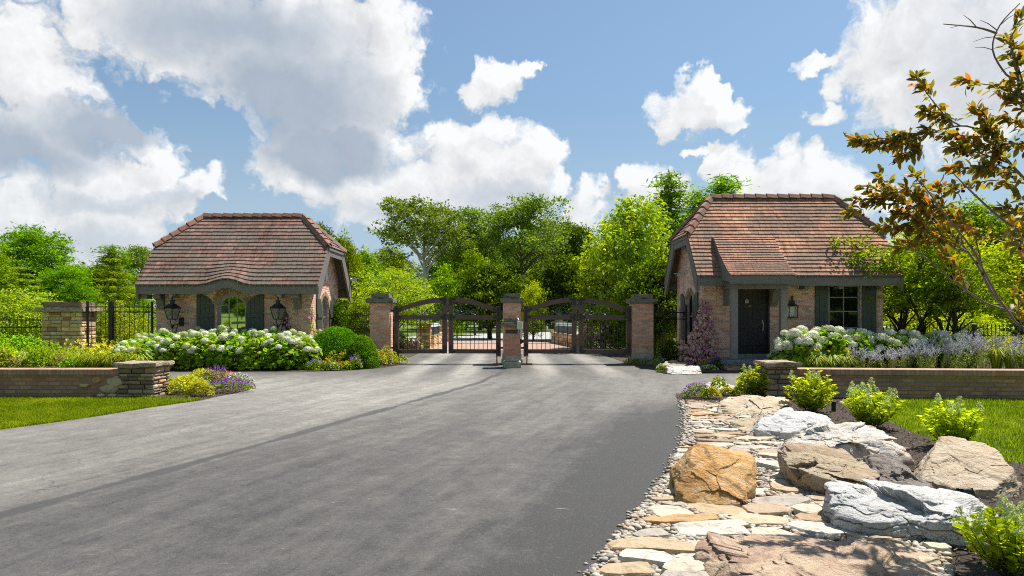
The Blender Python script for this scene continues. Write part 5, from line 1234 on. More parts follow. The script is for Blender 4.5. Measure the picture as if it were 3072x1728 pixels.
plant_tree('spruce', 62, 785, 28, 'young yellow-green spruce with bare leader before the big cypress', 4.4, 230, 2.9, 0, 'young spruces behind the iron fence', 'spruce', 'spruce')
plant_tree('spruce', 341, 757, 27, 'young golden spruce rising behind the wide-post fence panel', 4.4, 190, 2.9, 1.3, 'young spruces behind the iron fence', 'spruce', 'spruce')
plant_tree('bush_tree', 60, 868, 25.5, 'dense yellow-green shrub mass right behind the low iron fence', 3.4, 330, 4.2, .5, gl, 'large_shrub', 'shrub')
plant_tree('bush_tree', 330, 905, 25, 'yellow-green shrub seen through the bars of the wide-post fence panel', 3.4, 210, 4.2, 2.5, gl, 'large_shrub', 'shrub')
gm = 'trees beyond the gates'
plant_tree('oak', 965, 668, 46, 'leafy tree with two tufts above the hip of the mossy roof', 9, 120, 7, 1, gm)
plant_tree('maple', 1035, 700, 48, 'tree crown just past the mossy roof, lower of two tufts', 9, 110, 6.6, 2, gm)
plant_tree('open', 1270, 606, 70, 'tall airy sycamore with white forked trunk', 13.5, 290, 10, .2, gm, 'sycamore', 'tree')
plant_tree('open_b', 1440, 622, 74, 'tall dark-limbed airy tree next to the white-trunked sycamore', 13.5, 220, 8, 1.2, gm)
plant_tree('open_b', 1572, 584, 70, 'tallest airy tree above the middle gate pier', 13.5, 250, 8, 2.6, gm)
plant_tree('open', 1635, 665, 78, 'pale open tree behind the tallest airy tree', 13.5, 200, 10, 3.3, gm)
plant_tree('oak', 1725, 668, 72, 'tree topping the gap between tall airy trees and the lime tree', 9, 150, 7, 1.8, gm)
plant_tree('maple', 1400, 690, 80, 'mid green tree below and between the two sycamores', 9, 200, 6.6, .9, gm)
for k, (px, py, w, ky, lab) in enumerate(((1090, 745, 150, 'maple', 'hazy green tree just past the guardhouse bargeboard'), (1175, 735, 170, 'maple', 'pale green tree between guardhouse and white sycamore trunk'), (1330, 760, 170, 'oak', 'dark tree behind the white sycamore trunk'), (1530, 720, 190, 'oak', 'dark tree under the tallest airy tree'), (1660, 745, 170, 'maple', 'green tree behind the middle of the porch-side gate'), (1790, 735, 200, 'oak', 'dark tree behind the lime tree'), (1010, 790, 190, 'oak', 'dark tree low behind the ivy corner of the guardhouse'), (1450, 790, 220, 'maple', 'green tree right behind the dark domed trees'))):
    plant_tree(ky, px, py, 82 + (k * 7) % 13, lab, 9, w, 6.6, k * 1.1, gm)
plant_tree('dome', 1470, 795, 46, 'dark dense dome-shaped tree behind the middle pier', 5.2, 225, 5.6, .4, gm)
plant_tree('dome', 1690, 765, 44, 'dark dense dome-shaped tree behind the porch-side gate', 5.2, 230, 5.6, 2.2, gm)
plant_tree('maple', 1425, 748, 55, 'light green umbrella-shaped tree over the dark dome', 9, 120, 6.6, 2.2, gm)
plant_tree('green_bush', 1340, 800, 48, 'mid green rounded tree left of the dark dome, beside the white trunk', 2.6, 150, 3.4, 0, gm)
plant_tree('bright', 1600, 842, 42, 'slim bright green tree between the two dark domes', 6.0, 90, 5.0, 1, gm)
plant_tree('lime_umbrella', 1180, 822, 30, 'spreading chartreuse tree above the boxwood-side gate', 6.2, 300, 8.0, .5, gm)
plant_tree('lime', 1080, 905, 29, 'low chartreuse shrub between ivy corner and gate pier', 6.2, 120, 5.0, 2.5, gm, 'large_shrub', 'shrub')
plant_tree('lime', 1905, 598, 31, 'big lime-green tree beside the porch guardhouse', 6.2, 330, 5.0, 1.2, gm)
plant_tree('maple', 1815, 720, 33, 'smaller green tree leaning in front of the dark dome', 9, 170, 6.6, 3.2, gm)
plant_tree('dome', 1960, 780, 27.5, 'dark leafy tree behind the fence by the porch guardhouse', 5.2, 220, 5.6, 3.0, gm)
plant_tree('cypress', 2008, 503, 52, 'tall pointed bald cypress above the lime-green tree', 12, 300, 6.0, .2, gm, 'bald_cypress', 'conifer')
plant_tree('cypress', 2172, 515, 54, 'broad bald cypress rising behind the orange roof ridge', 12, 390, 6.0, 2.2, gm, 'bald_cypress', 'conifer')
plant_tree('cypress', 2090, 560, 56, 'shorter bald cypress between the two tall ones', 12, 250, 6.0, 4.2, gm, 'bald_cypress', 'conifer')
gr = 'trees beyond the porch guardhouse'
plant_tree('bright', 2790, 640, 34, 'bright green tree over the far end of the orange roof', 6.0, 330, 5.0, .3, gr)
plant_tree('maple', 2930, 600, 48, 'tall green tree behind the bronze crab apple branches', 9, 300, 6.6, 1.7, gr)
plant_tree('maple', 3085, 640, 46, 'green tree at the picture edge behind the crab apple', 9, 260, 6.6, 3, gr)
plant_tree('oak', 2960, 780, 40, 'dark green tree low behind the spear-topped fence', 9, 330, 7, 2, gr)
plant_tree('oak', 2760, 820, 42, 'dark green tree just past the corner of the porch guardhouse', 9, 250, 7, 4, gr)
plant_tree('bright', 3060, 690, 31, 'light green large-leaved tree standing close behind the russian sage', 6.0, 360, 5.0, 1, gr)
plant_tree('bright', 2740, 925, 26, 'yellow-green shrub behind the spear-topped fence by the guardhouse corner', 6.0, 190, 5.0, 1, gr, 'large_shrub', 'shrub')
plant_tree('bright', 2900, 930, 27, 'yellow-green shrub behind the fence under the light green tree', 6.0, 220, 5.0, 3, gr, 'large_shrub', 'shrub')
# far wood closing the view
rs = np.random.RandomState(77); m = MB(); lob = []
for k in range(70):
    X = -150 + 300 * (k + rs.random()) / 70; h_ = rs.uniform(6.5, 11); lob.append(((X, 118 + rs.uniform(-6, 10), h_ * .5), (rs.uniform(3, 5), 3, h_ * .5)))
cl, d = crown_clumps(lob, 5200, rs, .7); foliage(m, cl, d, 9, .9, .8, .5, rs, .6)
tag(m.build('far_wood', M['lf_mid'], None), 'distant wood closing the view behind the lawn', 'wood', kind='stuff')

# multi-stemmed small trees at the corner of the porch guardhouse
def multi_stem(key, label, px, Y, H, Wd, zb, seed, mt='lf_mid', stems=4):
    rs = np.random.RandomState(seed); t = MB(); tips = []
    for s in range(stems):
        a = s * 2 * math.pi / stems + rs.uniform(-.3, .3); p = np.array((.12 * math.cos(a), .12 * math.sin(a), 0.)); pts = [p]; dirv = np.array((.30 * math.cos(a), .30 * math.sin(a), 1.))
        for k in range(5):
            dirv = dirv + rs.normal(0, .13, 3); p = p + dirv * H * .15; pts.append(p.copy())
            if k >= 1:
                for _ in range(3):
                    b = p + norm(np.array((math.cos(a + rs.normal(0, .9)), math.sin(a + rs.normal(0, .9)), rs.uniform(.1, .7)))) * Wd * .5 * rs.uniform(.3, .75); t.tube([pts[-2] * .4 + p * .6, (p + b) / 2 + np.array((0, 0, .1)), b], [.028, .018, .007], 5); tips.append(b); tips.append((p + b) / 2 + rs.normal(0, .15, 3))
        t.tube(pts, [.06, .05, .045, .035, .025, .012], 6); tips.append(p)
    tips = np.array(tips); tips = tips[tips[:, 2] > zb]
    m = MB(); k = rs.choice(len(tips), 330); cl = tips[k] + rs.normal(0, .28, (330, 3)) * np.array((1, 1, .6)); foliage(m, cl, norm(rs.normal(size=(330, 3))), 22, .15, .115, .06, rs, .45, .7)
    r = thing('multi_stem_tree', label, 'tree', (wx(px, Y), Y, 0), 'multi-stemmed trees at the guardhouse corner'); ORG[r] = Vector()
    t.build('trunk', M['bark_dark'], r, True); m.build('crown', M[mt], r); return r
multi_stem('ms', 'dark multi-stemmed small tree hiding the corner of the porch guardhouse', 2690, 20.9, 4.4, 3.2, 2.2, 3, 'lf_mid', 4)
multi_stem('ms', 'dark multi-stemmed small tree standing among the farthest white hydrangeas', 2800, 20.5, 3.6, 2.6, 1.75, 5, 'lf_mid', 3)
multi_stem('ms', 'leaning multi-stemmed small tree nearest the spear-topped fence post', 2865, 20.4, 3.4, 2.6, 1.7, 8, 'lf_mid', 3)

# ------------------------------------------------------------------ bronze crab apple reaching in close to the camera
rs = np.random.RandomState(19)
ct = thing('crab_apple_tree', 'bronze-leaved crab apple reaching across the sky in front of the porch guardhouse', 'tree', (5.1, 5.0, 0)); ORG[ct] = Vector((5.1, 5.0, 0))
def P3(px, py, Y): return np.array((wx(px, Y), Y, wz(py, Y)))
tk = MB(); LIMB = []
def limb(pts, r0, r1):
    q = [np.array(p, float) for p in pts]; o = []
    for i in range(len(q) - 1):
        a, b = q[max(0, i - 1)], q[min(len(q) - 1, i + 2)]
        for k in range(4):
            t = k / 4; h00 = 2*t**3-3*t**2+1; h10 = t**3-2*t**2+t; h01 = -2*t**3+3*t**2; h11 = t**3-t**2
            o.append(h00*q[i] + h10*(q[i+1]-a)*.5 + h01*q[i+1] + h11*(b-q[i])*.5)
    o.append(q[-1]); n = len(o); tk.tube(o, [r0 + (r1 - r0) * k / (n - 1) for k in range(n)], 7); LIMB.append(np.array(o)); return o
fork = np.array((4.75, 4.95, 1.15))
limb([(5.1, 5.0, -.05), (5.0, 4.98, .6), fork], .05, .042)
limb([fork, P3(3160, 1005, 5.0), P3(3072, 962, 5.0), P3(2985, 890, 5.05), P3(2935, 800, 5.1), P3(2870, 715, 5.2), P3(2790, 655, 5.3), P3(2690, 600, 5.4)], .015, .004)
limb([P3(3130, 985, 5.0), P3(3030, 935, 4.9), P3(2950, 905, 4.85), P3(2850, 835, 4.9), P3(2780, 775, 5.0), P3(2700, 730, 5.1)], .011, .0035)
limb([fork, P3(3110, 1000, 4.8), P3(3020, 930, 4.75), P3(2960, 830, 4.7), P3(2915, 745, 4.6), P3(2840, 650, 4.6), P3(2760, 540, 4.7)], .012, .004)
limb([fork, P3(3230, 800, 4.9), P3(3140, 620, 4.8), P3(3030, 490, 4.7), P3(2938, 393, 4.8), P3(2860, 380, 4.9), P3(2740, 420, 5.0)], .015, .004)
limb([P3(3140, 620, 4.8), P3(3140, 430, 4.5), P3(3072, 258, 4.5), P3(3020, 225, 4.5), P3(2978, 150, 4.5), P3(3000, 75, 4.5), P3(3060, 10, 4.4)], .010, .003)
limb([P3(3230, 800, 4.9), P3(3110, 720, 4.4), P3(3010, 660, 4.3), P3(2930, 590, 4.3), P3(2860, 520, 4.4)], .012, .004)
limb([P3(2990, 100, 4.5), P3(2930, 82, 4.5), P3(2830, 72, 4.6)], .008, .003)
allp = np.concatenate(LIMB[1:]); lc, la, ln_, lv, ll = [], [], [], [], []; fr_ = []
tips = [(2564,417,5.1,40),(2600,440,5.1,26),(2745,232,5.0,30),(2780,330,5.0,26),(2886,244,4.6,14),(2640,530,5.1,26),(2700,470,5.0,34),(2564,600,5.4,22),(2540,640,5.4,16),(2640,680,5.4,26),(2690,640,5.3,34),(2695,740,5.2,26),(2760,600,5.1,34),(2862,560,4.9,26),(2780,393,4.9,30),(2860,440,4.8,34),(2930,330,4.7,26),
        (3029,119,4.5,22),(3050,227,4.5,20),(3060,60,4.4,14),(2960,380,4.7,30),(3000,420,4.6,30),(2720,560,5.1,28),(2800,620,5.0,34),(2880,660,4.8,26),(2760,700,5.1,30),(2830,760,4.9,24),(2620,600,5.4,28),(2660,560,5.3,26),(2950,500,4.6,26),(3040,560,4.5,26),(2990,260,4.5,12),(3030,300,4.5,14),
        (3040,690,4.0,18),(3060,740,3.9,12),(3080,640,4.0,14),(2920,700,4.6,18),(3010,620,4.4,22),(2900,420,4.7,30),(2660,440,5.1,26),(2840,500,4.9,28),(2600,560,5.4,22),(2750,660,5.1,30),(2680,690,5.3,22),(3060,840,4.6,14),(3020,350,4.6,20),(2700,400,5.0,22),(2820,560,5.0,30),(2740,520,5.1,24)]
for (px, py, Y, n) in tips:
    e = P3(px, py, Y); j = np.argmin(np.linalg.norm(allp - (e + np.array((.28, 0, -.16))), axis=1)); b = allp[j]
    mid = (b + e) / 2 + rs.normal(0, .025, 3) + np.array((0, 0, .02)); tk.tube([b, mid, e], [.0065, .0045, .002], 5)
    Lt = np.linalg.norm(e - b); n = int(n * 2.8)
    for k in range(n):
        u = 1 - rs.random() ** 1.5 * min(.85, .5 / max(Lt, .3)); p = b + (mid - b) * 2 * u if u < .5 else mid + (e - mid) * (2 * u - 1)
        out = norm(norm(e - b) * .7 + rs.normal(0, .55, 3) + np.array((0, 0, -.30))); L_ = rs.uniform(.036, .088)
        lc.append(p + out * L_ * .62 + rs.normal(0, .012, 3)); la.append(out); ln_.append(norm(rs.normal(0, .6, 3) + np.array((0, 0, .8)))); ll.append(L_)
        r_ = rs.random(); lv.append(np.clip(rs.normal(.32, .2), 0, .62) if r_ < .9 else rs.uniform(.68, 1.0))
    for _ in range(2):
        u = rs.random(); c0 = b + (e - b) * u + np.array((0, 0, -.035)); fr_.append(MB().lathe([(0, .011), (.008, .008), (.011, 0), (.008, -.008), (0, -.011)], c0, 7).tube([c0 + np.array((0, 0, .01)), c0 + np.array((.004, 0, .04))], .0012, 4))
for (px, py) in ((2832, 70), (2838, 64), (2880, 40), (2884, 50), (2880, 60), (2850, 78), (3015, 40), (3020, 50)):
    c0 = P3(px, py, 4.55); fr_.append(MB().lathe([(0, .011), (.008, .008), (.011, 0), (.008, -.008), (0, -.011)], c0, 7))
for (x0_, y0_, x1_, y1_) in ((2930, 82, 2890, 45), (2900, 78, 2850, 84), (2985, 110, 2920, 125), (2990, 90, 2940, 60), (2980, 150, 2925, 142), (3000, 75, 3050, 40)): tk.tube([P3(x0_, y0_, 4.5), P3((x0_ + x1_) / 2, (y0_ + y1_) / 2 - 4, 4.5), P3(x1_, y1_, 4.5)], [.004, .003, .0015], 4)
# crown beyond the picture, which shades the stones
for k in range(13):
    a = k * 2.4; e = np.array((5.45 + .75 * math.cos(a) * rs.uniform(.5, 1.2), 5.15 + 1.2 * math.sin(a) * rs.uniform(.5, 1.2), rs.uniform(2.1, 4.0)))
    if e[0] < wx(3130, e[1]): e[0] = wx(3130, e[1])
    m1 = fork * .45 + e * .55 + np.array((.1, 0, .15)); tk.tube([fork, m1, e], [.02, .012, .004], 6)
    for q in range(7):
        b = m1 + (e - m1) * rs.random(); f_ = b + norm(rs.normal(size=3) + np.array((.4, 0, .3))) * .42
        if f_[0] < wx(3100, f_[1]): continue
        tk.tube([b, (b + f_) / 2 + np.array((0, 0, .03)), f_], [.005, .004, .002], 5)
        for _ in range(16):
            o_ = norm(norm(f_ - b) * .7 + rs.normal(0, .55, 3) + np.array((0, 0, -.3))); L_ = rs.uniform(.036, .088)
            lc.append(b + (f_ - b) * rs.uniform(.15, 1) + o_ * L_ * .6); la.append(o_); ln_.append(norm(rs.normal(0, .6, 3) + np.array((0, 0, .8)))); ll.append(L_); lv.append(np.clip(rs.normal(.3, .2), 0, .62))
lc, la, ln_, lv, ll = map(np.array, (lc, la, ln_, lv, ll))
def shaped_leaves(mb, c, ax, nr, L, wr, val, curl=.18):
    """pointed oval leaves, creased on the midrib and curled along their length"""
    ax = norm(ax); b = norm(np.cross(nr, ax)); nn = np.cross(ax, b); L = np.asarray(L)[:, None]
    st = [(-.5, 0.02), (-.22, .40), (.08, .46), (.34, .24), (.5, 0.0)]
    vs = []
    for t, w in st:
        z = -curl * (t + .1) ** 2 * 1.6
        vs += [c + ax * L * t + nn * L * z, c + ax * L * t + b * L * w * wr + nn * L * (z + .10 * w), c + ax * L * t - b * L * w * wr + nn * L * (z + .10 * w)]
    v = np.stack(vs, 1).reshape(-1, 3); n = len(c); base = np.arange(n)[:, None] * 15; f = []
    for k in range(4):
        o = 3 * k; f.append(base + np.array([o, o + 1, o + 4, o + 3])); f.append(base + np.array([o, o + 3, o + 5, o + 2]))
    f = np.concatenate(f); mb.add(v, f, np.tile(val, 8)); return mb
tk.build('trunk', M['bark_crab'], ct, True)
shaped_leaves(MB(), lc, la, ln_, ll, .44, lv).build('foliage', M['lf_crab'], ct, True)
fm = plain('dark_crab_apple_fruit', (.035, .012, .012), .4, .3, 20); [q.build('fruit', fm, ct, True) for q in fr_[:98]]

for k, (X_, Y_, sc_, ky) in enumerate(((-28.6, -26, .6, 'oak'), (-25.0, -19, .30, 'dome'), (-24.5, -14.5, .16, 'lime'), (28, -16, .9, 'oak'), (23, -19, .8, 'maple'), (32, -18, .9, 'dome'))):
    tree(ky, ('dark', 'low dark', 'small lime', 'tall dark', 'round', 'domed')[k] + ' tree on the lawn hill mirrored in the guardhouse window panes', X_, Y_, sc_, k, 'trees mirrored in the guardhouse windows', None, .2 if Y_ > -17 else 1.2)
# ------------------------------------------------------------------ shrubs, hydrangeas, perennials
def pool(key, make):
    r = make(); TREE[key] = r
    for o in (r, *r.children, *[g for c in r.children for g in c.children]): COL.objects.unlink(o)
def place(key, label, X, Y, s=1.0, rot=0., group=None, z=0., sz=None):
    r = copy_tree(TREE[key]); r.location = (X, Y, z); r.rotation_euler = (0, 0, rot); r.scale = (s, s, sz or s); r['label'] = label
    if group: r['group'] = group
    return r
def local(name, cat):
    r = thing(name, 'x', cat); ORG[r] = Vector(); return r
def flower_head(rs, R_, squash, n, mb, c0, lo=-.35, pet=.028, tone=.5):
    d = norm(rs.normal(size=(n * 2, 3))); d = d[d[:, 2] > lo][:n]; n = len(d)
    c = c0 + d * np.array((R_, R_, R_ * squash)) * rs.uniform(.88, 1.06, (n, 1))
    leaves(mb, c, np.cross(d, rs.normal(size=(n, 3))), d + rs.normal(0, .16, (n, 3)), pet * rs.uniform(.8, 1.25, n), pet * rs.uniform(.8, 1.2, n), np.clip(rs.normal(tone, .25, n), 0, 1), .1)
    k = 10; r = MB(); mb.lathe([(0, -R_ * squash * .55), (R_ * .75, -R_ * squash * .4), (R_ * .86, 0), (R_ * .7, R_ * squash * .55), (0, R_ * squash * .86)], c0, k, .75)
def hydrangea(seed, nh, Rw, H, hr, lime=.25):
    def mk():
        rs = np.random.RandomState(seed); r = local('hydrangea', 'hydrangea'); st = MB(); lf = MB(); heads = []
        for k in range(nh):
            a = rs.uniform(0, 6.28); rr = Rw * math.sqrt(rs.random()) * .95; zt = H * (1 - .45 * (rr / Rw) ** 2) * rs.uniform(.86, 1.12); heads.append((rr * math.cos(a), rr * math.sin(a), zt))
        for hx, hy, hz in heads: st.tube([(hx * .15, hy * .15, 0), (hx * .6, hy * .6, hz * .55), (hx, hy, hz)], [.010, .008, .006], 5)
        st.build('stems', M['bark'], r)
        n = 620; a = rs.uniform(0, 6.28, n); u = np.sqrt(rs.random(n)); zz = rs.random(n) ** .75
        prof = Rw * 1.12 * np.sqrt(np.clip(1 - (zz * .98) ** 2.6, 0, 1)); rad = prof * (.45 + .55 * u)
        c = np.stack([rad * np.cos(a), rad * np.sin(a), .06 + zz * H * .93], 1)
        out = np.stack([np.cos(a), np.sin(a), -.35 + zz * .3], 1) + rs.normal(0, .45, (n, 3))
        shaped_leaves(lf, c, out, np.stack([np.cos(a) * .5, np.sin(a) * .5, np.full(n, .8)], 1) + rs.normal(0, .35, (n, 3)), rs.uniform(.10, .18, n), .85, np.clip(rs.normal(.45, .25, n), 0, 1)).build('foliage', M['lf_hyd'], r)
        for k, (hx, hy, hz) in enumerate(heads):
            f = MB(); s = rs.uniform(.7, 1.15); flower_head(rs, hr * s, .82, 260, f, np.array((hx, hy, hz)), -.6, hr * .25)
            f.build('flower_head', M['pet_lime'] if rs.random() < lime else M['pet_white'], r)
        return r
    return mk
for k in range(3): pool('hydL%d' % k, hydrangea(40 + k, 24, .62, 1.0, .118, .3))
for k in range(3): pool('hydR%d' % k, hydrangea(50 + k, 24, .56, 1.0, .142, .12))
hl = [(420,20.6,.9),(500,21.0,1.05),(585,21.1,1.05),(665,21.1,1.1),(745,21.2,1.05),(825,21.2,1.05),(890,21.0,1.0),(380,19.9,.75),(455,19.8,.88),(535,19.75,.95),(615,19.7,1.0),(695,19.7,1.0),(775,19.7,1.0),(850,19.75,1.0),(905,20.0,.9)]
where = ['at the fence corner of the row against the wall', 'under the lantern by the fence', 'under the dark shutter next to the fence-side lantern', 'under the arched window, fence half', 'under the arched window, shutter half', 'under the lantern by the climbing rose', 'against the wall at the boxwood end',
         'lowest, next to the yellow daylilies, front row', 'second from the daylilies in the front row', 'third from the daylilies in the front row', 'front row before the fence half of the arched window', 'front row before the arched window, drive edge', 'front row under the rose-side shutter', 'front row next to last before the boxwood', 'front row touching the clipped boxwood']
for k, ((px, Y, s), w_) in enumerate(zip(hl, where)): place('hydL%d' % (k % 3), 'white hydrangea ' + w_, wx(px, Y), Y, s, k * 1.3, 'hydrangeas before the arched-window guardhouse', .0)
hr_ = [(2395,19.10,1.12),(2480,19.25,1.15),(2560,19.35,1.1),(2640,19.40,1.05),(2715,19.40,1.05),(2795,19.40,1.05),(2860,19.40,.95),(2440,18.90,.62),(2525,18.95,.6),(2335,19.25,.55)]
where = ['beside the porch post, tallest bloom by the shutter', 'under the shutter of the dark window', 'under the dark window', 'under the shutter past the dark window', 'in front of the guardhouse corner', 'among the multi-stemmed trunks', 'farthest from the porch at the fence', 'low, in front of the porch-side blooms', 'low, behind the daylilies', 'small, peeping out between porch post and slab']
for k, ((px, Y, s), w_) in enumerate(zip(hr_, where)): place('hydR%d' % (k % 3), 'white hydrangea ' + w_, wx(px, Y), Y, s, k * 1.7 + .5, 'hydrangeas before the porch guardhouse', .0)

# chartreuse panicle shrubs by the boulders
def panicle(seed, Rw, H, nst, L, heads, mt='lf_chart'):
    def mk():
        rs = np.random.RandomState(seed); r = local('panicle_hydrangea', 'shrub'); st = MB(); C, A, N_, LL, V = [], [], [], [], []; hd = []
        for k in range(nst):
            a = k * 2.4 + rs.uniform(-.3, .3); rr = Rw * math.sqrt((k + .5) / nst) * rs.uniform(.8, 1.05); zt = H * (1 - .38 * (rr / Rw) ** 1.6) * rs.uniform(.82, 1.08)
            p0 = np.array((rr * .12 * math.cos(a), rr * .12 * math.sin(a), 0)); p2 = np.array((rr * math.cos(a), rr * math.sin(a), zt)); p1 = (p0 + p2) / 2 + np.array((.1 * rr * math.cos(a), .1 * rr * math.sin(a), -.02 * H)) + rs.normal(0, .02, 3)
            st.tube([p0, p1, p2], [.007, .005, .003], 5); hd.append(p2)
            for u in np.arange(.16, 1.02, .065 if L > .06 else .05):
                p = (1 - u) ** 2 * p0 + 2 * u * (1 - u) * p1 + u * u * p2
                for s in range(2 if u < .9 else 5):
                    b = rs.uniform(0, 6.28); out = np.array((math.cos(b), math.sin(b), .25)) + .35 * norm(p2 - p0); l_ = L * rs.uniform(.7, 1.2) * (1 if u < .93 else .7)
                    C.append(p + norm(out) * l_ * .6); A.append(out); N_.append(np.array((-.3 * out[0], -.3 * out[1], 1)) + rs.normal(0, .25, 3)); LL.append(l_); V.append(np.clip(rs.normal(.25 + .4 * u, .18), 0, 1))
        st.build('stems', M['bark_dark'], r)
        shaped_leaves(MB(), np.array(C), np.array(A), np.array(N_), np.array(LL), .8, np.array(V)).build('foliage', M[mt], r)
        rs.shuffle(hd)
        hd = sorted(hd, key=lambda p: -p[2])[:max(heads * 2, 1)]; rs.shuffle(hd)
        for p in hd[:heads]:
            f = MB(); n = 90; t = rs.random(n); rad = Rw * .17 * (1 - t * .75) * np.sqrt(rs.random(n)); a = rs.uniform(0, 6.28, n)
            c = p + np.stack([rad * np.cos(a), rad * np.sin(a), -.01 + t * Rw * .32], 1); q = Rw * .05
            leaves(f, c, rs.normal(size=(n, 3)), np.stack([np.cos(a), np.sin(a), np.full(n, .6)], 1), q * rs.uniform(.7, 1.2, n), q, np.clip(rs.normal(.5, .25, n), 0, 1)); f.build('flower_panicle', M['pet_lime'], r)
        return r
    return mk
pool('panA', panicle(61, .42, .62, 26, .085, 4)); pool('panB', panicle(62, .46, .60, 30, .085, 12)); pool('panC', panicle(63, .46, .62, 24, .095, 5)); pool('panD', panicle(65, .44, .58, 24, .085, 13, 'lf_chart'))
gp = 'chartreuse shrubs along the stream bed'
def at(px, py): return G(px, py)
X, Y = at(2268, 1192); place('panA', 'bright green shrub in front of the ledgestone pillar', X, Y, .95, .2, gp)
X, Y = at(2432, 1240); place('panA', 'tallest bright green shrub against the low brick wall beside the ledgestone pillar', X, Y, 1.0, 1.9, gp, sz=1.06)
X, Y = at(2608, 1286); place('panB', 'bright green shrub topped with many cream flower panicles before the brick wall', X, Y, .93, .9, gp)
X, Y = at(2858, 1348); place('panC', 'bright green shrub standing at the mulch edge before the lawn', X, Y, .88, 2.6, gp)
place('panD', 'bright green flowering shrub cut by the picture edge in the near corner', 2.94, 4.02, .72, 4.1, gp)

# clipped boxwood
def boxwood(label, X, Y, a, b, c, seed, n=9000):
    rs = np.random.RandomState(seed); r = thing('boxwood', label, 'boxwood', (X, Y, 0), 'clipped boxwoods'); ORG[r] = Vector()
    d = norm(rs.normal(size=(n, 3))); d[:, 2] = np.abs(d[:, 2]) * 1.1 - .12; d = norm(d)
    bumpy = 1 + .05 * fbm(d * 3.2 + seed, 3) + .025 * pnoise(d * 11)
    p = d * np.array((a, b, c)) * bumpy[:, None] * (1 - .10 * rs.random(n)[:, None]); p[:, 2] += .06; 
    k = p[:, 2] > .0; p, d = p[k], d[k]; n = len(p)
    m = MB(); leaves(m, p, rs.normal(size=(n, 3)) + d * .7, d + rs.normal(0, .55, (n, 3)), 0.05 * rs.uniform(.7, 1.3, n), .028, np.clip(rs.normal(.5, .2, n) + .9 * pnoise(p * 7) , 0, 1))
    m.build('foliage', M['lf_box'], r)
    k = 20; rings = [(0, c * .86), (a * .5, c * .75), (a * .78, c * .45), (a * .86, .12), (a * .75, .02)]
    MB().lathe(rings, (0, 0, 0), k, .0, sq=b / a).build('inner_branches', M['lf_box'], r); return r
boxwood('large clipped boxwood mound under the ivy and gable window', wx(1010, 20.9), 20.9, .98, .85, 1.17, 4, 17000)
boxwood('smaller rounded boxwood bulging towards the gate pier', wx(1085, 20.3), 20.35, .50, .62, .93, 9, 10000)

# ivy and climbing roses
def creeper(name, cat, label, pts, seed, leafmat_, L, flowers=None, fl_n=0, fl_r=.045, thick=.12, dens=420):
    """pts: wall-hugging blobs (x,y,z,rx,ry,rz)"""
    rs = np.random.RandomState(seed); x, y, z = pts[0][:3]; r = thing(name, label, cat, (x, y, 0)); ORG[r] = Vector((x, y, 0)); m = MB(); st = MB(); sk = []
    for (bx, by, bz, rx, ry, rz) in pts:
        n = int(dens * (rx + ry) * rz * 4) + 12; d = norm(rs.normal(size=(n, 3))); p = np.array((bx, by, bz)) + d * np.array((rx, ry, rz)) * rs.uniform(.5, 1.05, (n, 1)); p = p[p[:, 2] > .03]; n = len(p)
        leaves(m, p, rs.normal(size=(n, 3)) + np.array((0, 0, -.5)), rs.normal(size=(n, 3)) + np.array((0, -1.0, .6)), L * rs.uniform(.6, 1.3, n), L * .62, np.clip(rs.normal(.45, .25, n), 0, 1)); sk.append((bx, by, bz))
        if flowers: 
            for _ in range(int(fl_n * rx * rz * 4) + 1):
                u = rs.uniform(-1, 1, 3); s = fl_r * rs.uniform(.7, 1.3); c0 = np.array((bx + u[0] * rx, by - ry * 1.0, bz + u[2] * rz)); f = MB(); fn = 26
                dd = norm(rs.normal(size=(fn, 3))); leaves(f, c0 + dd * s * .7, rs.normal(size=(fn, 3)), dd, s * .9, s * .8, np.clip(rs.normal(.5, .3, fn), 0, 1)); f.build('bloom', M[flowers[0] if rs.random() < flowers[2] else flowers[1]], r)
    for a_, b_ in zip(sk[:-1], sk[1:]): st.tube([(a_[0], a_[1], max(0, a_[2])), (b_[0], b_[1], b_[2])], .008, 5)
    st.tube([(sk[0][0], sk[0][1], 0), sk[0]], .012, 5); st.build('stems', M['bark_dark'], r); m.build('foliage', M[leafmat_], r); return r
hx = HL.x1
creeper('ivy', 'ivy', 'dark green ivy on the back corner of the gable beside the boxwood', [(hx + .12, 24.6, .5, .2, .4, .6), (hx + .14, 24.9, 1.2, .22, .45, .6), (hx + .14, 25.1, 1.8, .22, .4, .35), (hx + .3, 24.8, 1.5, .25, .3, .4)], 5, 'lf_dark', .085, dens=500)
creeper('climbing_rose', 'climbing rose', 'thin pink rose trailing on the brick beside the lantern', [(wx(858, 21.9), 21.92, 1.55, .06, .05, .22), (wx(864, 21.9), 21.9, 1.15, .08, .05, .16), (wx(885, 21.9), 21.9, .95, .07, .05, .10), (wx(905, 21.9), 21.85, .72, .13, .06, .14)], 6, 'lf_dark', .07, ('pet_pink', 'pet_pink', .6), 90, .045, dens=300)
creeper('climbing_rose', 'climbing rose', 'blush rose climbing the gable corner behind the boxwood', [(hx + .10, 22.3, .8, .12, .28, .35), (hx + .06, 22.0, 1.3, .06, .12, .25), (hx + .05, 22.05, 1.7, .05, .09, .2), (hx + .2, 22.6, .95, .15, .2, .2)], 7, 'lf_lime', .06, ('pet_blush', 'pet_pink', .8), 40, .05, dens=340)
rx0 = HR.x0 - .12
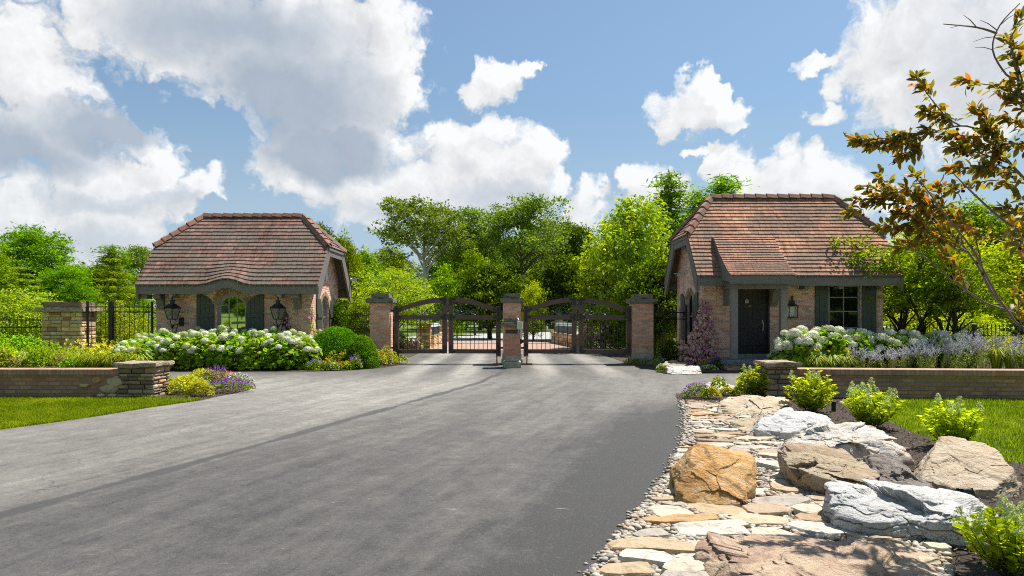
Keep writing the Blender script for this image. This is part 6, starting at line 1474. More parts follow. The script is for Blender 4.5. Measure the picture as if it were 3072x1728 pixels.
creeper('climbing_rose', 'climbing rose', 'tall pink climbing rose at the gable corner of the porch guardhouse', [(rx0 - .10, 20.35, .30, .46, .22, .32), (rx0 - .05, 20.4, .75, .38, .2, .3), (rx0 + .02, 20.4, 1.15, .28, .18, .28), (rx0 + .06, 20.42, 1.5, .2, .14, .22), (rx0 + .05, 20.42, 1.85, .12, .1, .2), (rx0 - .45, 20.5, .35, .2, .2, .3)], 8, 'lf_dark', .055, ('pet_pink', 'pet_blush', .42), 120, .068, dens=560)
def bush_rose(label, X, Y, w, h, seed, n):
    creeper('rose_bush', 'rose bush', label, [(X, Y, h * .4, w * .5, .35, h * .42), (X + w * .3, Y - .1, h * .25, w * .4, .3, h * .25), (X - w * .3, Y + .1, h * .3, w * .35, .3, h * .3)], seed, 'lf_mid', .11, ('pet_blush', 'pet_pink', .8), n, .085, dens=150)
bush_rose('blush rose bush seen through the boxwood-side gate', wx(1225, 30.5), 30.5, 1.1, .8, 31, 26)
bush_rose('blush rose bush seen through the porch-side gate', wx(1795, 31), 31, 1.5, 1.35, 32, 20)
for (px, Y, hh, lab, ky) in ((1190, 30.5, .9, 'green shrub at the foot of the chartreuse tree behind the boxwood-side gate', 'green_bush'), (1850, 31, 1.5, 'leafy green shrub behind the blush rose beyond the porch-side gate', 'green_bush'), (1800, 36, 1.7, 'bright shrub behind the rose-side lantern piers', 'bush_tree'), (1915, 29, 1.3, 'green shrub behind the fence by the porch-side gate pier', 'green_bush'), (1985, 27.5, 1.5, 'lime shrub behind the dark fence at the porch guardhouse', 'bush_tree')):
    H0 = 2.6 if ky == 'green_bush' else 3.4; tree(ky, lab, wx(px, Y), Y, hh / H0, px * .1, 'shrubs beyond the gates', None, 0, 'shrub', 'shrub')
creeper('ground_ivy', 'creeper', 'low creeping plant at the foot of the porch-side gate pier', [(3.75, 21.5, .08, .3, .2, .14), (4.1, 21.55, .1, .35, .12, .12), (4.6, 21.6, .2, .12, .1, .25)], 12, 'lf_mid', .06, dens=500)
tree('green_bush', 'dark low shrub behind the fence foot next to the pink rose', wx(2005, 22.6), 22.6, .30, 1, 'shrubs beyond the gates', None, 0, 'shrub', 'shrub')

# low perennials: russian sage, daylilies, coleus, annuals
def sage(seed):
    def mk():
        rs = np.random.RandomState(seed); r = local('russian_sage', 'russian sage'); st = MB(); lf = MB(); fl = MB()
        for k in range(15):
            a = rs.uniform(0, 6.28); sp = .46 * math.sqrt(rs.random()); h_ = rs.uniform(.75, 1.12); b = np.array((sp * .3 * math.cos(a), sp * .3 * math.sin(a), 0)); e = np.array((sp * math.cos(a), sp * math.sin(a), h_))
            st.tube([b, (b + e) / 2 + rs.normal(0, .02, 3), e], [.006, .005, .003], 4)
            n = 26; u = rs.uniform(.05, .62, n); p = b + (e - b) * u[:, None] + rs.normal(0, .035, (n, 3)); leaves(lf, p, rs.normal(size=(n, 3)) + np.array((0, 0, .6)), rs.normal(size=(n, 3)), .055 * rs.uniform(.7, 1.3, n), .016, np.clip(rs.normal(.5, .25, n), 0, 1))
            tw = [(e - (e - b) * .30, e)] + [(b + (e - b) * u_, b + (e - b) * u_ + np.array((math.cos(c_) * .12, math.sin(c_) * .12, .16))) for u_, c_ in zip(rs.uniform(.55, .85, 5), rs.uniform(0, 6.28, 5))]
            for p0, p1 in tw:
                st.tube([p0, p1], [.003, .0018], 4); n = 16; u = np.linspace(.1, 1, n); p = p0 + (p1 - p0) * u[:, None] + rs.normal(0, .006, (n, 3)); leaves(fl, p, rs.normal(size=(n, 3)), rs.normal(size=(n, 3)), .026 * rs.uniform(.7, 1.2, n), .018, np.clip(rs.normal(.5, .3, n), 0, 1))
        st.build('stems', M['lf_silver'], r); lf.build('foliage', M['lf_silver'], r); fl.build('flower_spikes', M['pet_lilac'], r); return r
    return mk
for k in range(3): pool('sage%d' % k, sage(70 + k))
gs = 'russian sage plants above the garden wall'
spx = [2560, 2620, 2665, 2710, 2760, 2810, 2850, 2895, 2940, 2985, 3030, 3075, 2590, 2690, 2780, 2870, 2960, 3050]
lab_ = ['standing apart before the dark window', 'nearest to the guardhouse corner', 'before the guardhouse corner', 'in front of the multi-stemmed trunks', 'full and lilac before the last hydrangeas', 'beside the last hydrangea', 'below the leaning trunk', 'before the first fence post', 'before the middle of the spear-topped fence', 'between fence post and yellow daylilies', 'behind the far yellow daylilies', 'cut by the picture edge at the fence']
lab2 = ['low at the wall under the dark window', 'low at the wall under the guardhouse corner', 'low at the wall before the multi-stemmed trunks', 'low at the wall before the leaning trunk', 'low at the wall before the fence', 'low at the wall by the far daylilies']
for k, px in enumerate(spx):
    Y = 18.45 + (.35 if k < 12 else -.0) + .25 * math.sin(k * 2.1); place('sage%d' % (k % 3), 'lilac russian sage ' + (lab_ + lab2)[k], wx(px, Y), Y, 1.0 + .08 * math.sin(k * 1.3), k * .9, gs, 0, (.62 if px < 2680 else .8 if px < 2790 else 1.0) + .08 * math.sin(k * 3.3))
def lily(seed, nf, nb=130, H=.55):
    def mk():
        rs = np.random.RandomState(seed); r = local('daylily', 'daylily'); b = MB()
        for k in range(nb):
            a = rs.uniform(0, 6.28); L_ = rs.uniform(.35, .6); s = np.array((math.cos(a), math.sin(a), 0)); p0 = s * rs.uniform(0, .10); p1 = p0 + s * L_ * .28 + np.array((0, 0, L_ * .85)); p2 = p0 + s * L_ * .85 + np.array((0, 0, L_ * rs.uniform(.35, .75))); w = np.array((-s[1], s[0], 0)) * .010
            b.add([p0 - w, p0 + w, p1 + w, p1 - w, p2], [(0, 1, 2, 3)], rs.random()); b.Fc.append(np.array([(3, 2, 4)]) + b.n - 5); b.A.append(np.array([rs.random()]))
        b.build('blades', M['lily'], r); st = MB(); fs = []
        for k in range(nf):
            a = rs.uniform(0, 6.28); e = np.array((.24 * math.cos(a), .24 * math.sin(a), 0)) * rs.random() + np.array((0, 0, H * rs.uniform(.9, 1.3))); st.tube([(0, 0, .05), e * .6, e], [.005, .004, .003], 4); fs.append(e)
        st.build('stalks', M['lily'], r)
        for e in fs:
            f = MB(); o = norm(np.array((rs.normal(0, .5), -.5, .6)))
            x = norm(np.cross(o, (0.3, .2, 1))); y = np.cross(o, x)
            for q in range(6):
                t = q * 1.047; dirp = x * math.cos(t) + y * math.sin(t); leaves(f, (e + dirp * .035 + o * .02)[None], (dirp + o * .5)[None], (o - dirp * .5)[None], .062, .03, np.array([rs.random()]), .15)
            f.build('flower', M['pet_yellow'], r)
        return r
    return mk
pool('lily0', lily(80, 8)); pool('lily1', lily(81, 7)); pool('lily2', lily(82, 3))
for k, (px, Y, lab) in enumerate(((2405, 18.75, 'nearest the ledgestone pillar by the shrubs'), (2450, 18.6, 'second from the pillar by the porch hydrangeas'), (2495, 18.7, 'third from the pillar by the porch hydrangeas'), (2535, 18.6, 'fourth from the pillar, next to the russian sage'), (2990, 18.4, 'first of the far clump in the sage'), (3030, 18.35, 'middle of the far clump in the sage'), (3070, 18.4, 'last of the far clump at the picture edge'))):
    place('lily%d' % (k % 2), 'yellow daylily ' + lab, wx(px, Y), Y, 1.0, k, 'yellow daylilies above the garden wall by the porch', .0 if k < 4 else .12, 1.0 if k < 4 else 1.25)
ll_ = [(208,20.6),(240,20.7),(272,20.5),(305,20.6),(335,20.5),(225,19.9),(260,19.8),(295,19.9),(330,19.8),(365,19.8),(395,19.7),(245,19.2),(285,19.2),(330,19.15),(375,19.2),(420,19.2)]
lw = ['at the foot of the fieldstone pillar', 'under the first fence post by the pillar', 'under the wide fence post', 'behind the low white hydrangea, upper row', 'at the fence corner, upper row', 'middle row, below the pillar corner', 'middle row, below the first fence post', 'middle row, below the wide post', 'middle row, second from the hydrangea', 'middle row, touching the hydrangea', 'middle row, behind the wall-end pillar', 'front row, at the withered clump', 'front row, second from the withered clump', 'front row, third from the withered clump', 'front row, next to the wall-end pillar', 'front row, hidden edge behind the wall-end pillar']
for k, ((px, Y), w_) in enumerate(zip(ll_, lw)): place('lily%d' % (k % 3), 'yellow daylily ' + w_, wx(px, Y), Y, 1.15, k * 1.1, 'yellow daylilies by the fieldstone pillar', 0, 1.2 if k < 5 else 1.05)
def mound(name, cat, label, X, Y, rx, ry, h, mt, L, n, seed, group=None, flowers=None, fn=0, fr=.02, spikes=0, wr=.6):
    rs = np.random.RandomState(seed); r = thing(name, label, cat, (X, Y, 0), group); ORG[r] = Vector()
    a = rs.uniform(0, 6.28, n); u = np.sqrt(rs.random(n)); z = np.sqrt(np.clip(1 - u ** 2, 0, 1)) * h * rs.uniform(.55, 1.05, n)
    c = np.stack([u * rx * np.cos(a), u * ry * np.sin(a), z + .02], 1); out = np.stack([np.cos(a) * u, np.sin(a) * u, np.full(n, .3)], 1) + rs.normal(0, .5, (n, 3))
    leaves(MB(), c, out, np.stack([np.cos(a) * u * .5, np.sin(a) * u * .5, np.full(n, .8)], 1) + rs.normal(0, .35, (n, 3)), L * rs.uniform(.7, 1.3, n), L * wr, np.clip(rs.normal(.5, .25, n), 0, 1)).build('foliage', M[mt], r)
    if flowers:
        f = MB(); a = rs.uniform(0, 6.28, fn); u = np.sqrt(rs.random(fn)); c = np.stack([u * rx * 1.03 * np.cos(a), u * ry * 1.03 * np.sin(a), np.sqrt(np.clip(1 - u ** 2 * .9, 0, 1)) * h * rs.uniform(.9, 1.12, fn) + .03], 1)
        if spikes:
            k = 7; c = np.repeat(c, k, 0) + np.tile(np.linspace(-.06, .07, k)[:, None] * np.array((0, 0, 1)), (fn, 1)) + rs.normal(0, .008, (fn * k, 3))
        nn = len(c); leaves(f, c, rs.normal(size=(nn, 3)) * np.array((1, 1, .4)), rs.normal(0, .4, (nn, 3)) + np.array((0, -.4, .8)), fr * rs.uniform(.8, 1.3, nn), fr * .9, np.clip(rs.normal(.5, .3, nn), 0, 1)); 
        o = f.build('blossoms', M[flowers], r); 
    return r
ga = 'bedding plants at the wall end by the lawn strip'
X, Y = at(560, 1180); mound('coleus', 'coleus', 'largest golden coleus mound at the wall-end bed', X, Y, .42, .45, .34, 'lf_yellow', .07, 900, 1, ga)
X, Y = at(590, 1165); mound('coleus', 'coleus', 'golden coleus mound at the back of the wall-end bed', X, Y + .3, .36, .34, .38, 'lf_yellow', .07, 700, 2, ga)
X, Y = at(600, 1190); mound('coleus', 'coleus', 'small golden coleus at the grass tip of the wall-end bed', X, Y, .26, .22, .28, 'lf_yellow', .07, 500, 3, ga)
X, Y = at(632, 1165); mound('salvia', 'salvia', 'deep purple salvia spikes behind the golden coleus', X, Y + .3, .34, .34, .34, 'lf_mid', .05, 500, 4, ga, 'pet_purple', 95, .026, 1)
X, Y = at(660, 1163); mound('zinnia', 'zinnia', 'orange and red zinnias in the middle of the wall-end bed', X, Y + .2, .32, .3, .30, 'lf_lime', .05, 450, 5, ga, 'pet_orange', 75, .055)
X, Y = at(690, 1178); mound('petunia', 'petunia', 'broad purple flower carpet at the drive tip of the wall-end bed', X, Y, .50, .34, .24, 'lf_mid', .045, 600, 6, ga, 'pet_purple', 420, .035)
X, Y = at(700, 1165); mound('petunia', 'petunia', 'light purple flowers at the back drive edge of the wall-end bed', X, Y + .2, .36, .28, .27, 'lf_mid', .045, 450, 7, ga, 'pet_lilac', 160, .032)
X, Y = at(496, 1163); mound('rose_bush', 'rose bush', 'small green rose with one pink bloom beside the ledgestone pillar', X, Y, .17, .17, .30, 'lf_mid', .06, 220, 8, None, 'pet_pink', 5, .05)
gb = 'bedding plants at the foot of the boxwoods'
for k, (px, py, rx, h, kind, mt, fl, fn, fr, sp, lab) in enumerate(((945, 1113, .28, .30, 'petunia', 'lf_mid', 'pet_purple', 120, .035, 0, 'purple flowers at the hydrangea end below the boxwood'), (985, 1113, .22, .34, 'zinnia', 'lf_lime', 'pet_orange', 26, .05, 0, 'orange zinnias behind the bollard light'), (960, 1105, .26, .40, 'coleus', 'lf_yellow', None, 0, 0, 0, 'golden coleus nearest the hydrangeas below the boxwood'), (1000, 1106, .22, .50, 'coleus', 'lf_lime', None, 0, 0, 0, 'tall lime coleus in the middle below the boxwood'), (1035, 1106, .24, .52, 'coleus', 'lf_yellow', None, 0, 0, 0, 'tall golden coleus before the small boxwood'),
    (1015, 1112, .26, .24, 'zinnia', 'lf_mid', 'pet_orange', 30, .05, 0, 'orange zinnias just past the bollard light'), (1042, 1111, .22, .24, 'zinnia', 'lf_mid', 'pet_orange', 26, .05, 0, 'red-orange zinnias before the small boxwood'), (1066, 1110, .20, .36, 'salvia', 'lf_mid', 'pet_purple', 34, .03, 1, 'upright purple salvia before the small boxwood'), (998, 1113, .24, .2, 'petunia', 'lf_mid', 'pet_lilac', 70, .035, 0, 'pale purple flowers at the drive edge below the boxwood'))):
    X, Y = at(px, py); mound(kind, kind, lab, X, Y, rx, .2, h, mt, .065, 260, 20 + k, gb, fl, fn, fr, sp)
for k, (px, py, rx, h, mt, lab) in enumerate(((1140, 1101, .24, .52, 'lf_yellow', 'golden barberry touching the boxwood'), (1160, 1097, .26, .62, 'lf_yellow', 'taller golden barberry at the foot of the gate pier'), (1178, 1096, .22, .42, 'lf_yellow', 'golden barberry in front of the gate pier corner'), (1203, 1092, .24, .26, 'lf_chart', 'tuft of fine grass at the rusty gate plate'))):
    X, Y = at(px, py); mound('barberry' if k < 3 else 'grass_tuft', 'shrub' if k < 3 else 'grass tuft', lab, X, Y, rx, .24, h, mt, .05, 420, 40 + k, 'golden shrubs by the boxwood-side gate pier')
gc = 'bedding plants before the porch guardhouse'
for k, (px, py, rx, h, kind, mt, fl, fn, fr, sp, lab) in enumerate(((1978, 1108, .16, .34, 'salvia', 'lf_mid', 'pet_purple', 24, .03, 1, 'purple flowers beside the split boulder by the gate pier'), (1985, 1118, .16, .2, 'petunia', 'lf_mid', 'pet_lilac', 60, .035, 0, 'lilac flowers on the drive edge beside the split boulder'), (2085, 1104, .26, .34, 'salvia', 'lf_mid', 'pet_purple', 40, .03, 1, 'purple salvia below the pink climbing rose'), (2118, 1108, .22, .26, 'zinnia', 'lf_lime', 'pet_orange', 28, .05, 0, 'red-orange zinnias below the climbing rose'), (2125, 1118, .28, .18, 'petunia', 'lf_mid', 'pet_lilac', 110, .035, 0, 'pale lilac flowers at the drive edge by the porch'), (2150, 1108, .2, .34, 'salvia', 'lf_mid', 'pet_purple', 40, .03, 1, 'dark purple salvia beside the porch slab'), (2135, 1102, .3, .44, 'coleus', 'lf_lime', None, 0, 0, 0, 'lime coleus between climbing rose and porch slab'), (2060, 1102, .2, .3, 'coleus', 'lf_lime', None, 0, 0, 0, 'lime coleus behind the split boulder'))):
    X, Y = at(px, py); mound(kind, kind, lab, X, Y, rx, .18, h, mt, .06, 220, 60 + k, gc, fl, fn, fr, sp)
gd = 'bedding plants at the drive end of the stream bed'
for k, (px, py, rx, h, kind, mt, fl, fn, fr, lab) in enumerate(((2092, 1196, .27, .26, 'petunia', 'lf_mid', 'pet_purple', 170, .034, 'purple flower mound at the mulch tip of the stream bed'), (2136, 1198, .17, .22, 'coleus', 'lf_yellow', None, 0, 0, 'golden coleus next to the purple mound at the stream bed'), (2180, 1189, .16, .16, 'coleus', 'lf_yellow', None, 0, 0, 'golden coleus in the middle before the white drive boulder'), (2217, 1189, .17, .19, 'coleus', 'lf_yellow', None, 0, 0, 'golden coleus beside the first bright green shrub'), (2158, 1185, .2, .34, 'zinnia', 'lf_mid', 'pet_orange', 10, .04, 'thin red zinnias in front of the white drive boulder'), (2236, 1180, .15, .4, 'salvia', 'lf_mid', 'pet_purple', 30, .03, 'purple salvia between white drive boulder and green shrub'))):
    X, Y = at(px, py); mound(kind, kind, lab, X, Y, rx, rx * .8, h, mt, .055, 320, 80 + k, gd, fl, fn, fr)
# mixed green planting behind the left garden wall
gq = 'leafy plants behind the garden wall by the lawn strip'
for k, (px, Y, rx, h, mt, L, lab) in enumerate(((-30, 20.8, 1.0, 1.05, 'lf_hyd', .09, 'tall bright leafy shrub at the picture edge'), (60, 21.0, .9, 1.0, 'lf_hyd', .09, 'bright leafy shrub under the low fence, second from the edge'), (130, 20.6, .8, .8, 'lf_hyd', .09, 'bright leafy shrub before the fieldstone pillar'), (20, 19.6, .7, .62, 'lf_chart', .09, 'pale leafy mound low at the picture edge'), (75, 19.5, .5, .5, 'lf_silver', .08, 'pale blotched plant above the wall'), (120, 19.35, .5, .62, 'lf_mid', .10, 'dark green rounded plant above the wall'), (183, 19.3, .34, .5, 'lf_rust', .05, 'withered brown clump among green plants'), (150, 20.0, .55, .6, 'lf_lime', .08, 'lime green plant behind the withered clump'), (45, 19.2, .4, .4, 'lf_rust', .05, 'small reddish withered plant low above the wall'), (220, 19.0, .4, .42, 'lf_hyd', .08, 'green plant between withered clump and daylilies'), (-40, 19.2, .5, .6, 'lily', .1, 'yellow-green clump cut by the picture edge'))):
    mound('leafy_plant', 'plant', lab, wx(px, Y), Y, rx, rx * .7, h, mt, L, int(900 * rx), 100 + k, gq)
for k, (px, Y, lab) in enumerate(((20, 19.25, 'yellow flowers'), )):
    mound('daylily', 'daylily', 'yellow-flowered clump at the picture edge above the wall', wx(10, 19.1), 19.1, .3, .25, .6, 'lily', .12, 300, 130, gq, 'pet_yellow', 14, .09)
# garden lights
def bollard(label, px, py, h, Y=None):
    X, Y = G(px, py); r = thing('path_light', label, 'path light', (X, Y, 0)); MB().lathe([(.035, -.02), (.035, h - .02), (.04, h - .02), (.04, h), (0, h + .005)], (X, Y, 0), 12).build('tube', M['iron'], r); MB().lathe([(.041, h * .70), (.042, h * .74)], (X, Y, 0), 12).build('band', M['gate_iron'], r)
bollard('black bollard light among flowers below the boxwood', 992, 1112, .27)
bollard('black tube light in the mulch between two bright green shrubs', 2501, 1236, .17)
X, Y = G(2900, 1496); r = thing('flood_light', 'small black flood light in the mulch below the tan boulder', 'flood light', (X, Y, 0)); ORG[r] = Vector(); r.rotation_euler = (0, 0, .25)
MB().prism([(-.03, .015), (.03, .015), (.05, .075), (-.012, .085)], lambda u, v, t: (t, u, v), -.05, .05).build('lamp_housing', M['iron'], r, bevel=.006); MB().tube([(0, 0, -.03), (0, 0, .03)], .012, 6).build('spike', M['iron'], r)
# ------------------------------------------------------------------ boulders: faceted solids (convex hull of given corners, or random facets), eroded and creased
_ico = {}
def ico(n):
    if n not in _ico:
        bm = bmesh.new(); bmesh.ops.create_icosphere(bm, subdivisions=n, radius=1); bm.verts.ensure_lookup_table()
        _ico[n] = (np.array([v.co for v in bm.verts]), np.array([[v.index for v in f.verts] for f in bm.faces])); bm.free()
    return _ico[n]
def hull_planes(pts):
    bm = bmesh.new(); [bm.verts.new(p) for p in pts]; r = bmesh.ops.convex_hull(bm, input=bm.verts); bm.normal_update()
    out = [(tuple(f.normal), f.normal.dot(f.verts[0].co)) for f in bm.faces]; bm.free(); return out
def rock_mesh(pts=None, size=(1, 1, 1), seed=0, sub=6, amp=.05, rnd=.035, facets=14, lobes=(), strata=0., crack=.5, cuts=7, chip=.05, cells=26):
    """star-shaped solid about its centre. pts: explicit corner points (local metres)"""
    rs = np.random.RandomState(seed); D, Fc = ico(sub)
    if pts is not None:
        pts = np.array(pts, float); c = (pts.max(0) + pts.min(0)) / 2; half = (pts.max(0) - pts.min(0)) / 2; pl = hull_planes(pts - c); Q_ = pts - c
        for n_ in norm(rs.normal(size=(cuts, 3)) + np.array((0, 0, .25))): pl.append((tuple(n_), (Q_ @ n_).max() * rs.uniform(.80, .97)))
    else:
        half = np.array(size) / 2; c = np.array((0, 0, 0.)); pl = []
        q = norm(rs.normal(size=(facets, 3)) * np.array((1, 1, .8)))
        for n_ in list(q) + [np.array(v, float) for v in ((1, 0, 0), (-1, 0, 0), (0, 1, 0), (0, -1, 0), (0, 0, 1), (.7, .7, 0), (-.7, .7, .1), (.7, -.7, .1), (-.7, -.7, 0))]:
            n_ = norm(n_ * half); s = np.linalg.norm(half * n_); pl.append((tuple(n_), s * rs.uniform(.80, 1.0)))
    V = D * half; dirv = norm(V)
    def radial(pl, k):
        N_ = np.array([p[0] for p in pl]); d_ = np.array([max(p[1], 1e-3) for p in pl]); q = dirv @ N_.T / d_
        return 1 / np.maximum((np.maximum(q, 1e-4) ** k).sum(1) ** (1 / k), 1e-4)
    r = radial(pl, 1 / rnd)
    for (lc_, lh, ls_) in lobes:        # extra lumps blended on top of the main solid
        lc_ = np.array(lc_); lh = np.array(lh); a = ((dirv / lh) ** 2).sum(1); b = -2 * (dirv * lc_ / lh ** 2).sum(1); c_ = ((lc_ / lh) ** 2).sum() - 1; disc = b * b - 4 * a * c_
        rr = np.where(disc > 0, (-b + np.sqrt(np.maximum(disc, 0))) / (2 * a), 0) ; r = np.maximum(r, rr)
    P = dirv * r[:, None]; sc = half.mean(); q = P / sc
    n1 = fbm(q * 1.3 + seed * 3.1, 5, .55); q2 = q + .22 * np.stack([fbm(q * 1.8 + 9 * k + seed, 3) for k in range(3)], 1)
    rid = np.abs(fbm(q2 * np.array((1.1, 1.1, 1.7)) + seed * 7.7 + 5, 3)); rid2 = np.abs(fbm(q2 * 2.6 + seed * 1.7, 4)); n3 = fbm(q * 8 + seed, 4, .6)
    ledge = np.tanh(fbm(q2 * np.array((1.6, 1.6, 2.6)) + seed * 2.3, 4) * 11)
    dis = amp * sc * (n1 * .75 + ledge * .42 + n3 * .12 - crack * np.clip(.055 - rid, 0, 1) * 13 - crack * .6 * np.clip(.04 - rid2, 0, 1) * 10)
    if chip:      # fracture plates: each cell of the surface is broken back by its own tilted plane
        sd = P[rs.choice(len(P), cells)]; wp = P + .10 * sc * np.stack([fbm(q * 3.1 + 5 * k_ + seed, 3) for k_ in range(3)], 1)
        d2 = ((wp[:, None, :] - sd[None]) ** 2 * np.array((1, 1, 2.2))).sum(2); ci = d2.argmin(1)
        of = rs.normal(0, 1, cells) * chip * sc; ti = rs.normal(0, .16, (cells, 3)); dis = dis * .8 + of[ci] + (ti[ci] * (P - sd[ci])).sum(1) * (chip / .05)
    P = P + dirv * dis[:, None]
    if strata:
        lay = P[:, 2] / sc * 5 + .8 * n1; st_ = np.abs((lay % 1) - .5) * 2; side = np.sqrt(np.clip(1 - dirv[:, 2] ** 2, 0, 1)); h2 = P[:, :2] * (1 - strata * side * (st_ > .82) * .14 * (st_ - .82) / .18)[:, None]; P[:, :2] = h2
    return P + c, Fc
def boulder(label, X, Y, m, z0=0., rot=0., **kw):
    P, Fc = rock_mesh(**kw); c, s = math.cos(rot), math.sin(rot); P = np.stack([P[:, 0] * c - P[:, 1] * s, P[:, 0] * s + P[:, 1] * c, P[:, 2]], 1)
    o = MB().add(P, Fc).build('boulder', m, None, True); o.location = (X, Y, z0); tag(o, label, 'boulder', 'boulders along the dry stream bed')
    FOOT.append((X, Y, np.abs(P[:, 0]).max() * .8, np.abs(P[:, 1]).max() * .8)); return o
FOOT = []
def hp(*pp, Y0, X0):     # corners given as (px, py, Y) -> local to (X0, Y0, 0)
    return [(wx(a, y) - X0, y - Y0, wz(b, y)) for a, b, y in pp]
# orange block nearest the drive
X0, Y0 = wx(2135, 5.75), 5.75
boulder('large tilted orange boulder beside the asphalt edge', X0, Y0, ROCK['orange'], pts=[(-.37,-.20,-.05),(-.20,-.30,-.05),(.13,-.34,-.05),(.36,-.06,-.05),(.38,.28,-.05),(-.3,.3,-.05),
  (-.37,-.17,.11),(-.21,-.29,.035),(.12,-.33,.06),(.36,-.06,.16),(-.19,-.03,.34),(.30,-.02,.27),(.38,.12,.30),(-.06,.20,.43),(.02,.19,.425),(.34,.27,.33),(-.3,.2,.2)], seed=4, sub=7, amp=.03, rnd=.006, crack=.6, cuts=1, chip=.026, cells=11)
# long pink-brown slab in the near corner
X0, Y0 = wx(2500, 3.9), 3.9
boulder('broad pink-brown boulder with rusty ridge nearest the camera', X0, Y0, ROCK['pink'], pts=hp((2106,1712,4.12),(2112,1660,4.2),(2160,1606,4.35),(2230,1598,4.45),(2380,1612,4.5),(2540,1630,4.5),(2740,1628,4.45),(2830,1665,4.35),(2960,1740,4.15),(2960,1790,4.0),(2150,1760,3.85),(2200,1690,3.9),(2500,1690,3.9),(2780,1720,3.85),(2300,1850,3.3),(2800,1880,3.3),(2500,1900,3.2),(2150,1850,3.6), Y0=Y0, X0=X0) + [(-.55, -.5, -.12), (.7, -.5, -.12), (-.7, .2, -.12), (.8, .3, -.12)], seed=9, sub=7, amp=.07, rnd=.012, crack=1.1, strata=.5, cuts=2, chip=.045, cells=16, lobes=(((.18, .34, .06), (.24, .17, .15), 0),))
# lumpy grey-white limestone: shelves stepping back
X0, Y0 = wx(2725, 4.95), 4.95
boulder('long lumpy grey-white boulder with deep creases next to the mulch', X0, Y0, ROCK['grey'], pts=[(-.54,-.12,-.05),(-.40,-.28,-.05),(.10,-.42,-.05),(.32,-.50,-.05),(.56,-.10,-.05),(.5,.3,-.05),(-.45,.35,-.05),
  (-.55,-.10,.14),(-.41,-.26,.13),(-.12,-.34,.17),(.12,-.40,.17),(.31,-.46,.13),(.52,-.12,.15),(-.50,.10,.26),(-.38,.02,.25),(.0,-.10,.25),(.3,-.12,.24),(.54,.12,.21),(-.40,.36,.27),(.48,.34,.22)], seed=13, sub=7, amp=.085, rnd=.012, crack=.75, strata=.6, cuts=2, chip=.05, cells=14)
# tan block with the dark lump
X0, Y0 = wx(2490, 6.0), 6.0
boulder('blocky tan boulder with broken brown front left of the dark rock', X0, Y0, ROCK['tan'], pts=[(-.33,.0,-.05),(-.25,-.14,-.05),(-.12,-.38,-.05),(.18,-.40,-.05),(.36,-.1,-.05),(.34,.5,-.05),(-.3,.5,-.05),
  (-.33,.02,.22),(-.24,-.10,.20),(-.13,-.36,.18),(.17,-.38,.17),(.35,-.1,.20),(-.30,.36,.32),(-.05,.50,.33),(.33,.46,.30),(-.05,-.05,.27)], seed=21, sub=7, amp=.06, rnd=.007, crack=1.0, cuts=3)
X0, Y0 = wx(2685, 5.95), 5.95
boulder('dark grey-brown jagged rock in leaf shade beside the tan block', X0, Y0, ROCK['dark'], pts=[(-.26,-.2,-.05),(.1,-.36,-.05),(.24,-.1,-.05),(.2,.4,-.05),(-.2,.4,-.05),(-.24,-.12,.12),(.08,-.34,.06),(.23,-.08,.13),(-.12,.16,.29),(.02,.14,.28),(.16,.30,.22),(-.18,.38,.22)], seed=25, sub=6, amp=.11, rnd=.008, crack=1.2, cuts=3)
# white rust-topped
X0, Y0 = wx(2520, 7.2), 7.2
boulder('large white boulder with rust-brown crest in the middle of the row', X0, Y0, ROCK['rusty'], pts=[(-.60,-.10,-.05),(-.30,-.24,-.05),(.05,-.34,-.05),(.46,-.42,-.05),(.62,-.1,-.05),(.55,.6,-.05),(-.5,.55,-.05),
  (-.61,-.08,.13),(-.50,-.02,.21),(-.30,-.16,.20),(.02,-.22,.24),(.30,-.26,.28),(.46,-.38,.14),(.60,-.12,.22),(-.38,.3,.26),(.05,.34,.32),(.18,.32,.42),(.36,.34,.42),(.55,.3,.34),(.5,.6,.25),(-.3,.5,.25)], seed=32, sub=7, amp=.07, rnd=.008, crack=.9, cuts=2)
X0, Y0 = wx(2395, 8.6), 8.6
boulder('smooth pale grey boulder behind the white rust-topped boulder', X0, Y0, ROCK['grey'], pts=[(-.58,-.12,-.05),(-.22,-.34,-.05),(.1,-.30,-.05),(.58,.0,-.05),(.5,.6,-.05),(-.45,.55,-.05),(-.58,-.08,.13),(-.24,-.30,.13),(.08,-.22,.20),(.56,.02,.19),(-.40,.2,.24),(.0,.4,.33),(.2,.42,.33),(.55,.5,.24)], seed=38, sub=6, amp=.06, rnd=.009, crack=.7, cuts=2, chip=.03)
X0, Y0 = wx(2285, 9.6), 9.65
boulder('low flat tan boulder between pale grey boulder and the block', X0, Y0, ROCK['tan'], pts=hp((2188,1285,9.2),(2192,1264,9.4),(2240,1252,9.8),(2330,1244,10),(2400,1246,10),(2400,1275,9.6),(2280,1290,9.1),(2260,1268,10.2),(2380,1268,10.2), Y0=Y0, X0=X0), seed=42, sub=6, amp=.05, rnd=.011, crack=.6)
X0, Y0 = wx(2270, 10.8), 10.85
boulder('grey-tan block with black-stained face below the first bright shrub', X0, Y0, ROCK['greytan'], pts=hp((2160,1240,10.6),(2162,1202,10.8),(2185,1190,11.1),(2260,1192,11.2),(2350,1188,11.3),(2378,1200,11.1),(2378,1238,10.8),(2215,1254,10.4),(2330,1250,10.5),(2200,1215,11.6),(2360,1215,11.6), Y0=Y0, X0=X0), seed=46, sub=6, amp=.05, rnd=.009, crack=.7)
X0, Y0 = wx(2890, 6.1), 6.1
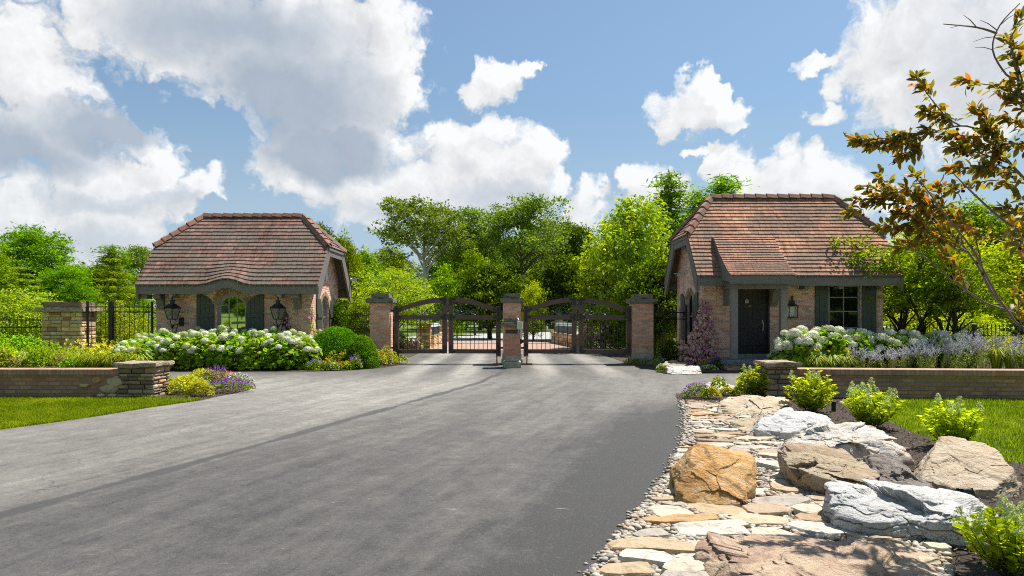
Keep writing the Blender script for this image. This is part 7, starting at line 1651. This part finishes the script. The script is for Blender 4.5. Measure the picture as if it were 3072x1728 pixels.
boulder('smooth tan boulder with scooped face lying on dark mulch', X0, Y0, ROCK['greytan'], pts=[(-.42,-.1,-.05),(-.2,-.34,-.05),(.2,-.40,-.05),(.40,-.1,-.05),(.42,.5,-.05),(-.2,.5,-.05),(-.42,-.06,.10),(-.18,-.30,.07),(.16,-.36,.09),(.38,-.12,.22),(-.12,.22,.26),(.0,.36,.40),(.12,.38,.41),(.40,.30,.37),(.42,.1,.30)], seed=52, sub=7, amp=.05, rnd=.012, crack=.4, cuts=1, chip=.02)
X0, Y0 = wx(2165, 13.9), 13.95
boulder('white flat-topped boulder at the side drive behind the golden coleus', X0, Y0, ROCK['rusty'], pts=hp((2103,1172,13.6),(2106,1156,13.8),(2130,1147,14.2),(2160,1148,14.2),(2222,1160,14.1),(2226,1178,13.6),(2120,1182,13.4),(2140,1160,14.7),(2210,1165,14.6), Y0=Y0, X0=X0), seed=57, sub=6, amp=.05, rnd=.011)
X0, Y0 = wx(2052, 18.2), 18.25
boulder('hollowed tan boulder at the drive edge below the pink climbing rose', X0, Y0, ROCK['rusty'], pts=hp((1994,1122,18.0),(1997,1104,18.2),(2008,1098,18.5),(2092,1097,18.6),(2112,1122,18.1),(2060,1126,17.75),(2005,1124,17.9),(2010,1105,19),(2095,1105,19), Y0=Y0, X0=X0), seed=61, sub=6, amp=.07, rnd=.009, crack=1.0)
X0, Y0 = wx(2020, 19.2), 19.2
boulder('small split tan boulder behind the hollowed one by the gate pier', X0, Y0, ROCK['tan'], pts=hp((1985,1106,18.9),(1992,1090,19.1),(2005,1082,19.4),(2040,1084,19.4),(2055,1094,19.2),(2050,1108,18.8),(2010,1090,19.8), Y0=Y0, X0=X0), seed=64, sub=6, amp=.08, rnd=.011, crack=.9)
X0, Y0 = wx(2135, 9.4), 9.4
o = boulder('thin rusty orange stone lying across the stream bed', X0, Y0, ROCK['orange'], pts=hp((2098,1290,9.2),(2098,1282,9.3),(2130,1282,9.4),(2172,1290,9.4),(2172,1296,9.3),(2135,1300,9.0),(2130,1290,9.55), Y0=Y0, X0=X0), seed=66, sub=4, amp=.05, rnd=.01)

# ------------------------------------------------------------------ flagstones, pebbles, chips, grass
rs = np.random.RandomState(11); BEDA = np.array(BED)
def offset_in(p, d):   # crude test of distance to the drive edge
    e = np.array(EDGE_R); return p[0] > np.interp(p[1], e[:, 1], e[:, 0]) + d if p[1] > e[0, 1] else p[0] > .35 + d
stones = []; y = 2.9; row = 0
while y < 12.2:
    dpt = (.26 if y < 6 else .23) * rs.uniform(.8, 1.25); x = (np.interp(y + dpt / 2, [e[1] for e in EDGE_R], [e[0] for e in EDGE_R]) if y > EDGE_R[0][1] else .4) + rs.uniform(.03, .16)
    while x < 4.6:
        w = rs.uniform(.22, .62); cx_, cy_ = x + w / 2, y + dpt / 2 + rs.normal(0, .035)
        ok = inpoly(np.array([(cx_, cy_), (cx_ - w * .45, cy_), (cx_ + w * .4, cy_)]), BED).all() and offset_in((cx_ - w / 2, cy_), .0)
        for (fx_, fy_, a, b) in FOOT:
            if abs(cx_ - fx_) < a * .72 + w * .12 and abs(cy_ - fy_) < b * .72 + dpt * .08: ok = False
        if ok and rs.random() < .97: stones.append((cx_, cy_, w * rs.uniform(.9, 1.12), dpt * rs.uniform(.85, 1.15)))
        x += w + rs.uniform(-.03, .04)
    y += dpt * .98; row += 1
for _ in range(2600):            # small stones chinking the gaps
    w, d_ = rs.uniform(.13, .30), rs.uniform(.09, .17); y = rs.uniform(2.9, 12.1); x = rs.uniform(.3, 4.4)
    if not inpoly(np.array([(x - w * .5, y), (x + w * .4, y)]), BED).all(): continue
    if any(abs(x - a) < (w + b_) * .46 and abs(y - b) < (d_ + c_) * .44 for a, b, b_, c_ in stones): continue
    if any(abs(x - a) < b_ * .8 and abs(y - b) < c_ * .8 for a, b, b_, c_ in FOOT): continue
    if sum(s_[2] < .3 for s_ in stones) < 125: stones.append((x, y, w, d_))
def stone_place(x, y):
    e = np.array(EDGE_R); dx = x - (np.interp(y, e[:, 1], e[:, 0]) if y > e[0, 1] else .35)
    zone = 'nearest the camera' if y < 4.4 else 'between the near boulder and the orange boulder' if y < 5.3 else 'level with the orange boulder' if y < 6.5 else 'just beyond the orange boulder' if y < 7.9 else 'level with the pale grey boulder' if y < 9.4 else 'at the far end before the mulch tip'
    side = 'at the asphalt edge' if dx < .42 else 'in mid bed' if dx < 1.0 else 'close to the boulders'
    return zone + ', ' + side
FS = []
for i, (x, y, w, d_) in enumerate(stones):
    n = 18; ang = np.sort(rs.uniform(0, 2 * math.pi, n) * .25 + np.linspace(0, 2 * math.pi, n, endpoint=False)); pw = rs.uniform(2.6, 5)
    rr = 1 / ((np.abs(np.cos(ang)) ** pw + np.abs(np.sin(ang)) ** pw) ** (1 / pw)); rr *= 1 + .13 * np.interp(ang, np.linspace(0, 6.3, 8), rs.normal(size=8)) + rs.normal(0, .025, n)
    ox, oy = np.cos(ang) * rr * w * .48, np.sin(ang) * rr * d_ * .47; ro = rs.normal(0, .2); c, s = math.cos(ro), math.sin(ro); ox, oy = ox * c - oy * s, ox * s + oy * c
    tx, ty = rs.normal(0, .03, 2); zt = rs.uniform(.025, .052); V = []
    for k, (f, z) in enumerate(((1.03, -.02), (1.0, zt * .55), (.95, zt * .93), (.78, zt), (.52, zt + .003), (.25, zt + .004))):
        px_, py_ = ox * f, oy * f; nz_ = 1.6 * fbm(np.stack([(px_ + x) * 6, (py_ + y) * 6, np.full(n, .5 + (k == 1) * 3)], 1), 3) * (.012 if k > 1 else .008); V.append(np.stack([px_, py_, np.full(n, z) + ((px_ * tx + py_ * ty + nz_) if k else 0)], 1))
    V.append(np.array([[0, 0, zt + .004]])); V = np.concatenate(V); mb = MB(); fs = [(k * n + j, k * n + (j + 1) % n, (k + 1) * n + (j + 1) % n, (k + 1) * n + j) for k in range(5) for j in range(n)]
    col_ = rs.random(); brown = rs.random() < .22; mb.add(V, fs, col_); mb.Fc.append(np.array([(5 * n + j, 5 * n + (j + 1) % n, 6 * n) for j in range(n)]) + mb.n - len(V)); mb.A.append(np.full(n, col_))
    o = mb.build('flagstone', M['flag_brown' if brown else 'flag'], None, False); o.location = (x, y, .015)
    tone = 'brown' if brown else ('sandy', 'cream', 'tan', 'pale cream', 'buff', 'whitish', 'light grey-tan')[min(6, int(col_ * 7))]
    size = 'large' if w * d_ > .155 else 'small' if w * d_ < .10 else 'medium'
    tag(o, size + ' ' + tone + ' flagstone ' + stone_place(x, y), 'flagstone', 'flagstones of the dry stream bed'); FS.append((x, y, w, d_))
FSA = np.array(FS)
def free(p):
    q = np.abs(p[:, None, :] - FSA[None, :, :2]) / (FSA[None, :, 2:] * .5); return ~((q ** 3).sum(2) < .72).any(1)
D1, F1 = ico(2); D0, F0 = ico(1)
mb = MB(); near_n, far_n = 9000, 9000
for (n, ya, yb, D_, F_) in ((30000, 2.6, 6.4, D1, F1), (22000, 6.4, 12.4, D0, F0)):
    p = np.stack([rs.uniform(0, 4.7, n), rs.uniform(ya, yb, n)], 1); p = p[inpoly(p, BED)]; p = p[free(p)]
    k = len(p); r_ = rs.uniform(.010, .024, k) * (1.0 if ya < 5 else 1.25); S = np.stack([r_ * rs.uniform(1, 1.6, k), r_ * rs.uniform(.8, 1.1, k), r_ * rs.uniform(.5, .8, k)], 1); a = rs.uniform(0, 6.28, k)
    v = D_[None] * S[:, None, :]; x = v[..., 0] * np.cos(a)[:, None] - v[..., 1] * np.sin(a)[:, None]; yv = v[..., 0] * np.sin(a)[:, None] + v[..., 1] * np.cos(a)[:, None]
    z = v[..., 2] + (.012 + S[:, 2] * .8 + rs.uniform(0, .018, k))[:, None]; V = np.stack([x + p[:, :1], yv + p[:, 1:], z], 2).reshape(-1, 3)
    f = (F_[None] + (np.arange(k) * len(D_))[:, None, None]).reshape(-1, 3); mb.add(V, f, np.repeat(rs.random(k), len(F_)))
k = 240; e = np.array(EDGE_R)            # pebbles strayed onto the asphalt edge
yy = rs.uniform(3.2, 12, k); xx = np.interp(yy, np.concatenate([[3.2], e[:, 1]]), np.concatenate([[.2], e[:, 0]])) - np.abs(rs.normal(0, .03, k)); r_ = rs.uniform(.006, .017, k)
S = np.stack([r_ * 1.3, r_, r_ * .65], 1); V = (D0[None] * S[:, None, :] + np.stack([xx, yy, .012 + S[:, 2] * .7], 1)[:, None, :]).reshape(-1, 3)
mb.add(V, (F0[None] + (np.arange(k) * len(D0))[:, None, None]).reshape(-1, 3), np.repeat(rs.random(k), len(F0)))
o = mb.build('pebbles', M['pebble'], None, True); tag(o, 'rounded white and grey pebbles filling the dry stream bed', 'pebbles', kind='stuff')
mb = MB()
for (poly, n, sc_) in ((MULCH_R, 42000, 1.0), ([G(700,1149), G(752,1159), G(750,1173), G(640,1196), G(606,1204), G(560,1205), G(430,1202), (-8, 13), G(480,1147)], 2500, 1.5)):
    P_ = np.array(poly); p = np.stack([rs.uniform(P_[:, 0].min(), P_[:, 0].max(), n), rs.uniform(P_[:, 1].min(), P_[:, 1].max(), n)], 1); p = p[inpoly(p, poly)]; p = p[p[:, 0] < p[:, 1] * .80 + .3]
    k = len(p); c = np.concatenate([p, rs.uniform(.012, .04, (k, 1))], 1); leaves(mb, c, rs.normal(size=(k, 3)) * np.array((1, 1, .35)), rs.normal(0, .5, (k, 3)) + np.array((0, 0, 1)), rs.uniform(.02, .065, k) * sc_, rs.uniform(.006, .016, k) * sc_, rs.random(k), .2)
tag(mb.build('mulch_chips', M['chip'], None), 'dark shredded bark mulch round the boulders', 'mulch', kind='stuff')
def grass(label, poly, n, h, w):
    P_ = np.array(poly); p = np.stack([rs.uniform(P_[:, 0].min(), P_[:, 0].max(), n), rs.uniform(P_[:, 1].min(), P_[:, 1].max(), n)], 1); p = p[inpoly(p, poly)]; p = p[np.abs(p[:, 0]) < p[:, 1] * .80 + .3]; k = len(p)
    a = rs.uniform(0, 6.28, k); hh = h * rs.uniform(.55, 1.25, k) * (1 + .35 * pnoise(np.concatenate([p * 1.1, np.zeros((k, 1))], 1))); lean = rs.uniform(.15, .8, k) * hh; b = np.concatenate([p, np.zeros((k, 1))], 1)
    s = np.stack([np.cos(a + 1.57), np.sin(a + 1.57), np.zeros(k)], 1) * w; t = np.stack([np.cos(a) * lean, np.sin(a) * lean, hh], 1); mid = b + t * np.array((.4, .4, .6))
    V = np.stack([b - s, b + s, mid + s * .7, mid - s * .7, b + t], 1).reshape(-1, 3); base = np.arange(k)[:, None] * 5; val = np.clip(.42 + .5 * pnoise(np.concatenate([p * .9, np.ones((k, 1))], 1)) + .55 * pnoise(np.concatenate([p * 5, np.ones((k, 1)) * 3], 1)) + rs.normal(0, .2, k), 0, 1)
    m_ = MB(); m_.add(V, base + np.array([0, 1, 2, 3]), val); m_.Fc.append(base + np.array([3, 2, 4])); m_.A.append(val); tag(m_.build('lawn_grass', M['grass'], None), label, 'grass', kind='stuff')
grass('mown grass strip between garden wall and drive', LAWN_EDGE_L + [(-9.5, 8.9), (-11.5, 12.9), (-6, 12.9), G(440,1200), G(600, 1199)], 115000, .055, .004)
grass('mown lawn behind the bright green shrubs', [(6.3, 12.9), (6.3, 11.6), (5.5, 10.0), (5.3, 9.0), (5.15, 8.2), (5.2, 7.3), (5.6, 6.6), (6.5, 6.0), (9, 6), (11, 12.8), (7, 13)], 90000, .055, .004)
# pools are only templates
for o in [o for o in bpy.data.objects if not o.users_collection]: bpy.data.objects.remove(o)
print('objects', len(SC.objects), 'faces', sum(len(o.data.polygons) for o in SC.objects if o.type == 'MESH'))
